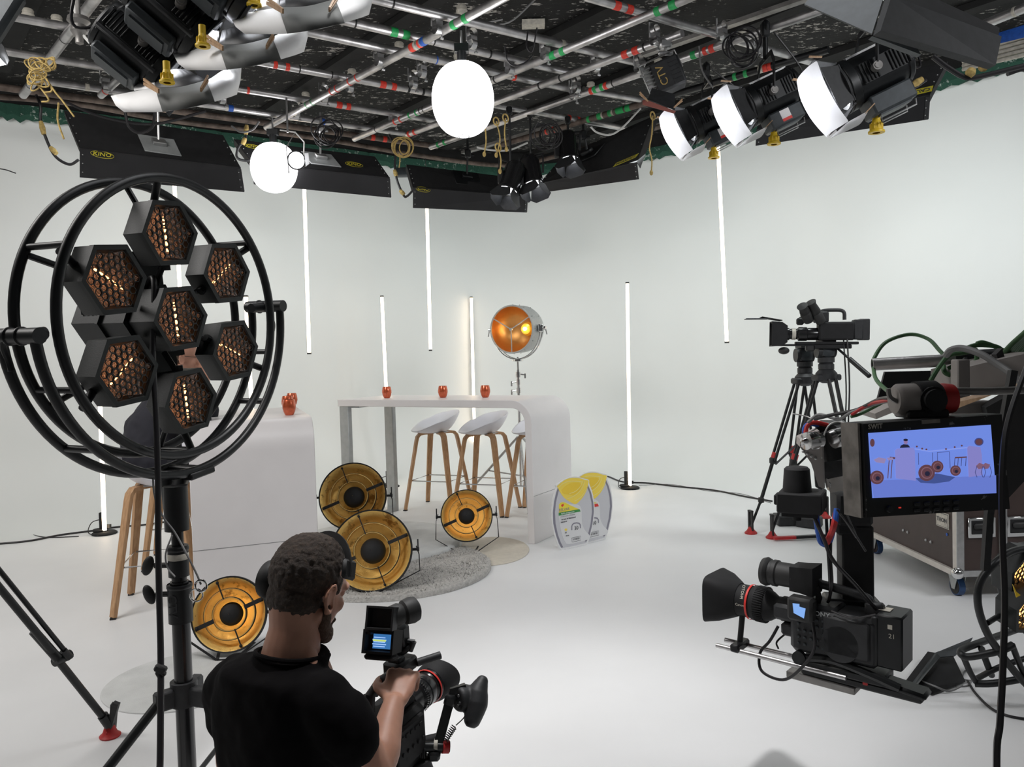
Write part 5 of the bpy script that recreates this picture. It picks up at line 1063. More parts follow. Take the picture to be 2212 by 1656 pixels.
# ---- camera operator in front
R35 = radians(33); bx = V((cos(R35), -sin(R35), 0)); by = V((sin(R35), cos(R35), 0)); Zu = V((0, 0, 1))
S0 = D(603, 1478, 1.75); hc_ = D(668, 1270, 1.80)
op = T('person', 'seated camera operator in black t-shirt with headset, seen from behind, looking into the handheld camera', 'person', V((S0.x, S0.y, 0)))
rsh = S0+bx*.165+Zu*.0; lsh = S0-bx*.163-Zu*.010
elb = D(812, 1668, 1.69); wri = D(851, 1519, 1.84)
m = MB(); L, Rm = head_mesh(m, hc_, radians(36), radians(24), .95)
neck0 = D(630, 1402, 1.755); loft(m, [(L(0, -.03, -.04), .058), (hc_.lerp(neck0, .62)+by*-.01, .057), (neck0, .064), (neck0-Zu*.03, .080), (neck0-Zu*.06, .09)], 20)
for s in (-1, 1): loft(m, [(neck0+Zu*.012+bx*(.03*s), .028), (neck0-Zu*.055+bx*(.085*s)-by*.01, .026)], 14)
loft(m, [(rsh.lerp(elb, .36), .043), (rsh.lerp(elb, .5), .045), (elb-Zu*.0, .039)], 18)
loft(m, [(elb, .037), (elb.lerp(wri, .30)+bx*.003, .040), (elb.lerp(wri, .65), .033), (wri, .0255)], 18)
elb2 = D(500, 1640, 1.98); wri2 = D(690, 1640, 2.02)
loft(m, [(lsh.lerp(elb2, .4), .043), (elb2, .038)], 16); loft(m, [(elb2, .036), (elb2.lerp(wri2, .4), .038), (wri2, .027)], 16)
hand_mesh(m, wri+(wri-elb).normalized()*.004, D(872, 1450, 1.93)-wri, V((.05, -.55, .85)), V((.9, -.35, -.1)), (.75, 1.0, .6), 1.0, spread=.03)
hand_mesh(m, wri2, V((.85, .2, .1)), V((0, -.9, .3)), V((0, .1, -1)), (.5, .7, .4), .95)
o = mk('body', m, 'skin', op, angle=180); fuse(o, .0042, 5)
m = MB()
torso(m, [(neck0-Zu*.004-by*.004, bx, by, .070, .070), (neck0-Zu*.018-by*.004, bx, by, .090, .080), (S0+Zu*.043-by*.01, bx, by, .126, .090), (S0+Zu*.015-by*.005, bx, by, .156, .098), (S0-Zu*.03, bx, by, .176, .108), (S0-Zu*.10+by*.005, bx, by, .184, .118), (S0-Zu*.2+by*.012, bx, by, .172, .12), (S0-Zu*.32+by*.02, bx, by, .165, .12), (S0-Zu*.44+by*.03, bx, by, .175, .13), (S0-Zu*.50+by*.03, bx, by, .17, .13)])
hemR = D(756, 1606, 1.655); loft(m, [(rsh-bx*.035-Zu*.01, .070), (rsh+bx*.0-Zu*.035, .066), (rsh.lerp(hemR, .55), .068), (rsh.lerp(hemR, .9), .064), (hemR, .060)], 24)
hemL = lsh.lerp(elb2, .5); loft(m, [(lsh+bx*.035-Zu*.01, .068), (lsh-Zu*.03, .066), (lsh.lerp(hemL, .6), .066), (hemL, .062)], 24)
o = mk('t_shirt', m, 'shirt', op, angle=180); fuse(o, .0075, 5, .6, .022)
m = MB(); cc = neck0-Zu*.003
ring = [cc+bx*(.076*cos(a))+by*(.074*sin(a)-.004)+Zu*(-.012*sin(a)-.004*abs(cos(a))) for a in [2*pi*i/32 for i in range(32)]]; m.tube(ring, .0055, 8, True); mk('collar', m, 'shirt', op)
m = MB(); hip = V((S0.x, S0.y, .16))+by*.03
torso(m, [(hip+Zu*.10, bx, by, .165, .125), (hip, bx, by, .18, .14), (hip-Zu*.08, bx, by, .16, .13)])
for s in (-1, 1):
    kn_ = hip+bx*(.17*s)+by*.38+Zu*(-.06); loft(m, [(hip+bx*(.09*s), .085), (hip.lerp(kn_, .5)+bx*(.04*s), .08), (kn_, .062)], 18); loft(m, [(kn_-Zu*.02, .055), (V((kn_.x, kn_.y, .055))-by*.22-bx*(.05*s), .052), (V((kn_.x, kn_.y, .045))-by*.38-bx*(.08*s), .04)], 16)
o = mk('trousers', m, 'jeans', op, angle=180); fuse(o, .011, 5)
m = MB()
for s in (-1, 1):
    kn_ = hip+bx*(.17*s)+by*.38; f0 = V((kn_.x, kn_.y, .04))-by*.40-bx*(.08*s); loft(m, [(f0, .036), (f0-by*.10+Zu*.0, .038), (f0-by*.19, .03)], 14)
o = mk('shoes', m, 'rubber', op, angle=180); fuse(o, .009, 3)
# hair: a cap over the skull, longer on top, fading at the nape
m = MB(); rows = []; N = 48; hs = .95
for k in range(29):
    el = -pi/2+pi*k/28; row = []
    for i in range(N):
        a = 2*pi*i/N; d = V((cos(el)*cos(a), cos(el)*sin(a), sin(el)))   # +y forward
        rad = V((.092*.84*1.06, .092*1.06*1.055, .092*.98*1.075)); back = -d.y
        low = -.92+.0*back if back > .3 else (-.55 if back > -.05 else (-.15 if back > -.35 else .30+.2*(abs(d.x) < .5)))
        z = d.z; sc_ = 1.0
        if z < low: sc_ = max(.62, 1.0-(low-z)*2.2)
        elif z < low+.15: sc_ = .965+.035*(z-low)/.15
        row.append(L(d.x*rad.x*sc_, -.012+d.y*rad.y*sc_, .035+d.z*rad.z*sc_))
    rows.append(row)
m.rings(rows); 
m.sph(L(0, -.034, -.028), .075, 28, 18, (.88, .82, .74), Rm)
for q in (-1, 1): loft(m, [(L(q*.070, .018, .03), .014), (L(q*.074, .014, .005), .009)], 10)
o = mk('hair', m, 'hair', op, angle=180); modf(o, 'REMESH', mode='VOXEL', voxel_size=.0038, use_smooth_shade=True); modf(o, 'SMOOTH', iterations=4, factor=.5); d_ = modf(o, 'DISPLACE', strength=.009, mid_level=.45); d_.texture = cl
m = MB()
for q in (-1, 1): loft(m, [(L(q*.068, .012, -.035), .010), (L(q*.060, .020, -.072), .016), (L(q*.038, .052, -.092), .020), (L(q*.010, .075, -.098), .021)], 12)
loft(m, [(L(-.012, .072, -.088), .022), (L(.012, .072, -.088), .022)], 12); loft(m, [(L(-.024, .080, -.060), .007), (L(0, .092, -.046), .0055), (L(.024, .080, -.060), .007)], 8)
o = mk('beard', m, 'beard', op, angle=180); modf(o, 'REMESH', mode='VOXEL', voxel_size=.0035, use_smooth_shade=True); modf(o, 'SMOOTH', iterations=3, factor=.5); d_ = modf(o, 'DISPLACE', strength=.006, mid_level=.4); d_.texture = cl
# headset
hs_ = T('headset', 'black single ear headset worn by the seated camera operator', 'headset', V((S0.x, S0.y, .9)))
m = MB(); m.strip([L(.099*cos(a)*1.0, .020-.0*a, .030+.106*sin(a)) for a in [radians(8)+radians(172)*i/20 for i in range(21)]], .016, .004, Rm@V((0, 1, 0))); mk('headband', m, 'blackm', hs_)
m = MB(); m.lathe([(0, -.016), (.030, -.016), (.042, -.008), (.046, .004), (.044, .018), (.0, .020)], L(-.098, -.030, .0), Rm@V((-1, -.25, 0)), 28); m.lathe([(0, .018), (.016, .020), (.016, .034), (0, .036)], L(-.098, -.030, .0), Rm@V((-1, -.25, 0)), 18); mk('ear_cup', m, 'rubber', hs_)
m = MB(); m.box(L(.090, .024, .062), (.014, .042, .045), Rm@Matrix.Rotation(-.25, 3, 'Y'), .006); mk('temple_pad', m, 'rubber', hs_)
m = MB(); m.tube(curve_pts([L(-.10, -.01, -.05), D(586, 1345, 1.80), D(600, 1362, 1.77), D(612, 1385, 1.72)], 6), .0025, 6); m.tube(curve_pts([L(-.10, .02, -.04), L(-.09, .08, -.08), L(-.03, .115, -.075)], 6), .003, 6); mk('microphone_cord', m, 'rubber', hs_)

# ---- seated person behind the round lamp
gp = V((-2.12, 4.60, 0)); gx = V((.94, .34, 0)); gy = V((-.34, .94, 0)); gx = V((.35, -.937, 0)); gy = V((.937, .35, 0))
H2 = D(392, 772, 4.62); t2 = T('person', 'person in dark navy sweater seated behind the round hexagon lamp, hands raised to the mouth', 'person', gp)
shc = D(356, 852, 4.66); hp2 = V((gp.x, gp.y, .84)); sx_ = gx
m = MB(); L2, Rm2 = head_mesh(m, H2, radians(62), radians(8), 1.0); loft(m, [(L2(0, -.02, -.04), .055), (shc.lerp(H2, .35), .058), (shc+Zu*.02, .07)], 16)
hh1 = L2(.035, .135, -.085); hh2 = L2(-.035, .135, -.085)
e1 = shc+gx*.24+gy*.20-Zu*.26; e2 = shc-gx*.20+gy*.26-Zu*.24
for e_, h_, q in ((e1, hh1, 1), (e2, hh2, -1)):
    loft(m, [(e_, .040), (e_.lerp(h_, .5), .036), (h_, .027)], 14); hand_mesh(m, h_, (L2(0, .10, -.04)-h_)+Zu*.06, gy, gx*q, (.35, .5, .3), .95)
o = mk('body', m, 'skin', t2, angle=180); fuse(o, .006, 4)
m = MB(); torso(m, [(shc+Zu*.065, gx, gy, .07, .065), (shc+Zu*.03, gx, gy, .14, .09), (shc-Zu*.03, gx, gy, .19, .115), (shc.lerp(hp2, .4)-gy*.035, gx, gy, .19, .150), (shc.lerp(hp2, .75)-gy*.035, gx, gy, .185, .160), (hp2, gx, gy, .19, .165), (hp2-Zu*.06, gx, gy, .18, .15)])
for s_, e_, h_ in ((1, e1, hh1), (-1, e2, hh2)):
    loft(m, [(shc+gx*(.13*s_)-Zu*.01, .075), ((shc+gx*(.17*s_)).lerp(e_, .5), .065), (e_, .056)], 18); loft(m, [(e_, .052), (e_.lerp(h_, .45), .047), (e_.lerp(h_, .78), .040)], 16)
o = mk('sweater', m, 'shirt2', t2, angle=180); fuse(o, .010, 5, .6, .03)
m = MB(); rows = []
for k in range(13):
    el = -pi/2+pi*k/12; rows.append([])
    for i in range(28):
        a = 2*pi*i/28; d = V((cos(el)*cos(a), cos(el)*sin(a), sin(el))); q = .72 if (d.y > .15 and d.z < .35) or d.z < -.75 else 1.0
        rows[-1].append(L2(d.x*.084*q, -.014+d.y*.105*q, .035+d.z*.10*q))
m.rings(rows); o = mk('hair', m, 'hair', t2, angle=180); modf(o, 'REMESH', mode='VOXEL', voxel_size=.007, use_smooth_shade=True); d_ = modf(o, 'DISPLACE', strength=.01, mid_level=.45); d_.texture = cl
m = MB()
for q in (-1, 1): m.torus(L2(q*.033, .098, .006), .021, .0016, Rm2@V((1, 0, 0)), Zu, 20, 5); m.cyl(L2(q*.055, .09, .01), L2(q*.082, .0, .008), .0014, n=5)
mk('glasses', m, 'rubber', t2)
m = MB(); m.box(shc.lerp(H2, .25)-gy*.065+Zu*.02, (.02, .10, .12), Matrix((gy, gx, Zu)).transposed(), .008); mk('blue_lanyard', m, 'blue', t2)
m = MB()
for q in (-1, 1):
    k_ = hp2+gy*.42+gx*(.11*q)-Zu*.06; an = k_-Zu*.36-gy*.06; loft(m, [(hp2+gx*(.09*q)-Zu*.02, .085), (hp2.lerp(k_, .6)+gx*(.02*q), .075), (k_, .06)], 16); loft(m, [(k_, .057), (k_.lerp(an, .4), .055), (an, .04)], 14)
o = mk('trousers', m, 'jeans', t2, angle=180); fuse(o, .011, 4)
m = MB()
for q in (-1, 1): an = hp2+gy*.36+gx*(.11*q)-Zu*.46; loft(m, [(an-gy*.03, .04), (an+gy*.08-Zu*.015, .038), (an+gy*.17-Zu*.03, .028)], 14)
o = mk('trainers', m, 'tapew', t2, angle=180); fuse(o, .009, 3)

# ------------------------------------------------------------------ hand held camera rig in front of the operator
K['glossscr'] = mat('lit_small_screen', (.02, .05, .12), .2, emit=(.05, .20, .50), es=.8)
K['scrtext'] = mat('lit_screen_text', (.3, .5, .9), .2, emit=(.35, .55, .95), es=1.0); K['scrline'] = mat('lit_menu_line', (.6, .7, .2), .2, emit=(.6, .75, .2), es=.9)
cr = T('video_camera', 'black digital cinema camera with flip up viewfinder held by the seated operator', 'camera', V((D(850, 1590, 1.97).x, D(850, 1590, 1.97).y, .30)))
fy = V((.44, .895, .05)).normalized(); fx = fy.cross(Zu).normalized(); fz = fx.cross(fy); RC = Matrix((fx, fy, fz)).transposed(); B = D(838, 1592, 1.95)
def Q(x, y, z): return B+fx*x+fy*y+fz*z
m = MB(); m.box(Q(0, 0, -.01), (.125, .17, .15), RC, .012); m.box(Q(-.02, -.095, .0), (.09, .03, .11), RC, .008); m.box(Q(.065, .0, .0), (.014, .12, .10), RC, .004)
for k in range(5): m.box(Q(.073, -.04+.02*k, .03), (.004, .012, .008), RC); m.cyl(Q(.07, -.04+.022*k, -.01), Q(.076, -.04+.022*k, -.01), .005, n=8)
m.box(Q(.0, .0, .075), (.08, .15, .02), RC, .006); mk('camera_body', m, 'blackm', cr)
m = MB(); m.box(Q(-.055, -.10, .055), (.07, .035, .11), RC, .008); m.box(Q(-.055, -.125, .055), (.06, .02, .09), RC, .006); mk('battery', m, 'blackg', cr)
m = MB(); m.lathe([(.030, .08), (.036, .085), (.036, .12), (.041, .125), (.041, .15), (.043, .152), (.043, .175), (.040, .18), (.044, .19), (.046, .205)], Q(.0, 0, .045), fy, 40)
for k in range(40): a = 2*pi*k/40; m.box(Q(.0, .137, .045)+fx*(.0415*cos(a))+fz*(.0415*sin(a)), (.002, .02, .002), Matrix.Identity(3))
lz = mk('lens', m, 'blackg', cr)
m = MB().lathe([(.0455, .186), (.0465, .187), (.0465, .191), (.0455, .192)], Q(.0, 0, .045), fy, 40); mk('red_ring', m, 'pred', lz)
m = MB(); N = 48; rws = []
for r0, y0 in ((.046, .20), (.052, .21), (.056, .255), (.054, .255), (.046, .21)): rws.append([Q(.0, 0, .045)+fy*(y0+(.014*cos(2*a) if y0 > .22 else 0))+fx*(r0*cos(a))+fz*(r0*sin(a)) for a in [2*pi*i/N for i in range(N)]])
m.rings(rws, False, False); mk('lens_hood', m, 'blackm', cr)
m = MB(); m.tube([Q(.0, -.07, .075), Q(.0, -.06, .135), Q(.0, -.02, .150), Q(.0, .05, .150), Q(.0, .08, .13), Q(.0, .085, .08)], .013, 10); m.box(Q(.012, .055, .165), (.06, .075, .035), RC, .006); m.box(Q(.012, .04, .187), (.035, .03, .012), RC, .003); m.cyl(Q(.045, .08, .165), Q(.085, .13, .17), .010, n=12); mk('top_handle', m, 'dark', cr)
# viewfinder
m = MB(); m.cyl(D(862, 1445, 1.98), D(852, 1418, 1.98), .014, n=12); m.sph(D(850, 1420, 1.98), .018, 12, 8); m.cyl(D(856, 1415, 1.98), D(885, 1395, 1.99), .010, n=10); m.cyl(D(884, 1404, 1.99), D(892, 1384, 1.99), .010, n=10); m.cyl(D(878, 1385, 1.99), D(896, 1387, 1.99), .008, n=8); m.box(D(868, 1372, 1.99), (.03, .04, .06), RC, .008); mk('viewfinder_arm', m, 'black', cr)
vx = V((.93, -.25, .0)).normalized(); vz = V((.08, .25, .96)).normalized(); vy = vz.cross(vx).normalized(); RV = Matrix((vx, vy, vz)).transposed()
c = D(823, 1385, 1.90); m = MB()
def Wd(x, y, z, c_=None): return (c_ or c)+vx*x+vy*y+vz*z
def frame_box(m, c_, w2, h2, d0, d1, th): 
    O = [(-w2, -h2), (w2, -h2), (w2, h2), (-w2, h2)]; I = [(x*(1-th/w2), z*(1-th/h2)) for x, z in O]
    m.rings([[Wd(x*.92, d1, z*.92, c_) for x, z in O], [Wd(x, d0, z, c_) for x, z in O], [Wd(x, d0, z, c_) for x, z in I], [Wd(x*.92, d0+.022, z*.92, c_) for x, z in I]], True, True)
frame_box(m, c, .040, .028, -.02, .045, .006); m.box(Wd(.0, .01, -.036), (.075, .045, .014), RV, .005); mk('screen_housing', m, 'blackm', cr)
s1 = MB(); s1.box(Wd(.004, .0005, .0), (.050, .001, .034), RV); sc1 = mk('small_screen', s1, 'glossscr', cr, flat=True)
s1 = MB()
for k in range(5): s1.box(Wd(-.004, -.0006, .009-.0052*k), (.030+.006*(k % 2), .0006, .0022), RV)
mk('screen_text', s1, 'scrtext', sc1, flat=True); s1 = MB(); s1.box(Wd(-.004, -.0009, .0022), (.034, .0006, .004), RV); mk('menu_line', s1, 'scrline', sc1, flat=True)
c2 = D(826, 1334, 1.90); m = MB(); frame_box(m, c2, .036, .028, -.018, .018, .005); m.box(Wd(-.03, .005, -.030, c2), (.01, .02, .02), RV); mk('magnifier_frame', m, 'dark', cr)
# eyecup, flipped up and pointing away to the right
ea = V((.80, .55, .10)).normalized(); c3 = D(845, 1332, 1.92); m = MB(); m.lathe([(.026, .0), (.028, .02), (.024, .03), (.030, .035), (.033, .055), (.030, .068), (.020, .074), (.0, .070)], c3, ea, 32); mk('eyecup', m, 'rubber', cr)
m = MB(); m.tube(curve_pts([D(802, 1528, 1.95), D(782, 1516, 1.95), D(786, 1502, 1.95), D(800, 1500, 1.95), D(815, 1502, 1.93)], 6), .0035, 6); mk('loop_cable', m, 'cable', cr)
# extension arm with hand grip
t = T('hand_grip', 'black remote hand grip on an extension arm right of the held camera', 'camera grip', D(1020, 1560, 2.0))
m = MB(); m.strip([D(969, 1522, 2.01), D(940, 1632, 1.98)], .024, .016, V((0, 1, 0))); m.strip([D(1006, 1484, 2.03), D(978, 1492, 2.02), D(970, 1528, 2.01)], .020, .016, V((0, 1, 0))); m.box(D(972, 1512, 2.01), (.030, .022, .03), Matrix.Rotation(radians(15), 3, 'Y'), .006); m.cyl(D(912, 1612, 1.98), D(972, 1612, 1.99), .013, n=16); m.box(D(938, 1630, 1.98), (.03, .03, .025), None, .006); mk('extension_arm', m, 'black', t)
m = MB(); m.cyl(D(955, 1612, 1.985), D(969, 1612, 1.99), .0165, n=20); mk('red_knob', m, 'redp', t); m = MB(); m.cyl(D(938, 1608, 1.985), D(946, 1608, 1.985), .0145, n=16); mk('tape_band', m, 'tapew', t)
m = MB(); g0 = D(1042, 1470, 2.05); g1 = D(1020, 1555, 2.0); loft(m, [(g0, .016), (g0.lerp(g1, .3)+V((-.004, 0, 0)), .028), (g0.lerp(g1, .6), .030), (g1, .022)], 18); m.lathe([(0, -.02), (.030, -.02), (.033, -.012), (.033, .012), (.028, .02), (0, .02)], D(1000, 1507, 2.03), V((-.75, -.6, .1)), 28); o = mk('grip_body', m, 'dark', t, angle=180); fuse(o, .003, 4)
m = MB(); ga = V((-.75, -.6, .1)).normalized(); gc = D(1000, 1507, 2.03)+ga*.021
for dx_, dz_ in ((.012, .014), (-.008, .016), (-.012, -.004), (.008, -.014), (.016, -.004)): p = gc+V((.6, -.75, 0))*dx_+Zu*dz_; m.cyl(p, p+ga*.003, .004, n=10)
mk('button', m, 'steel', t)
m = MB(); P = curve_pts([D(1010, 1538, 2.0), D(1000, 1552, 1.99), D(985, 1566, 1.99)], 6); m.tube(P, .0015, 5); a0, a1 = D(982, 1568, 1.99), D(962, 1598, 1.98); axx = (a1-a0); x_, y_, _d = frame_from(axx); m.tube([a0+axx*(i/90)+x_*(.007*cos(i*.55))+y_*(.007*sin(i*.55)) for i in range(91)], .0014, 5); mk('coiled_cord', m, 'cable', t)
# shoulder base and low tripod bowl beneath
m = MB(); bb = D(890, 1642, 1.98); m.lathe([(0, .02), (.045, .015), (.055, -.02), (.05, -.07), (0, -.08)], bb-Zu*.01, Zu, 28); m.tube([bb+V((-.05, 0, .03)), bb+V((.06, .05, .03))], .014, 10)
for k in range(9): m.torus(D(885+4*k, 1625, 1.97), .012, .0028, V((0, 1, 0)), Zu, 14, 5)
mk('base_plate', m, 'blackm', cr)
tp_ = T('low_tripod', 'low black tripod carrying the held camera, mostly below the frame', 'tripod', V((bb.x, bb.y, 0)))
m = MB(); m.cyl(bb-Zu*.09, bb-Zu*.13, .04, n=20); mk('head', m, 'black', tp_)
for k in range(3): a = 1.2+2.1*k; mk('leg', MB().cyl(bb-Zu*.12, V((bb.x+.22*cos(a), bb.y+.22*sin(a), .01)), .011, n=10), 'black', tp_)
# ------------------------------------------------------------------ monitor on the jib
K['mon'] = flecked('chipped_black_monitor_shell', (.013, .013, .013), (.20, .20, .20), 16, .60, rough=.6, soft=.01)
K['monside'] = mat('worn_grey_edge', (.24, .22, .20), .7, 0, .4, 30)
K['jib'] = mat('grey_brown_jib_paint', (.30, .275, .26), .6, .1, .12, 12)
K['scr'] = mat('screen_blue', (.05, .08, .2), .3, emit=(.15, .24, .72), es=1.0)
def em(n, c): return mat(n, (.02, .02, .02), .4, emit=c, es=1)
t = T('field_monitor', 'chipped black field monitor showing a blue tinted live picture, in the right foreground', 'monitor', D(2010, 1100, 1.26))
F4 = [D(1860, 916, 1.22), D(2168, 893, 1.29), D(2185, 1098, 1.29), D(1868, 1118, 1.22)]
mx = (F4[1]-F4[0]).normalized(); mz = (F4[0]-F4[3]).normalized(); my = mz.cross(mx).normalized(); mz = mx.cross(my).normalized()
if my.dot(F4[0]-CP) < 0: my = -my
PM = F4[0]
def MQ(px, py, lift=0): return PL(px, py, PM, my)-my*lift
FQ = [MQ(1862, 914), MQ(2166, 893), MQ(2184, 1100), MQ(1870, 1119)]; ctr = sum(FQ, V())/4
def inset(pts, s): return [ctr+(p-ctr)*s for p in pts]
m = MB(); m.rings([[p for p in inset(FQ, .985)], [p+my*.006 for p in inset(FQ, 1.0)], [p+my*.042 for p in inset(FQ, 1.0)], [p+my*.052 for p in inset(FQ, .93)]]); mk('shell', m, 'mon', t)
m = MB(); e0, e3 = FQ[0], FQ[3]
m.prism([e0+my*.004-mx*.001, e3+my*.004-mx*.001, e3+my*.044-mx*.001, e0+my*.044-mx*.001], -mx*.004); mk('side_edge', m, 'monside', t)
SQ = [MQ(1875, 935, .0012), MQ(2139, 917, .0012), MQ(2150, 1060, .0012), MQ(1884, 1075, .0012)]
m = MB(); m.prism(SQ, my*.001); scr = mk('screen', m, 'scr', t, flat=True)
def SP(zx, zy, l=.0016): return MQ(1620+zx/3.737, 880+zy/3.737, l)
def flat(name, pts, m_, l): mb = MB(); mb.prism([SP(a, b, l) for a, b in pts], my*.0004); return mk(name, mb, m_, scr, flat=True)
flat('pictured_floor', [(975, 590), (1980, 545), (1983, 690), (995, 728)], em('screen_floor', (.13, .19, .60)), .0016)
flat('pictured_rug', [(1330, 570), (1400, 560), (1500, 530), (1650, 560), (1600, 595), (1480, 612), (1370, 605)], em('screen_shade', (.05, .08, .27)), .0020)
flat('pictured_table', [(1163, 345), (1180, 330), (1315, 322), (1322, 350), (1330, 590), (1170, 570)], em('screen_lilac', (.22, .23, .60)), .0024)
flat('pictured_table', [(1745, 320), (1760, 308), (1850, 318), (1862, 380), (1868, 545), (1757, 560)], em('screen_lilac2', (.22, .21, .54)), .0024)
dk = em('screen_dark_line', (.05, .06, .2)); lt = em('screen_light_line', (.24, .32, .78)); cop = em('screen_copper', (.11, .045, .06)); blk = em('screen_black', (.015, .015, .04)); pk = em('screen_beige', (.28, .22, .42)); sk = em('screen_skin', (.25, .17, .36))
def line(pts, w_, m_, l=.0026): mb = MB(); mb.strip([SP(a, b, l) for a, b in pts], w_, .0003, my); mk('pictured_line', mb, m_, scr, flat=True)
line([(1322, 332), (1440, 352), (1745, 322)], .0016, lt); line([(1350, 365), (1352, 460)], .0008, dk); line([(1462, 362), (1466, 440)], .0008, dk); line([(1505, 470), (1503, 360), (1600, 355), (1606, 490)], .0010, dk)
for a in (1645, 1672, 1700, 1735): line([(a, 405), (a-6, 470)], .0010, dk)
line([(1645, 403), (1740, 398)], .0022, cop)
for a in (1115, 1140): line([(a, 410), (a-12, 570)], .0012, cop)
line([(1120, 402), (1162, 408)], .003, cop)
def disc(name, cx_, cy_, rx, ry, m_, l): flat(name, [(cx_+rx*cos(a), cy_+ry*sin(a)) for a in [2*pi*i/22 for i in range(22)]], m_, l)
for cx_, cy_, r in ((1415, 525, 66), (1502, 475, 48), (1648, 507, 42), (1015, 562, 55)):
    disc('pictured_lamp', cx_, cy_, r, r, cop, .0030); disc('pictured_lamp_ring', cx_, cy_, r*.72, r*.72, em('screen_copper_pale', (.20, .10, .13)), .0034); disc('pictured_lamp_ring', cx_, cy_, r*.60, r*.60, cop, .0038); disc('pictured_lamp_cap', cx_+2, cy_+6, r*.30, r*.30, blk, .0042)
disc('pictured_floodlight', 1838, 275, 36, 32, dk, .0028); disc('pictured_floodlight', 1836, 276, 27, 24, cop, .0032); disc('pictured_lamp', 978, 283, 18, 32, cop, .0030)
flat('pictured_person', [(1200, 325), (1208, 305), (1230, 295), (1265, 298), (1282, 320)], blk, .0030); disc('pictured_face', 1245, 275, 16, 20, sk, .0034); disc('pictured_hair', 1244, 260, 18, 10, blk, .0036)
for px_, py_ in ((1335, 313), (1378, 330), (1412, 336), (1570, 333), (1640, 318), (1697, 306)): disc('pictured_cup', px_, py_, 7, 7, cop, .0034)
for ox in (0, 48):
    line([(1815+ox, 470), (1800+ox, 520), (1815+ox, 560)], .0010, dk, .0044); line([(1870+ox, 470), (1885+ox, 520), (1870+ox, 562)], .0010, dk, .0044); flat('pictured_sign', [(1808+ox, 470), (1835+ox, 445), (1875+ox, 458), (1858+ox, 490), (1830+ox, 495)], em('screen_brown', (.20, .10, .16)), .0042)
flat('pictured_stool', [(990, 420), (1030, 400), (1090, 412), (1075, 450), (1010, 440)], pk, .0028); flat('pictured_stool', [(1095, 405), (1140, 400), (1150, 418), (1110, 425)], pk, .0028)
mk('lettering', text_mesh('SWIT', .0105, MQ(1889, 921, .002), mx, mz, .0003, True, 1.1), 'tapew', t, flat=True)
m = MB(); m.box(MQ(2010, 910, .0005), (.035, .002, .006), Matrix((mx, my, mz)).transposed()); mk('label_patch', m, 'monside', t)
m = MB()
for k in range(5):
    for r in range(2): m.box(MQ(1980+21*k, 1088-1.2*k+13*r, .001), (.0115, .004, .0065), Matrix((mx, my, mz)).transposed(), .0015)
mk('button', m, 'dark', t)
m = MB(); m.lathe([(0, .004), (.005, .004), (.006, 0), (.006, -.004)], MQ(1920, 1099), -my, 20); mk('dial', m, 'dark', t); m = MB(); m.box(MQ(1943, 1096, .0008), (.004, .001, .002)); mk('tally_light', m, em('red_tally', (.5, .03, .02)), t)
# ------------------------------------------------------------------ jib arm with remote head
t = T('camera_jib', 'grimy jib arm and remote head with cables, its column carrying the lower camera', 'camera crane', V((D(1846, 1250, 2.35).x, D(1846, 1250, 2.35).y, .5)))
# knuckle on top of the monitor
c = D(1998, 862, 1.30); ax = V((1, .02, .0)).normalized()
m = MB(); m.lathe([(0, -.052), (.022, -.052), (.027, -.046), (.027, -.018)], c, ax, 28); mk('grey_cap', m, 'jib', t)
m = MB(); m.lathe([(.0, -.019), (.030, -.018), (.031, .015), (.026, .022), (.0, .022)], c, ax, 28); m.cyl(c-V((0, .03, .0)), c-V((0, .036, 0)), .018, n=20); m.cyl(c-V((0, .028, 0)), c, .022, n=20); m.box(c-V((0, 0, .030)), (.05, .05, .02), None, .004); m.box(D(1990, 892, 1.30), (.068, .05, .014), None, .003); mk('knuckle', m, 'blackm', t)
m = MB(); m.lathe([(0, .020), (.024, .022), (.026, .03), (.024, .045), (.018, .046)], c, ax, 28); mk('red_sleeve', m, 'redp', t)
m = MB(); m.tube([D(2058, 845, 1.31), D(2130, 845, 1.31), D(2330, 838, 1.32)], .0065, 12); mk('rod', m, 'alud', t)
m = MB(); m.tube(curve_pts([c+V((-.045, -.01, -.005)), c+V((-.062, -.01, .005)), c+V((-.066, -.01, .02))], 5), .004, 8); mk('lever', m, 'alud', t)
# silver tube
t0, t1 = D(1884, 787, 2.1), D(2085, 776, 2.05); m = MB(); m.cyl(t0, t1, .0165, n=28, cap=False); m.cyl(t0, t1, .0145, n=28, cap=False); m.lathe([(.0165, 0), (.0145, 0)], t0, (t1-t0), 28); mk('silver_tube', m, K['alu'], t)
m = MB(); m.cyl(t1, D(2240, 768, 2.0), .024, n=20); m.cyl(D(2060, 777, 2.06), D(2140, 773, 2.04), .022, n=20); m.box(D(2085, 800, 2.05), (.03, .04, .07), None, .004); mk('tube_clamp', m, 'black', t)
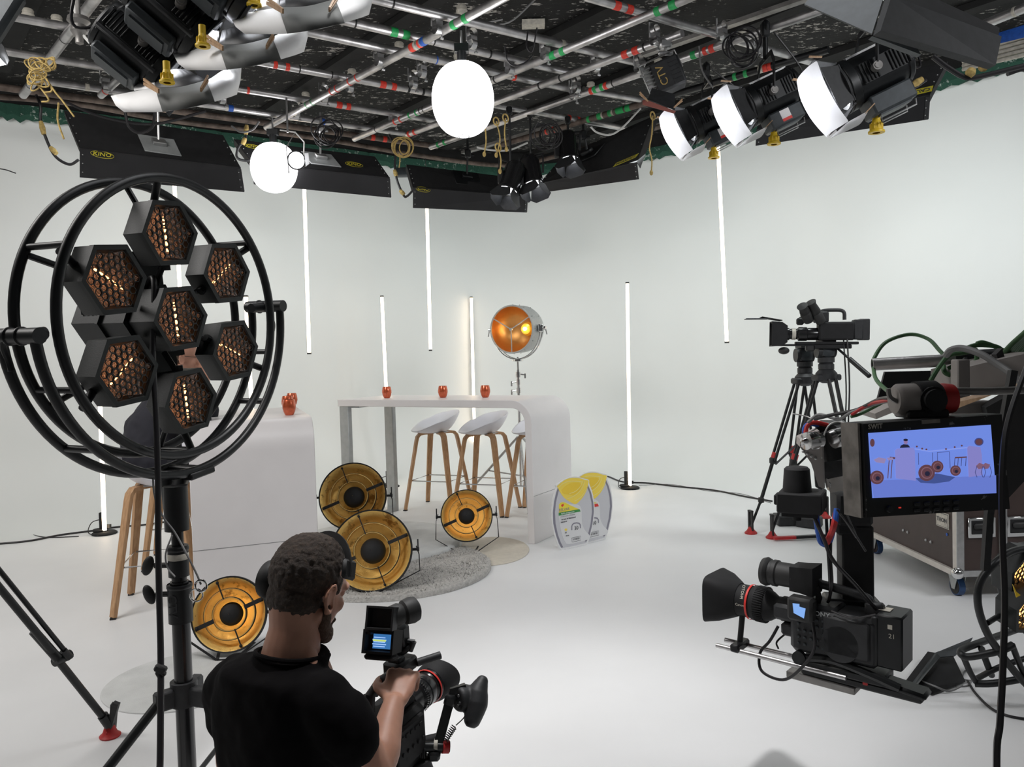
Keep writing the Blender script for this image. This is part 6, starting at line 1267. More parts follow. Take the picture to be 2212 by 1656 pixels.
# grey arm body
m = MB(); A_ = [D(1893, 905, 1.95), D(1955, 880, 1.95), D(2030, 866, 1.92), D(2140, 842, 1.85), D(2230, 820, 1.8), D(2230, 760, 1.8), D(2120, 785, 1.85), D(2060, 800, 1.92), D(2058, 845, 1.93), D(1990, 850, 1.95), D(1945, 868, 1.95), D(1890, 893, 1.95)]
m.prism(A_, V((.03, .16, 0))); mk('arm_body', m, 'jib', t)
m = MB(); m.box(D(2075, 850, 1.82), (.03, .03, .16), None, .003); m.box(D(2090, 880, 1.82), (.11, .05, .03), None, .004); mk('arm_bracket', m, 'jib', t)
m = MB(); m.prism([D(1886, 900, 2.25), D(1912, 803, 2.25), D(2060, 800, 2.25), D(2060, 870, 2.25), D(1940, 885, 2.25)], V((.01, .03, 0))); mk('black_panel', m, 'blackm', t)
m = MB(); m.prism([D(2050, 872, 1.7), D(2205, 832, 1.65), D(2150, 850, 1.65), D(2060, 885, 1.7)], V((0, .01, .004))); mk('orange_strut', m, 'peg', t)
m = MB(); m.prism([D(2130, 880, 1.75), D(2240, 820, 1.7), D(2240, 1010, 1.7), D(2165, 1090, 1.75), D(2150, 960, 1.75)], V((.02, .06, 0))); mk('counter_panel', m, 'blackm', t)
m = MB(); m.strip([D(2188, 800, 1.5), D(2160, 960, 1.5), D(2136, 1110, 1.5), D(2128, 1230, 1.52)], .013, .012, V((0, 1, 0))); mk('side_strap', m, 'dark', t)
m = MB(); m.cyl(D(2172, 972, 2.0), D(2260, 952, 1.95), .022, n=16); mk('pale_tube', m, 'alu', t)
# head: gears, motor, plates left of the monitor
RZ = Matrix.Rotation(radians(-28), 3, 'Z')
c = D(1732, 1081, 2.3); m = MB(); m.box(c, (.125, .12, .058), RZ, .004); m.box(c+V((.0, -.0, -.034)), (.10, .10, .012), RZ); m.box(c+RZ@V((-.066, -.02, .006)), (.012, .05, .03), RZ, .003); m.cyl(c+RZ@V((-.01, -.03, -.03)), c+RZ@V((-.01, -.03, -.052)), .012, n=12); mk('motor_box', m, 'blackm', t)
m = MB(); m.lathe([(.041, 0), (.036, .068), (.030, .074), (0, .076)], D(1722, 1062, 2.3), (0, 0, 1), 32); mk('motor_cap', m, 'blackm', t)
m = MB(); m.prism([D(1747, 965, 2.12), D(1775, 958, 2.1), D(1778, 990, 2.1), D(1842, 985, 2.08), D(1842, 1050, 2.08), D(1810, 1052, 2.1), D(1775, 1040, 2.1), D(1755, 1000, 2.12)], V((.02, .05, 0))); m.prism([D(1738, 950, 2.1), D(1775, 935, 2.08), D(1780, 1010, 2.1), D(1775, 1058, 2.12), D(1762, 1052, 2.12), D(1758, 1000, 2.12), D(1738, 975, 2.1)], V((.006, .02, 0)))
mk('side_plate', m, 'dark', t)
m = MB(); m.prism([D(1728, 948, 2.02), D(1770, 930, 2.0), D(1776, 962, 2.0), D(1746, 978, 2.02), D(1728, 965, 2.02)], V((.02, .08, 0))); m.box(D(1808, 975, 2.1), (.09, .1, .012), RZ); m.prism([D(1728, 965, 2.0), D(1776, 962, 1.99), D(1779, 1055, 2.02), D(1768, 1050, 2.02), D(1752, 1000, 2.01)], V((.008, .01, 0))); mk('bracket_plate', m, 'jib', t)
m = MB()
for k, (x, y) in enumerate(((1735, 975), (1744, 980), (1753, 985), (1762, 990))): m.sph(D(x, y, 2.0), .004, 8, 6)
mk('bolt', m, 'steel', t)
kc = D(1752, 952, 1.98); m = MB(); m.lathe([(0, -.03), (.007, -.028), (.010, -.018), (.022, -.016), (.024, -.006), (.024, .012), (.018, .016), (.018, .03), (0, .03)], kc, V((1, .35, 0)), 28); mk('chrome_bearing', m, 'chrome', t)
m = MB(); m.cyl(D(1785, 930, 2.05), D(1800, 990, 2.05), .035, n=20); m.box(D(1795, 950, 2.08), (.07, .08, .10), RZ, .006); m.cyl(D(1805, 940, 2.0), D(1835, 935, 2.0), .026, n=20); mk('gear_motor', m, 'black', t)
m = MB(); m.cyl(D(1800, 948, 1.96), D(1832, 940, 1.97), .024, n=22); mk('chrome_drum', m, 'chrome', t); m = MB(); m.cyl(D(1788, 1046, 2.0), D(1802, 1044, 2.0), .016, n=18); mk('chrome_collar', m, 'chrome', t)
m = MB(); m.strip([D(1795, 1048, 2.0), D(1850, 1038, 1.95)], .03, .035, V((0, 0, 1))); m.box(D(1840, 1048, 1.96), (.03, .04, .02), None, .004); mk('lower_arm', m, 'alud', t)
c = D(1846, 1128, 2.35); cb_ = D(1848, 1318, 2.35); RC2 = Matrix.Rotation(radians(-12), 3, 'Z')
m = MB(); m.box((c+cb_)/2, (.088, .09, (c-cb_).length), RC2, .005); m.box(c+V((-.01, 0, .05)), (.10, .12, .10), RC2, .01); m.box(c+V((-.035, -.02, .02)), (.06, .05, .10), RC2, .008); mk('column', m, 'blackm', t)
m = MB(); m.cyl(cb_+V((.04, -.05, -.0)), cb_+V((.06, .06, 0)), .034, n=24); m.box(cb_+V((-.02, 0, .02)), (.14, .08, .05), RC2, .006); mk('tilt_bearing', m, 'black', t)
for pts, r, m_, nm in ([(1762, 1110, 2.25), (1768, 1150, 2.25), (1775, 1172, 2.25), (1790, 1172, 2.25), (1803, 1130, 2.2), (1808, 1098, 2.2)], .0085, 'blue', 'blue_cable'), ([(1786, 1172, 2.24), (1800, 1140, 2.2), (1806, 1108, 2.2)], .0088, 'redp', 'red_cable'), ([(1740, 935, 2.05), (1745, 918, 2.05), (1760, 912, 2.05), (1790, 918, 2.05), (1815, 915, 2.05)], .006, 'redp', 'red_cable'), ([(1740, 945, 2.06), (1738, 925, 2.06), (1752, 915, 2.06), (1785, 925, 2.06)], .006, 'blue', 'blue_cable'):
    mk(nm, MB().tube(curve_pts([D(*p) for p in pts], 7), r, 8), m_, t)
for pts, r, m_ in ([(1757, 1112, 2.25), (1780, 1165, 2.22), (1800, 1210, 2.2), (1850, 1265, 2.2), (1905, 1330, 2.22)], .0055, 'cable'), ([(1785, 1120, 2.25), (1788, 1180, 2.24), (1792, 1240, 2.24), (1793, 1285, 2.28), (1788, 1300, 2.3)], .0045, 'cable'), ([(1796, 1120, 2.25), (1794, 1200, 2.24), (1797, 1260, 2.25), (1790, 1298, 2.3)], .0045, 'cable'), ([(1828, 1108, 2.1), (1850, 1160, 2.15), (1830, 1130, 2.15), (1808, 1100, 2.15)], .003, 'cable'), ([(1815, 1110, 2.1), (1835, 1135, 2.12), (1870, 1190, 2.15)], .003, 'cable'), ([(1745, 912, 2.02), (1770, 895, 2.0), (1810, 905, 1.95), (1840, 890, 1.9), (1900, 870, 1.85), (1950, 862, 1.7)], .004, 'cabley'), ([(1760, 905, 2.0), (1800, 895, 1.95), (1850, 885, 1.9), (1900, 862, 1.8), (1945, 858, 1.6)], .0045, 'cable'), ([(1840, 895, 1.9), (1880, 872, 1.85), (1930, 862, 1.7)], .004, 'redp'), ([(1775, 990, 2.0), (1780, 940, 2.0), (1795, 915, 2.0), (1820, 912, 2.0), (1838, 925, 1.9)], .002, 'cablew'), ([(1713, 893, 2.1), (1745, 900, 2.1), (1770, 915, 2.05)], .0015, 'cablew'), ([(1905, 690+180, 1.9), (1860, 893, 1.9), (1838, 900, 1.9)], .004, 'cableg'):
    mk('cable', MB().tube(curve_pts([D(*p) for p in pts], 7), r, 8), m_, t)
m = MB(); [m.box(D(1690, 950, 2.2)-V((0, 0, 3)), (.001, .001, .001))] if False else None
# green cable loop and the cable bundle
t3 = T('green_cable', 'green cable looping out to the left over the silver tube of the jib', 'cable', D(2040, 790, 2.0))
P = [(2058, 832, 1.95), (2020, 850, 1.9), (1985, 870-12, 1.85)]
mk('loop', MB().tube(curve_pts([D(*p) for p in [(1940, 856, 1.75), (1915, 842, 1.9), (1892, 818, 2.0), (1887, 790, 2.13), (1890, 770, 2.15), (1915, 738, 2.15), (1965, 722, 2.15), (2005, 732, 2.12), (2028, 755, 2.08), (2040, 768, 2.06)]], 8), .0052, 8), 'cableg', t3)
for pts in ([(2038, 790, 1.98), (2042, 805, 1.95), (2065, 812, 1.95), (2090, 805, 1.95), (2108, 780, 1.95), (2110, 768, 1.95)], [(2050, 790, 1.96), (2065, 815, 1.95), (2080, 838, 1.93), (2095, 835, 1.93), (2110, 810, 1.93), (2125, 780, 1.95)], [(2010, 822, 1.95), (2030, 790, 1.95), (2050, 768, 1.97), (2080, 762, 1.98), (2110, 755, 1.98)], [(2080, 755, 2.0), (2110, 745, 2.0), (2150, 748, 2.0), (2170, 760, 2.0)], [(2110, 742, 2.0), (2125, 740, 2.0), (2160, 752, 2.0)]): mk('strand', MB().tube(curve_pts([D(*p) for p in pts], 6), .006, 8), 'cableg', t3)
m = MB(); random.seed(11)
for k in range(16): x = 2158+k*4; m.tube(curve_pts([D(x, 785-.0*k, 1.95+.01*(k % 3)), D(x+20+2*k, 752-2*k, 1.9), D(x+60+3*k, 715-3*k, 1.85)], 5), .007, 7)
mk('cable_bundle', m, 'cableg', t3, angle=60)
m = MB(); m.prism([D(2152, 765, 1.86), D(2165, 752, 1.86), D(2178, 800, 1.86), D(2240, 860, 1.86), D(2180, 840, 1.86)], V((0, .02, 0))); mk('strap', m, 'rubber', t3)
mk('grey_hose', MB().tube(curve_pts([D(2043, 768, 1.9), D(2055, 755, 1.88), D(2080, 752, 1.86), D(2120, 765, 1.82), (D(2160, 790, 1.78)), D(2195, 815, 1.74), D(2240, 860, 1.7)], 6), .008, 8), 'cabley', t3)
# ------------------------------------------------------------------ the camera under the jib column
t = T('video_camera', 'large black broadcast camera with wide lens hanging under the jib column, lens to the left', 'camera', D(1800, 1450, 2.3))
fy = V((-.75, .66, .01)).normalized(); fx = fy.cross(Zu).normalized(); fz = fx.cross(fy); RC = Matrix((fx, fy, fz)).transposed(); B = D(1797, 1348, 2.31)
def box(m, p, s, b=.006): return m.box(Q(*p), s, RC, b)
m = MB(); box(m, (0, -.02, -.015), (.12, .25, .14), .014); box(m, (-.062, -.06, -.01), (.012, .13, .11), .006); box(m, (0, .03, .05), (.10, .12, .03), .008); m.lathe([(.0, .0), (.052, 0), (.055, -.01)], Q(-.068, -.045, -.03), -fx, 32)
mk('camera_body', m, 'dark', t)
m = MB()
for r in range(5):
    for k in range(5):
        if random.random() < .75: box(m, (-.0635, .075-.018*k, -.055+.02*r), (.004, .009, .007), .001)
for k in range(5): box(m, (-.062, .088, .015+.005*k), (.004, .03, .002), 0)
mk('control_buttons', m, 'slate', t)
mk('lettering', text_mesh('SONY', .020, Q(-.0645, .01, .045), -fy, Zu, .0005, True), 'stealt', t, flat=True)
m = MB(); box(m, (0, -.172, .0), (.105, .07, .15), .005); box(m, (0, -.135, -.005), (.11, .02, .14), .004); mk('rear_battery', m, 'black', t)
m = MB(); box(m, (-.0535, -.175, .045), (.001, .012, .012), 0); box(m, (.0, -.15, .0765), (.035, .03, .001), 0); mk('sticker', m, 'tapew', t); mk('lettering', text_mesh('21', .018, Q(-.054, -.18, .02), -fy, Zu, .0004), 'tapew', t, flat=True)
LZ = .018
m = MB(); m.lathe([(.032, .09), (.037, .095), (.038, .145), (.034, .15), (.034, .165), (.044, .18), (.052, .20), (.054, .215), (.054, .235), (.050, .24), (.050, .285), (.054, .29), (.054, .30)], Q(0, 0, LZ), fy, 48)
for k in range(48): a = 2*pi*k/48; m.box(Q(0, .21, LZ)+fx*(.054*cos(a))+fz*(.054*sin(a)), (.003, .003, .03), RC@Matrix.Rotation(pi/2, 3, 'X'))
lz = mk('lens', m, 'blackm', t)
m = MB().lathe([(.0535, .243), (.0545, .244), (.0545, .249), (.0535, .25)], Q(0, 0, LZ), fy, 48); mk('red_ring', m, 'pred', lz)
m = MB().lathe([(.0355, .083), (.0385, .084), (.0385, .098), (.0375, .10)], Q(0, 0, LZ), fy, 32); mk('red_band', m, 'redp', lz)
mk('lettering', text_mesh('PHOTO', .013, Q(-.036, .262, LZ+.038), Q(-.036, .262, LZ+.038)-Q(-.048, .262, LZ+.018), -fy, .0004, True), 'tapew', lz, flat=True); mk('lettering', text_mesh('Canon', .011, Q(-.0515, .265, LZ), -fy, Zu, .0004), 'tapew', lz, flat=True)
def rsq(w_, h_, y_, k=.35): return [Q(w_*(abs(cos(a))**k)*(1 if cos(a) > 0 else -1), y_, LZ+h_*(abs(sin(a))**k)*(1 if sin(a) > 0 else -1)) for a in [2*pi*(i+.5)/40 for i in range(40)]]
m = MB(); m.rings([rsq(.052, .052, .285, 1), rsq(.062, .058, .30, .8), rsq(.078, .068, .335, .45), rsq(.086, .076, .375, .35), rsq(.083, .073, .375, .35), rsq(.055, .052, .30, .8)], False, False); mk('lens_hood', m, 'blackm', t)
m = MB(); box(m, (-.02, .12, -.035), (.03, .045, .04), .008); box(m, (-.04, .11, .02), (.02, .10, .05), .01); mk('lens_servo', m, 'dark', t)
m = MB(); e0, e1 = Q(-.02, .115, .135), Q(-.02, .02, .135)
m.lathe([(0, .0), (.040, .0), (.044, .012), (.040, .022), (.037, .024), (.037, .032), (.040, .034), (.040, .046), (.036, .05), (.036, .10)], Q(-.02, .20, .13), -fy, 36); mk('viewfinder_barrel', m, 'rubber', t)
m = MB(); m.rings([[Q(-.02+sx*.036, .105, .13+sz*.036) for sx, sz in ((-1, -1), (1, -1), (1, 1), (-1, 1))], [Q(-.02+sx*.034, .075, .13+sz*.038) for sx, sz in ((-1, -1), (1, -1), (1, 1), (-1, 1))], [Q(-.02+sx*.040, .035, .13+sz*.042) for sx, sz in ((-1, -1), (1, -1), (1, 1), (-1, 1))], [Q(-.02+sx*.034, .035, .13+sz*.036) for sx, sz in ((-1, -1), (1, -1), (1, 1), (-1, 1))]]); m.tube([Q(-.02, .04, .11), Q(-.02, .03, .08), Q(-.02, .04, .05)], .01, 8); mk('viewfinder_hood', m, 'blackm', t)
m = MB(); box(m, (-.075, .06, .055), (.045, .075, .07), .008); sc_ = mk('side_screen_housing', m, 'rubber', t)
m = MB(); m.prism([Q(-.0985, .075, .045), Q(-.0985, .045, .035), Q(-.0985, .040, .065), Q(-.0985, .058, .067), Q(-.0985, .058, .075), Q(-.0985, .078, .073)], -fx*.0006); mk('side_screen', m, em('lit_side_screen', (.22, .42, .85)), sc_, flat=True)
m = MB(); m.tube(curve_pts([Q(0, .04, .115), Q(0, -.02, .11), Q(0, -.09, .10), Q(0, -.105, .09), Q(0, -.108, .06)], 5), .013, 10); box(m, (0, .05, .10), (.03, .04, .02)); box(m, (0, -.12, .07), (.03, .05, .04)); m.cyl(Q(-.01, .045, .118), Q(.01, .045, .118), .016, n=14); mk('top_handle', m, 'dark', t)
m = MB(); 
for s in (-1, 1): m.cyl(Q(-.03+.03*s, .34, -.125), Q(-.03+.03*s, -.06, -.125), .0075, n=14)
mk('rail', m, 'alu', t)
m = MB(); box(m, (-.03, .275, -.118), (.085, .03, .025), .005); m.cyl(Q(-.03, .275, -.11), Q(-.02, .27, -.02), .009, n=12); mk('lens_support', m, 'black', t)
m = MB(); box(m, (-.01, -.04, -.115), (.10, .24, .025), .005); box(m, (-.01, -.09, -.14), (.08, .33, .025), .006); m.box(Q(-.02, -.19, -.125), (.07, .15, .02), RC@Matrix.Rotation(radians(6), 3, 'X'), .008); m.tube(curve_pts([Q(-.05, .06, -.10), Q(-.055, -.02, -.085), Q(-.055, -.12, -.10), Q(-.05, -.20, -.12)], 6), .012, 8); m.cyl(Q(-.065, .075, -.10), Q(-.05, .075, -.10), .02, n=20); mk('base_plate', m, 'black', t)
m = MB(); box(m, (-.01, .02, -.165), (.075, .20, .022), .003); mk('dovetail_plate', m, 'alud', t); m = MB(); box(m, (-.053, -.11, -.125), (.006, .014, .02), .002); mk('red_lever', m, 'redp', t)
m = MB(); m.tube(curve_pts([Q(-.07, .03, .02), Q(-.085, .02, -.05), Q(-.085, .06, -.12), Q(-.07, .12, -.175), Q(-.06, .19, -.17), Q(-.05, .20, -.12), Q(-.045, .17, -.075), Q(-.03, .15, -.03)], 7), .0045, 8); m.tube(curve_pts([Q(-.06, -.02, .06), Q(-.07, -.08, .055), Q(-.06, -.14, .075)], 6), .003, 6); m.tube(curve_pts([Q(-.02, .13, -.05), Q(-.03, .155, -.08), Q(-.03, .15, -.10)], 6), .003, 6); mk('cable', m, 'cable', t)
# ------------------------------------------------------------------ two tripods, one with a camera
def tripod(name, label, apx, feet, mid, dz, shoe=True):
    apx = V(apx); t = T(name, label, 'tripod', V((apx.x, apx.y, 0)), 'camera tripods at the right wall'); mk('bowl', MB().lathe([(.0, .06), (.05, .06), (.075, .03), (.07, -.02), (.03, -.04)], apx, Zu, 24).box(apx, (.19, .10, .045), Matrix.Rotation(.2, 3, 'Z'), .01), 'dark', t)
    for k, f in enumerate(feet):
        f = V(f); e = V((f.x-apx.x, f.y-apx.y, 0)).normalized(); s = e.cross(Zu); top = apx+e*.07-Zu*.01; kn = top.lerp(f, .52); m = MB()
        for q in (-1, 1): m.cyl(top+s*(.028*q), kn+s*(.022*q), .011, n=10)
        mk('leg', m, 'black', t); m = MB(); m.box(kn, (.05, .04, .05), Matrix.Rotation(atan2(e.y, e.x), 3, 'Z'), .008); m.box(top.lerp(f, .78), (.04, .035, .04), None, .006); mk('leg_clamp', m, 'rubber', t)
        m = MB(); m.cyl(kn, top.lerp(f, .80), .014, n=10); m.cyl(top.lerp(f, .78), f+Zu*.05, .010, n=10); mk('lower_leg', m, 'black', t); mk('red_clamp', MB().lathe([(.0, -.022), (.024, -.022), (.024, .022), (0, .022)], kn+(top-kn).normalized()*.04, top-kn, 14), 'redp', t)
        m = MB(); m.strip([f+Zu*.02-s*.02, f+Zu*.17-s*.02], .02, .012, e); m.strip([f+Zu*.02+s*.02, f+Zu*.17+s*.02], .02, .012, e); m.strip([f+Zu*.17-s*.025, f+Zu*.17+s*.025], .02, .012, Zu); mk('rubber_strap', m, 'rubber', t)
        if shoe: mk('floor_shoe', MB().lathe([(0, 0), (.045, 0), (.046, .01), (.03, .025), (.015, .05), (0, .055)], f, Zu, 18), 'redp', t)
    c = V((apx.x, apx.y, apx.z-.42)); m = MB()
    for f in feet: f = V(f); m.cyl(c, (apx).lerp(f, .55), .008, n=8)
    mk('spreader', m, 'black', t); return t
apA = D(1785, 815, 5.65); apB = D(1739, 822, 5.95)
feetA = [Z(1668, 1162), V((apA.x+.38, apA.y+.30, 0)), V((apA.x+.10, apA.y-.42, 0))]; feetB = [Z(1622, 1152), V((apB.x+.28, apB.y+.36, 0)), V((apB.x-.02, apB.y+.45, 0))]
tripod('camera_tripod', 'tall black tripod with fluid head under the camera, in front of the second one', apA, feetA, 0, 0); tripod('camera_tripod', 'black tripod behind and left of the one carrying the camera', apB, feetB, 0, 0)
for ap, lab in ((apA, 'black fluid head on the front tripod, with pan handle pointing right'), (apB, 'black fluid head on the rear tripod, without a camera')):
    t = T('fluid_head', lab, 'tripod head', ap+Zu*.06, 'fluid heads'); m = MB(); h0 = ap+Zu*.06; m.lathe([(0, 0), (.055, 0), (.055, .035), (.045, .045), (.058, .05), (.058, .085), (0, .09)], h0, Zu, 28); m.cyl(h0+V((-.07, 0, .135)), h0+V((.06, 0, .135)), .052, n=28); m.box(h0+Zu*.14, (.10, .09, .10), None, .01); m.box(h0+Zu*.20, (.10, .13, .025), None, .005); mk('head_body', m, 'dark', t)
    m = MB(); m.lathe([(.05, 0), (.035, -.012), (.012, -.014), (0, -.014)], h0+V((.0, -.045, .135)), (0, 1, 0), 24); mk('side_cap', m, 'slate', t)
    if ap is apA: m = MB(); a = h0+V((.05, -.02, .17)); b = D(1878, 812, 5.3); m.cyl(a, b, .009, n=10); m.cyl(a.lerp(b, .45), b, .017, n=12); m.box(a+V((.03, 0, .0)), (.06, .03, .03), None, .006); mk('pan_handle', m, 'black', t)
h0 = apA+Zu*.28
t = T('video_camera', 'black broadcast camera on the tripod at right, matte box pointing left', 'camera', h0)
fy = V((-.97, .22, .03)).normalized(); fx = fy.cross(Zu).normalized(); fz = fx.cross(fy); RC = Matrix((fx, fy, fz)).transposed(); B = D(1782, 715, 5.6)
m = MB(); box(m, (0, -.07, .0), (.12, .24, .13), .012); box(m, (0, -.01, -.085), (.09, .42, .02), .004); box(m, (0, -.05, -.11), (.08, .25, .03), .005); mk('camera_body', m, 'blackm', t)
m = MB(); box(m, (0, -.215, .01), (.11, .06, .14), .006); box(m, (0, -.255, .01), (.10, .07, .15), .006); mk('rear_battery', m, 'dark', t)
m = MB(); m.lathe([(.04, .04), (.045, .05), (.045, .12), (.05, .125), (.05, .18), (.038, .19), (.038, .24), (.045, .245), (.045, .28)], Q(0, 0, -.02), fy, 32); mk('lens', m, 'blackg', t)
m = MB().lathe([(.0405, .20), (.041, .201), (.041, .225), (.0405, .226)], Q(0, 0, -.02), fy, 28); mk('lens_label', m, 'tapew', t)
def mbx(w_, h_, y_): return [Q(sx*w_, y_, -.02+sz*h_) for sx, sz in ((-1, -1), (1, -1), (1, 1), (-1, 1))]
m = MB(); m.rings([mbx(.06, .06, .26), mbx(.085, .085, .30), mbx(.095, .09, .37), mbx(.088, .083, .37), mbx(.06, .06, .28)], False, False); m.prism([Q(-.095, .30, .075), Q(.095, .30, .075), Q(.115, .30+.14, .10), Q(-.115, .30+.14, .10)], Zu*.004); mk('matte_box', m, 'blackm', t)
m = MB(); m.prism([Q(-.10, .39, .088), Q(.10, .39, .088), Q(.12, .55, .088), Q(-.12, .55, .088)], Zu*.004); mk('french_flag', m, 'slate', t)
m = MB(); m.tube(curve_pts([Q(0, .03, .10), Q(0, .03, .14), Q(0, -.05, .15), Q(0, -.12, .14), Q(0, -.13, .08)], 5), .013, 8); box(m, (0, .03, .10), (.08, .10, .08), .01); box(m, (.02, .14, .09), (.03, .07, .03), .006); box(m, (.0, .17, .07), (.05, .05, .05), .01); m.cyl(Q(-.03, .12, .06), Q(-.03, .13, .15), .010, n=8); mk('top_handle', m, 'dark', t)
for (a, b) in (((1771, 690), (1752, 655)), ((1745, 688), (1736, 668))): m = MB(); A_ = D(*a, 5.55); B_ = D(*b, 5.5); d_ = (B_-A_).normalized(); m.lathe([(0, -.02), (.035, -.02), (.038, .05), (.032, .06), (.036, .07), (.030, .10+.03*(a[0] > 1750)), (.038, .125+.03*(a[0] > 1750)), (0, .13+.03*(a[0] > 1750))], A_, d_, 24); mk('viewfinder', m, 'rubber', t)
for s in (-1, 1): m = MB(); m.cyl(Q(.03*s, .34, -.10), Q(.03*s, -.1, -.10), .0075, n=10); mk('rail', m, 'black', t)
m = MB(); m.sph(Q(-.02, .28, -.14), .038, 14, 10, (1, 1.2, .7)); box(m, (0, .10, -.12), (.07, .06, .05), .01); mk('hand_control', m, 'rubber', t)
m = MB(); m.tube(curve_pts([Q(-.05, -.14, -.05), D(1835, 830, 5.5), D(1832, 930, 5.5), D(1830, 1040, 5.5), D(1826, 1100, 5.5)], 6), .006, 6); m.tube(curve_pts([Q(-.03, -.12, -.05), D(1828, 850, 5.5), D(1822, 960, 5.5), D(1815, 1070, 5.5)], 6), .005, 6); mk('cable', m, 'cable', t)
# loose gear on the floor by the tripods
for k, (x, y, w_, lab) in enumerate(((1697, 1132, .16, 'black battery block on the floor by the red tripod shoe'), (1722, 1125, .13, 'black battery block behind the first one on the floor'), (1748, 1137, .15, 'black battery block nearest the jib column on the floor'))):
    p = Z(x, y); m = MB(); m.box(p+Zu*.04, (w_, .16, .08), Matrix.Rotation(.4*k, 3, 'Z'), .01); tag(mk('battery_pack', m, 'dark'), lab, 'battery', 'battery packs on the floor')
m = MB(); a = Z(1672, 1162, .02); b = Z(1718, 1160, .02); m.strip([a, b], .035, .02); o = mk('spreader_arm', m, 'redp'); tag(o, 'red and black ground spreader arm lying by the tripod shoe', 'tripod part'); m = MB(); m.strip([b, Z(1790, 1156, .02)], .03, .02); mk('black_arm', m, 'black', o, local=False)
# ------------------------------------------------------------------ flight case on casters
K['ply'] = mat('brown_laminate', (.048, .030, .026), .45, 0, .1, 14); K['wpaint'] = mat('white_edge_trim', (.62, .58, .53), .5, 0, .08, 20)
C0 = D(2068, 1238, 4.2); zb = C0.z; CL = Z(1872, 1146, zb); CR = Z(2330, 1197, zb); a_ = (CL-C0).normalized(); b_ = (CR-C0); b_ = (b_-a_*b_.dot(a_)).normalized() if abs(b_.normalized().dot(a_)) < .6 else b_.normalized(); La = (CL-C0).length+.1; Lb = .80; Hc = .62
t = T('flight_case', 'brown flight case on blue wheeled casters, half hidden behind the monitor', 'flight case', V((C0.x, C0.y, 0)))
RF = Matrix((a_, b_, Zu)).transposed()
def CQ(x, y, z): return C0+a_*x+b_*y+Zu*z
m = MB(); m.prism([CQ(0, 0, 0), CQ(La, 0, 0), CQ(La, Lb, 0), CQ(0, Lb, 0)], Zu*Hc); mk('body', m, 'ply', t, flat=True)
nA = -b_; nB = -a_
for (p, q, nm, mt) in ((CQ(0, -.002, 0), CQ(La, -.002, 0), 'edge_trim', 'wpaint'), (CQ(0, -.002, Hc), CQ(La, -.002, Hc), 'edge_trim', 'wpaint'), (CQ(-.002, 0, 0), CQ(-.002, Lb, 0), 'edge_trim', 'steel'), (CQ(-.002, 0, Hc), CQ(-.002, Lb, Hc), 'edge_trim', 'steel'), (CQ(-.002, .245, .0), CQ(-.002, .245, Hc), 'edge_trim', 'steel')):
    m = MB(); m.strip([p, q], .032, .032, Zu if abs((q-p).z) < .1 else b_); mk(nm, m, mt, t)
m = MB(); m.prism([CQ(.035, -.004, 0), CQ(0, -.004, 0), CQ(0, -.004, Hc), CQ(.035, -.004, Hc)], b_*.006); mk('edge_trim', m, 'wpaint', t); m = MB(); m.prism([CQ(-.006, -.004, 0), CQ(-.006, .035, 0), CQ(-.006, .035, Hc), CQ(-.006, -.004, Hc)], a_*.006); mk('edge_trim', m, 'steel', t)
for z in (0, Hc): mk('corner_ball', MB().sph(CQ(0, 0, z), .032, 18, 12), 'chrome', t)
for yy in (.13, .34):
    m = MB(); m.box(CQ(-.008, yy, .245), (.01, .15, .11), RF, .004); o = mk('handle_dish', m, 'chrome', t); m = MB(); m.box(CQ(-.013, yy, .248), (.006, .12, .075), RF, .004); mk('handle_recess', m, 'blackm', o); m = MB(); m.box(CQ(-.022, yy, .255), (.016, .10, .03), RF, .008); mk('handle', m, 'rubber', o)
for xx in (.5, .25):
    for s in (0, .05): m = MB(); m.sph(CQ(xx+s, -.002, .11), .009, 10, 6); mk('rivet', m, 'steel', t)
lx, lz_ = .13, .262; m = MB(); m.box(CQ(lx, -.003, lz_), (.125, .004, .085), RF, .002); o = mk('maker_plate', m, 'tapew', t); m = MB(); m.box(CQ(lx, -.0055, lz_), (.115, .001, .075), RF); mk('plate_border', m, 'ink', o); m = MB(); m.box(CQ(lx, -.0065, lz_), (.109, .001, .069), RF); mk('plate_face', m, 'tapew', o); mk('lettering', text_mesh('THON', .033, CQ(lx, -.008, lz_), -a_, Zu, .0006, True), 'ink', o, flat=True)
m = MB(); m.box(CQ(lx, -.003, lz_+.10), (.11, .004, .06), RF, .002); mk('upper_plate', m, 'tapew', t); mk('blue_dot', MB().cyl(CQ(.09, -.001, .19), CQ(.09, -.004, .19), .008, n=16), 'blue', t)
for x_, y_ in ((.10, .06), (La-.12, .06), (.10, Lb-.1), (La-.12, Lb-.1)):
    w_ = CQ(x_, y_, 0); m = MB(); m.cyl(V((w_.x, w_.y, .05))-b_*.016, V((w_.x, w_.y, .05))+b_*.016, .05, n=28); cw = mk('caster_wheel', m, K.setdefault('tyre', mat('blue_rubber_tyre', (.02, .06, .16), .5)), t); m = MB(); m.cyl(V((w_.x, w_.y, .05))-b_*.018, V((w_.x, w_.y, .05))+b_*.018, .042, n=24); mk('wheel_hub', m, 'rubber', cw); m = MB()
    for s in (-1, 1): m.prism([V((w_.x, w_.y, 0))+b_*(.022*s)+a_*x+Zu*z for x, z in ((-.05, zb-.005), (.06, zb-.005), (.015, .035), (-.012, .035))], b_*(.003*s))
    m.box(V((w_.x, w_.y, zb-.008)), (.12, .10, .012), RF); m.box(V((w_.x, w_.y, zb-.03))+a_*.04, (.05, .04, .01), RF); mk('caster_fork', m, 'stealt', t)
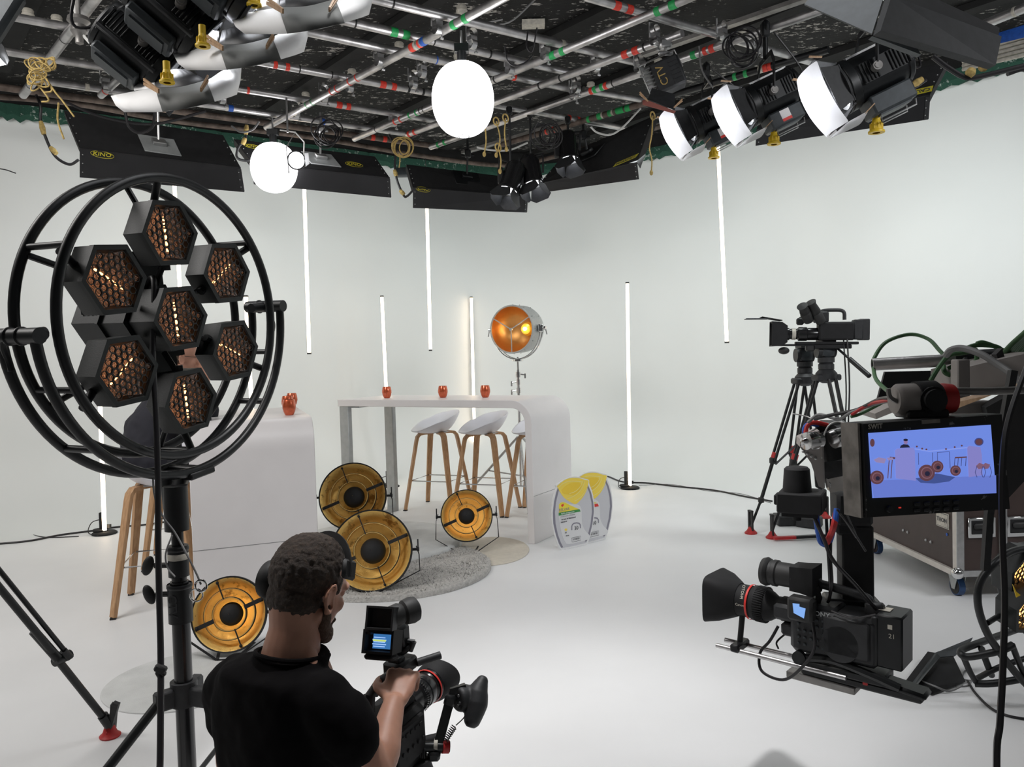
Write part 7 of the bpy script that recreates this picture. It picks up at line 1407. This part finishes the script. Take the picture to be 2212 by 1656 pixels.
# ------------------------------------------------------------------ second round lamp, cut off by the right edge
t = T('round_hexagon_lamp', 'second round hexagon lamp resting low on the floor at the right edge, lit amber', 'lamp', Z(2180, 1480))
K['amberlit'] = mat('amber_lit_reflector', (.8, .4, .1), .3, .5, emit=(1, .52, .16), es=2.2)
m = MB()
def tb(pts, r=.0135): m.tube(curve_pts([D(*p) for p in pts], 7), r, 12)
tb([(2250, 1180, 2.9), (2190, 1190, 2.85), (2150, 1215, 2.8), (2118, 1255, 2.8), (2112, 1300, 2.8), (2125, 1350, 2.82), (2150, 1395, 2.85), (2200, 1460, 2.9), (2240, 1500, 2.95)])
tb([(2260, 1170, 3.1), (2190, 1182, 3.05), (2165, 1200, 3.0), (2158, 1235, 3.0), (2168, 1290, 3.0), (2190, 1330, 3.0), (2240, 1390, 3.0)])
tb([(2133, 1345, 2.82), (2160, 1330, 2.9), (2185, 1330, 3.0)], .010); tb([(2160, 1318, 2.95), (2200, 1335, 2.9), (2240, 1350, 2.9)], .010)
mk('ring_frame', m, 'black', t)
m = MB(); tb([(2220, 1350, 3.2), (2160, 1372, 3.1), (2110, 1390, 3.0), (2080, 1402, 2.95), (2076, 1412, 2.92), (2095, 1418, 2.9), (2160, 1405, 2.85), (2188, 1392, 2.85)], .0135); tb([(2080, 1415, 2.93), (2095, 1450, 2.96), (2108, 1472, 2.98)], .011); tb([(2105, 1476, 2.98), (2150, 1475, 2.95), (2240, 1460, 2.9)], .0135); tb([(2186, 1392, 2.86), (2205, 1440, 2.9), (2225, 1480, 2.95)], .011); tb([(2110, 1465, 3.05), (2160, 1440, 3.0), (2220, 1420, 3.0)], .011); tb([(2120, 1400, 2.98), (2135, 1440, 3.02), (2142, 1458, 3.05)], .012)
mk('yoke', m, 'black', t)
ln = V((.35, -.85, -.25)).normalized(); lX = V((.9, .35, 0)).normalized(); lZ = lX.cross(-ln)*-1; lZ = V((.25, -.1, .95)); lX = lZ.cross(ln).normalized()*-1; lZ = ln.cross(lX).normalized()
sv = K['hexred']; K['hexred'] = K['amberlit']
hexlamp(t, D(2222, 1240, 2.9), lX, lZ, ln, .105, .085, 1.2); hexlamp(t, D(2232, 1318, 2.88), lX, lZ, ln, .105, .085, .6); K['hexred'] = sv
m = MB(); m.cyl(D(2200, 1260, 2.95), D(2225, 1290, 2.95), .02, n=10); m.box(D(2180, 1275, 2.95), (.03, .03, .05), None, .006); mk('white_plug', m, 'tapew', t); mk('yellow_tag', MB().prism([D(2188, 1262, 2.8), D(2196, 1278, 2.8), D(2205, 1285, 2.8), D(2196, 1290, 2.8)], V((0, .004, 0))), 'yellow', t)
# ------------------------------------------------------------------ black folded fixture lying on the floor
t = T('floor_light_fixture', 'black folded light fixture lying on the floor left of the second round lamp', 'light fixture', Z(2020, 1490))
a, b, c, d_ = Z(1966, 1482, .01), Z(2014, 1498, .01), Z(2086, 1470, .02), Z(2082, 1445, .16)
e = D(2022, 1412, 3.3)
P1, P2, P3, P4 = Z(1966, 1481, .012), D(2022, 1413, 3.42), D(2060, 1415, 3.40), D(2085, 1470, 3.22)
m = MB(); m.rings([[Z(1967, 1482, .01), D(2022, 1412, 3.38), D(2022, 1414, 3.36)], [Z(2012, 1498, .01), D(2056, 1420, 3.30), D(2054, 1424, 3.28)], [Z(2086, 1474, .01), D(2064, 1420, 3.28), D(2062, 1426, 3.26)]]) if False else m.prism([Z(1970, 1483, .008), Z(2012, 1499, .008), Z(2086, 1472, .008), D(2060, 1418, 3.35), D(2022, 1412, 3.38)], V((-.02, .03, .0)))
mk('housing', m, 'blackm', t)
m = MB(); m.prism([Z(1965, 1481, .008), Z(1972, 1484, .02), D(2026, 1418, 3.32), D(2020, 1409, 3.34)], V((.012, -.006, .008))); mk('long_flap', m, 'slate', t)
m = MB(); m.prism([D(2020, 1410, 3.33), D(2098, 1378, 3.28), D(2094, 1386, 3.25), D(2060, 1418, 3.28), D(2030, 1420, 3.30)], V((.004, -.006, .006))); mk('side_flap', m, 'slate', t)
m = MB(); m.tube(curve_pts([D(1985, 1455, 3.25), D(1988, 1468, 3.2), D(2020, 1482, 3.1), D(2050, 1492, 3.1), D(2080, 1480, 3.1)], 6), .004, 6); mk('cord', m, 'cabley', t)
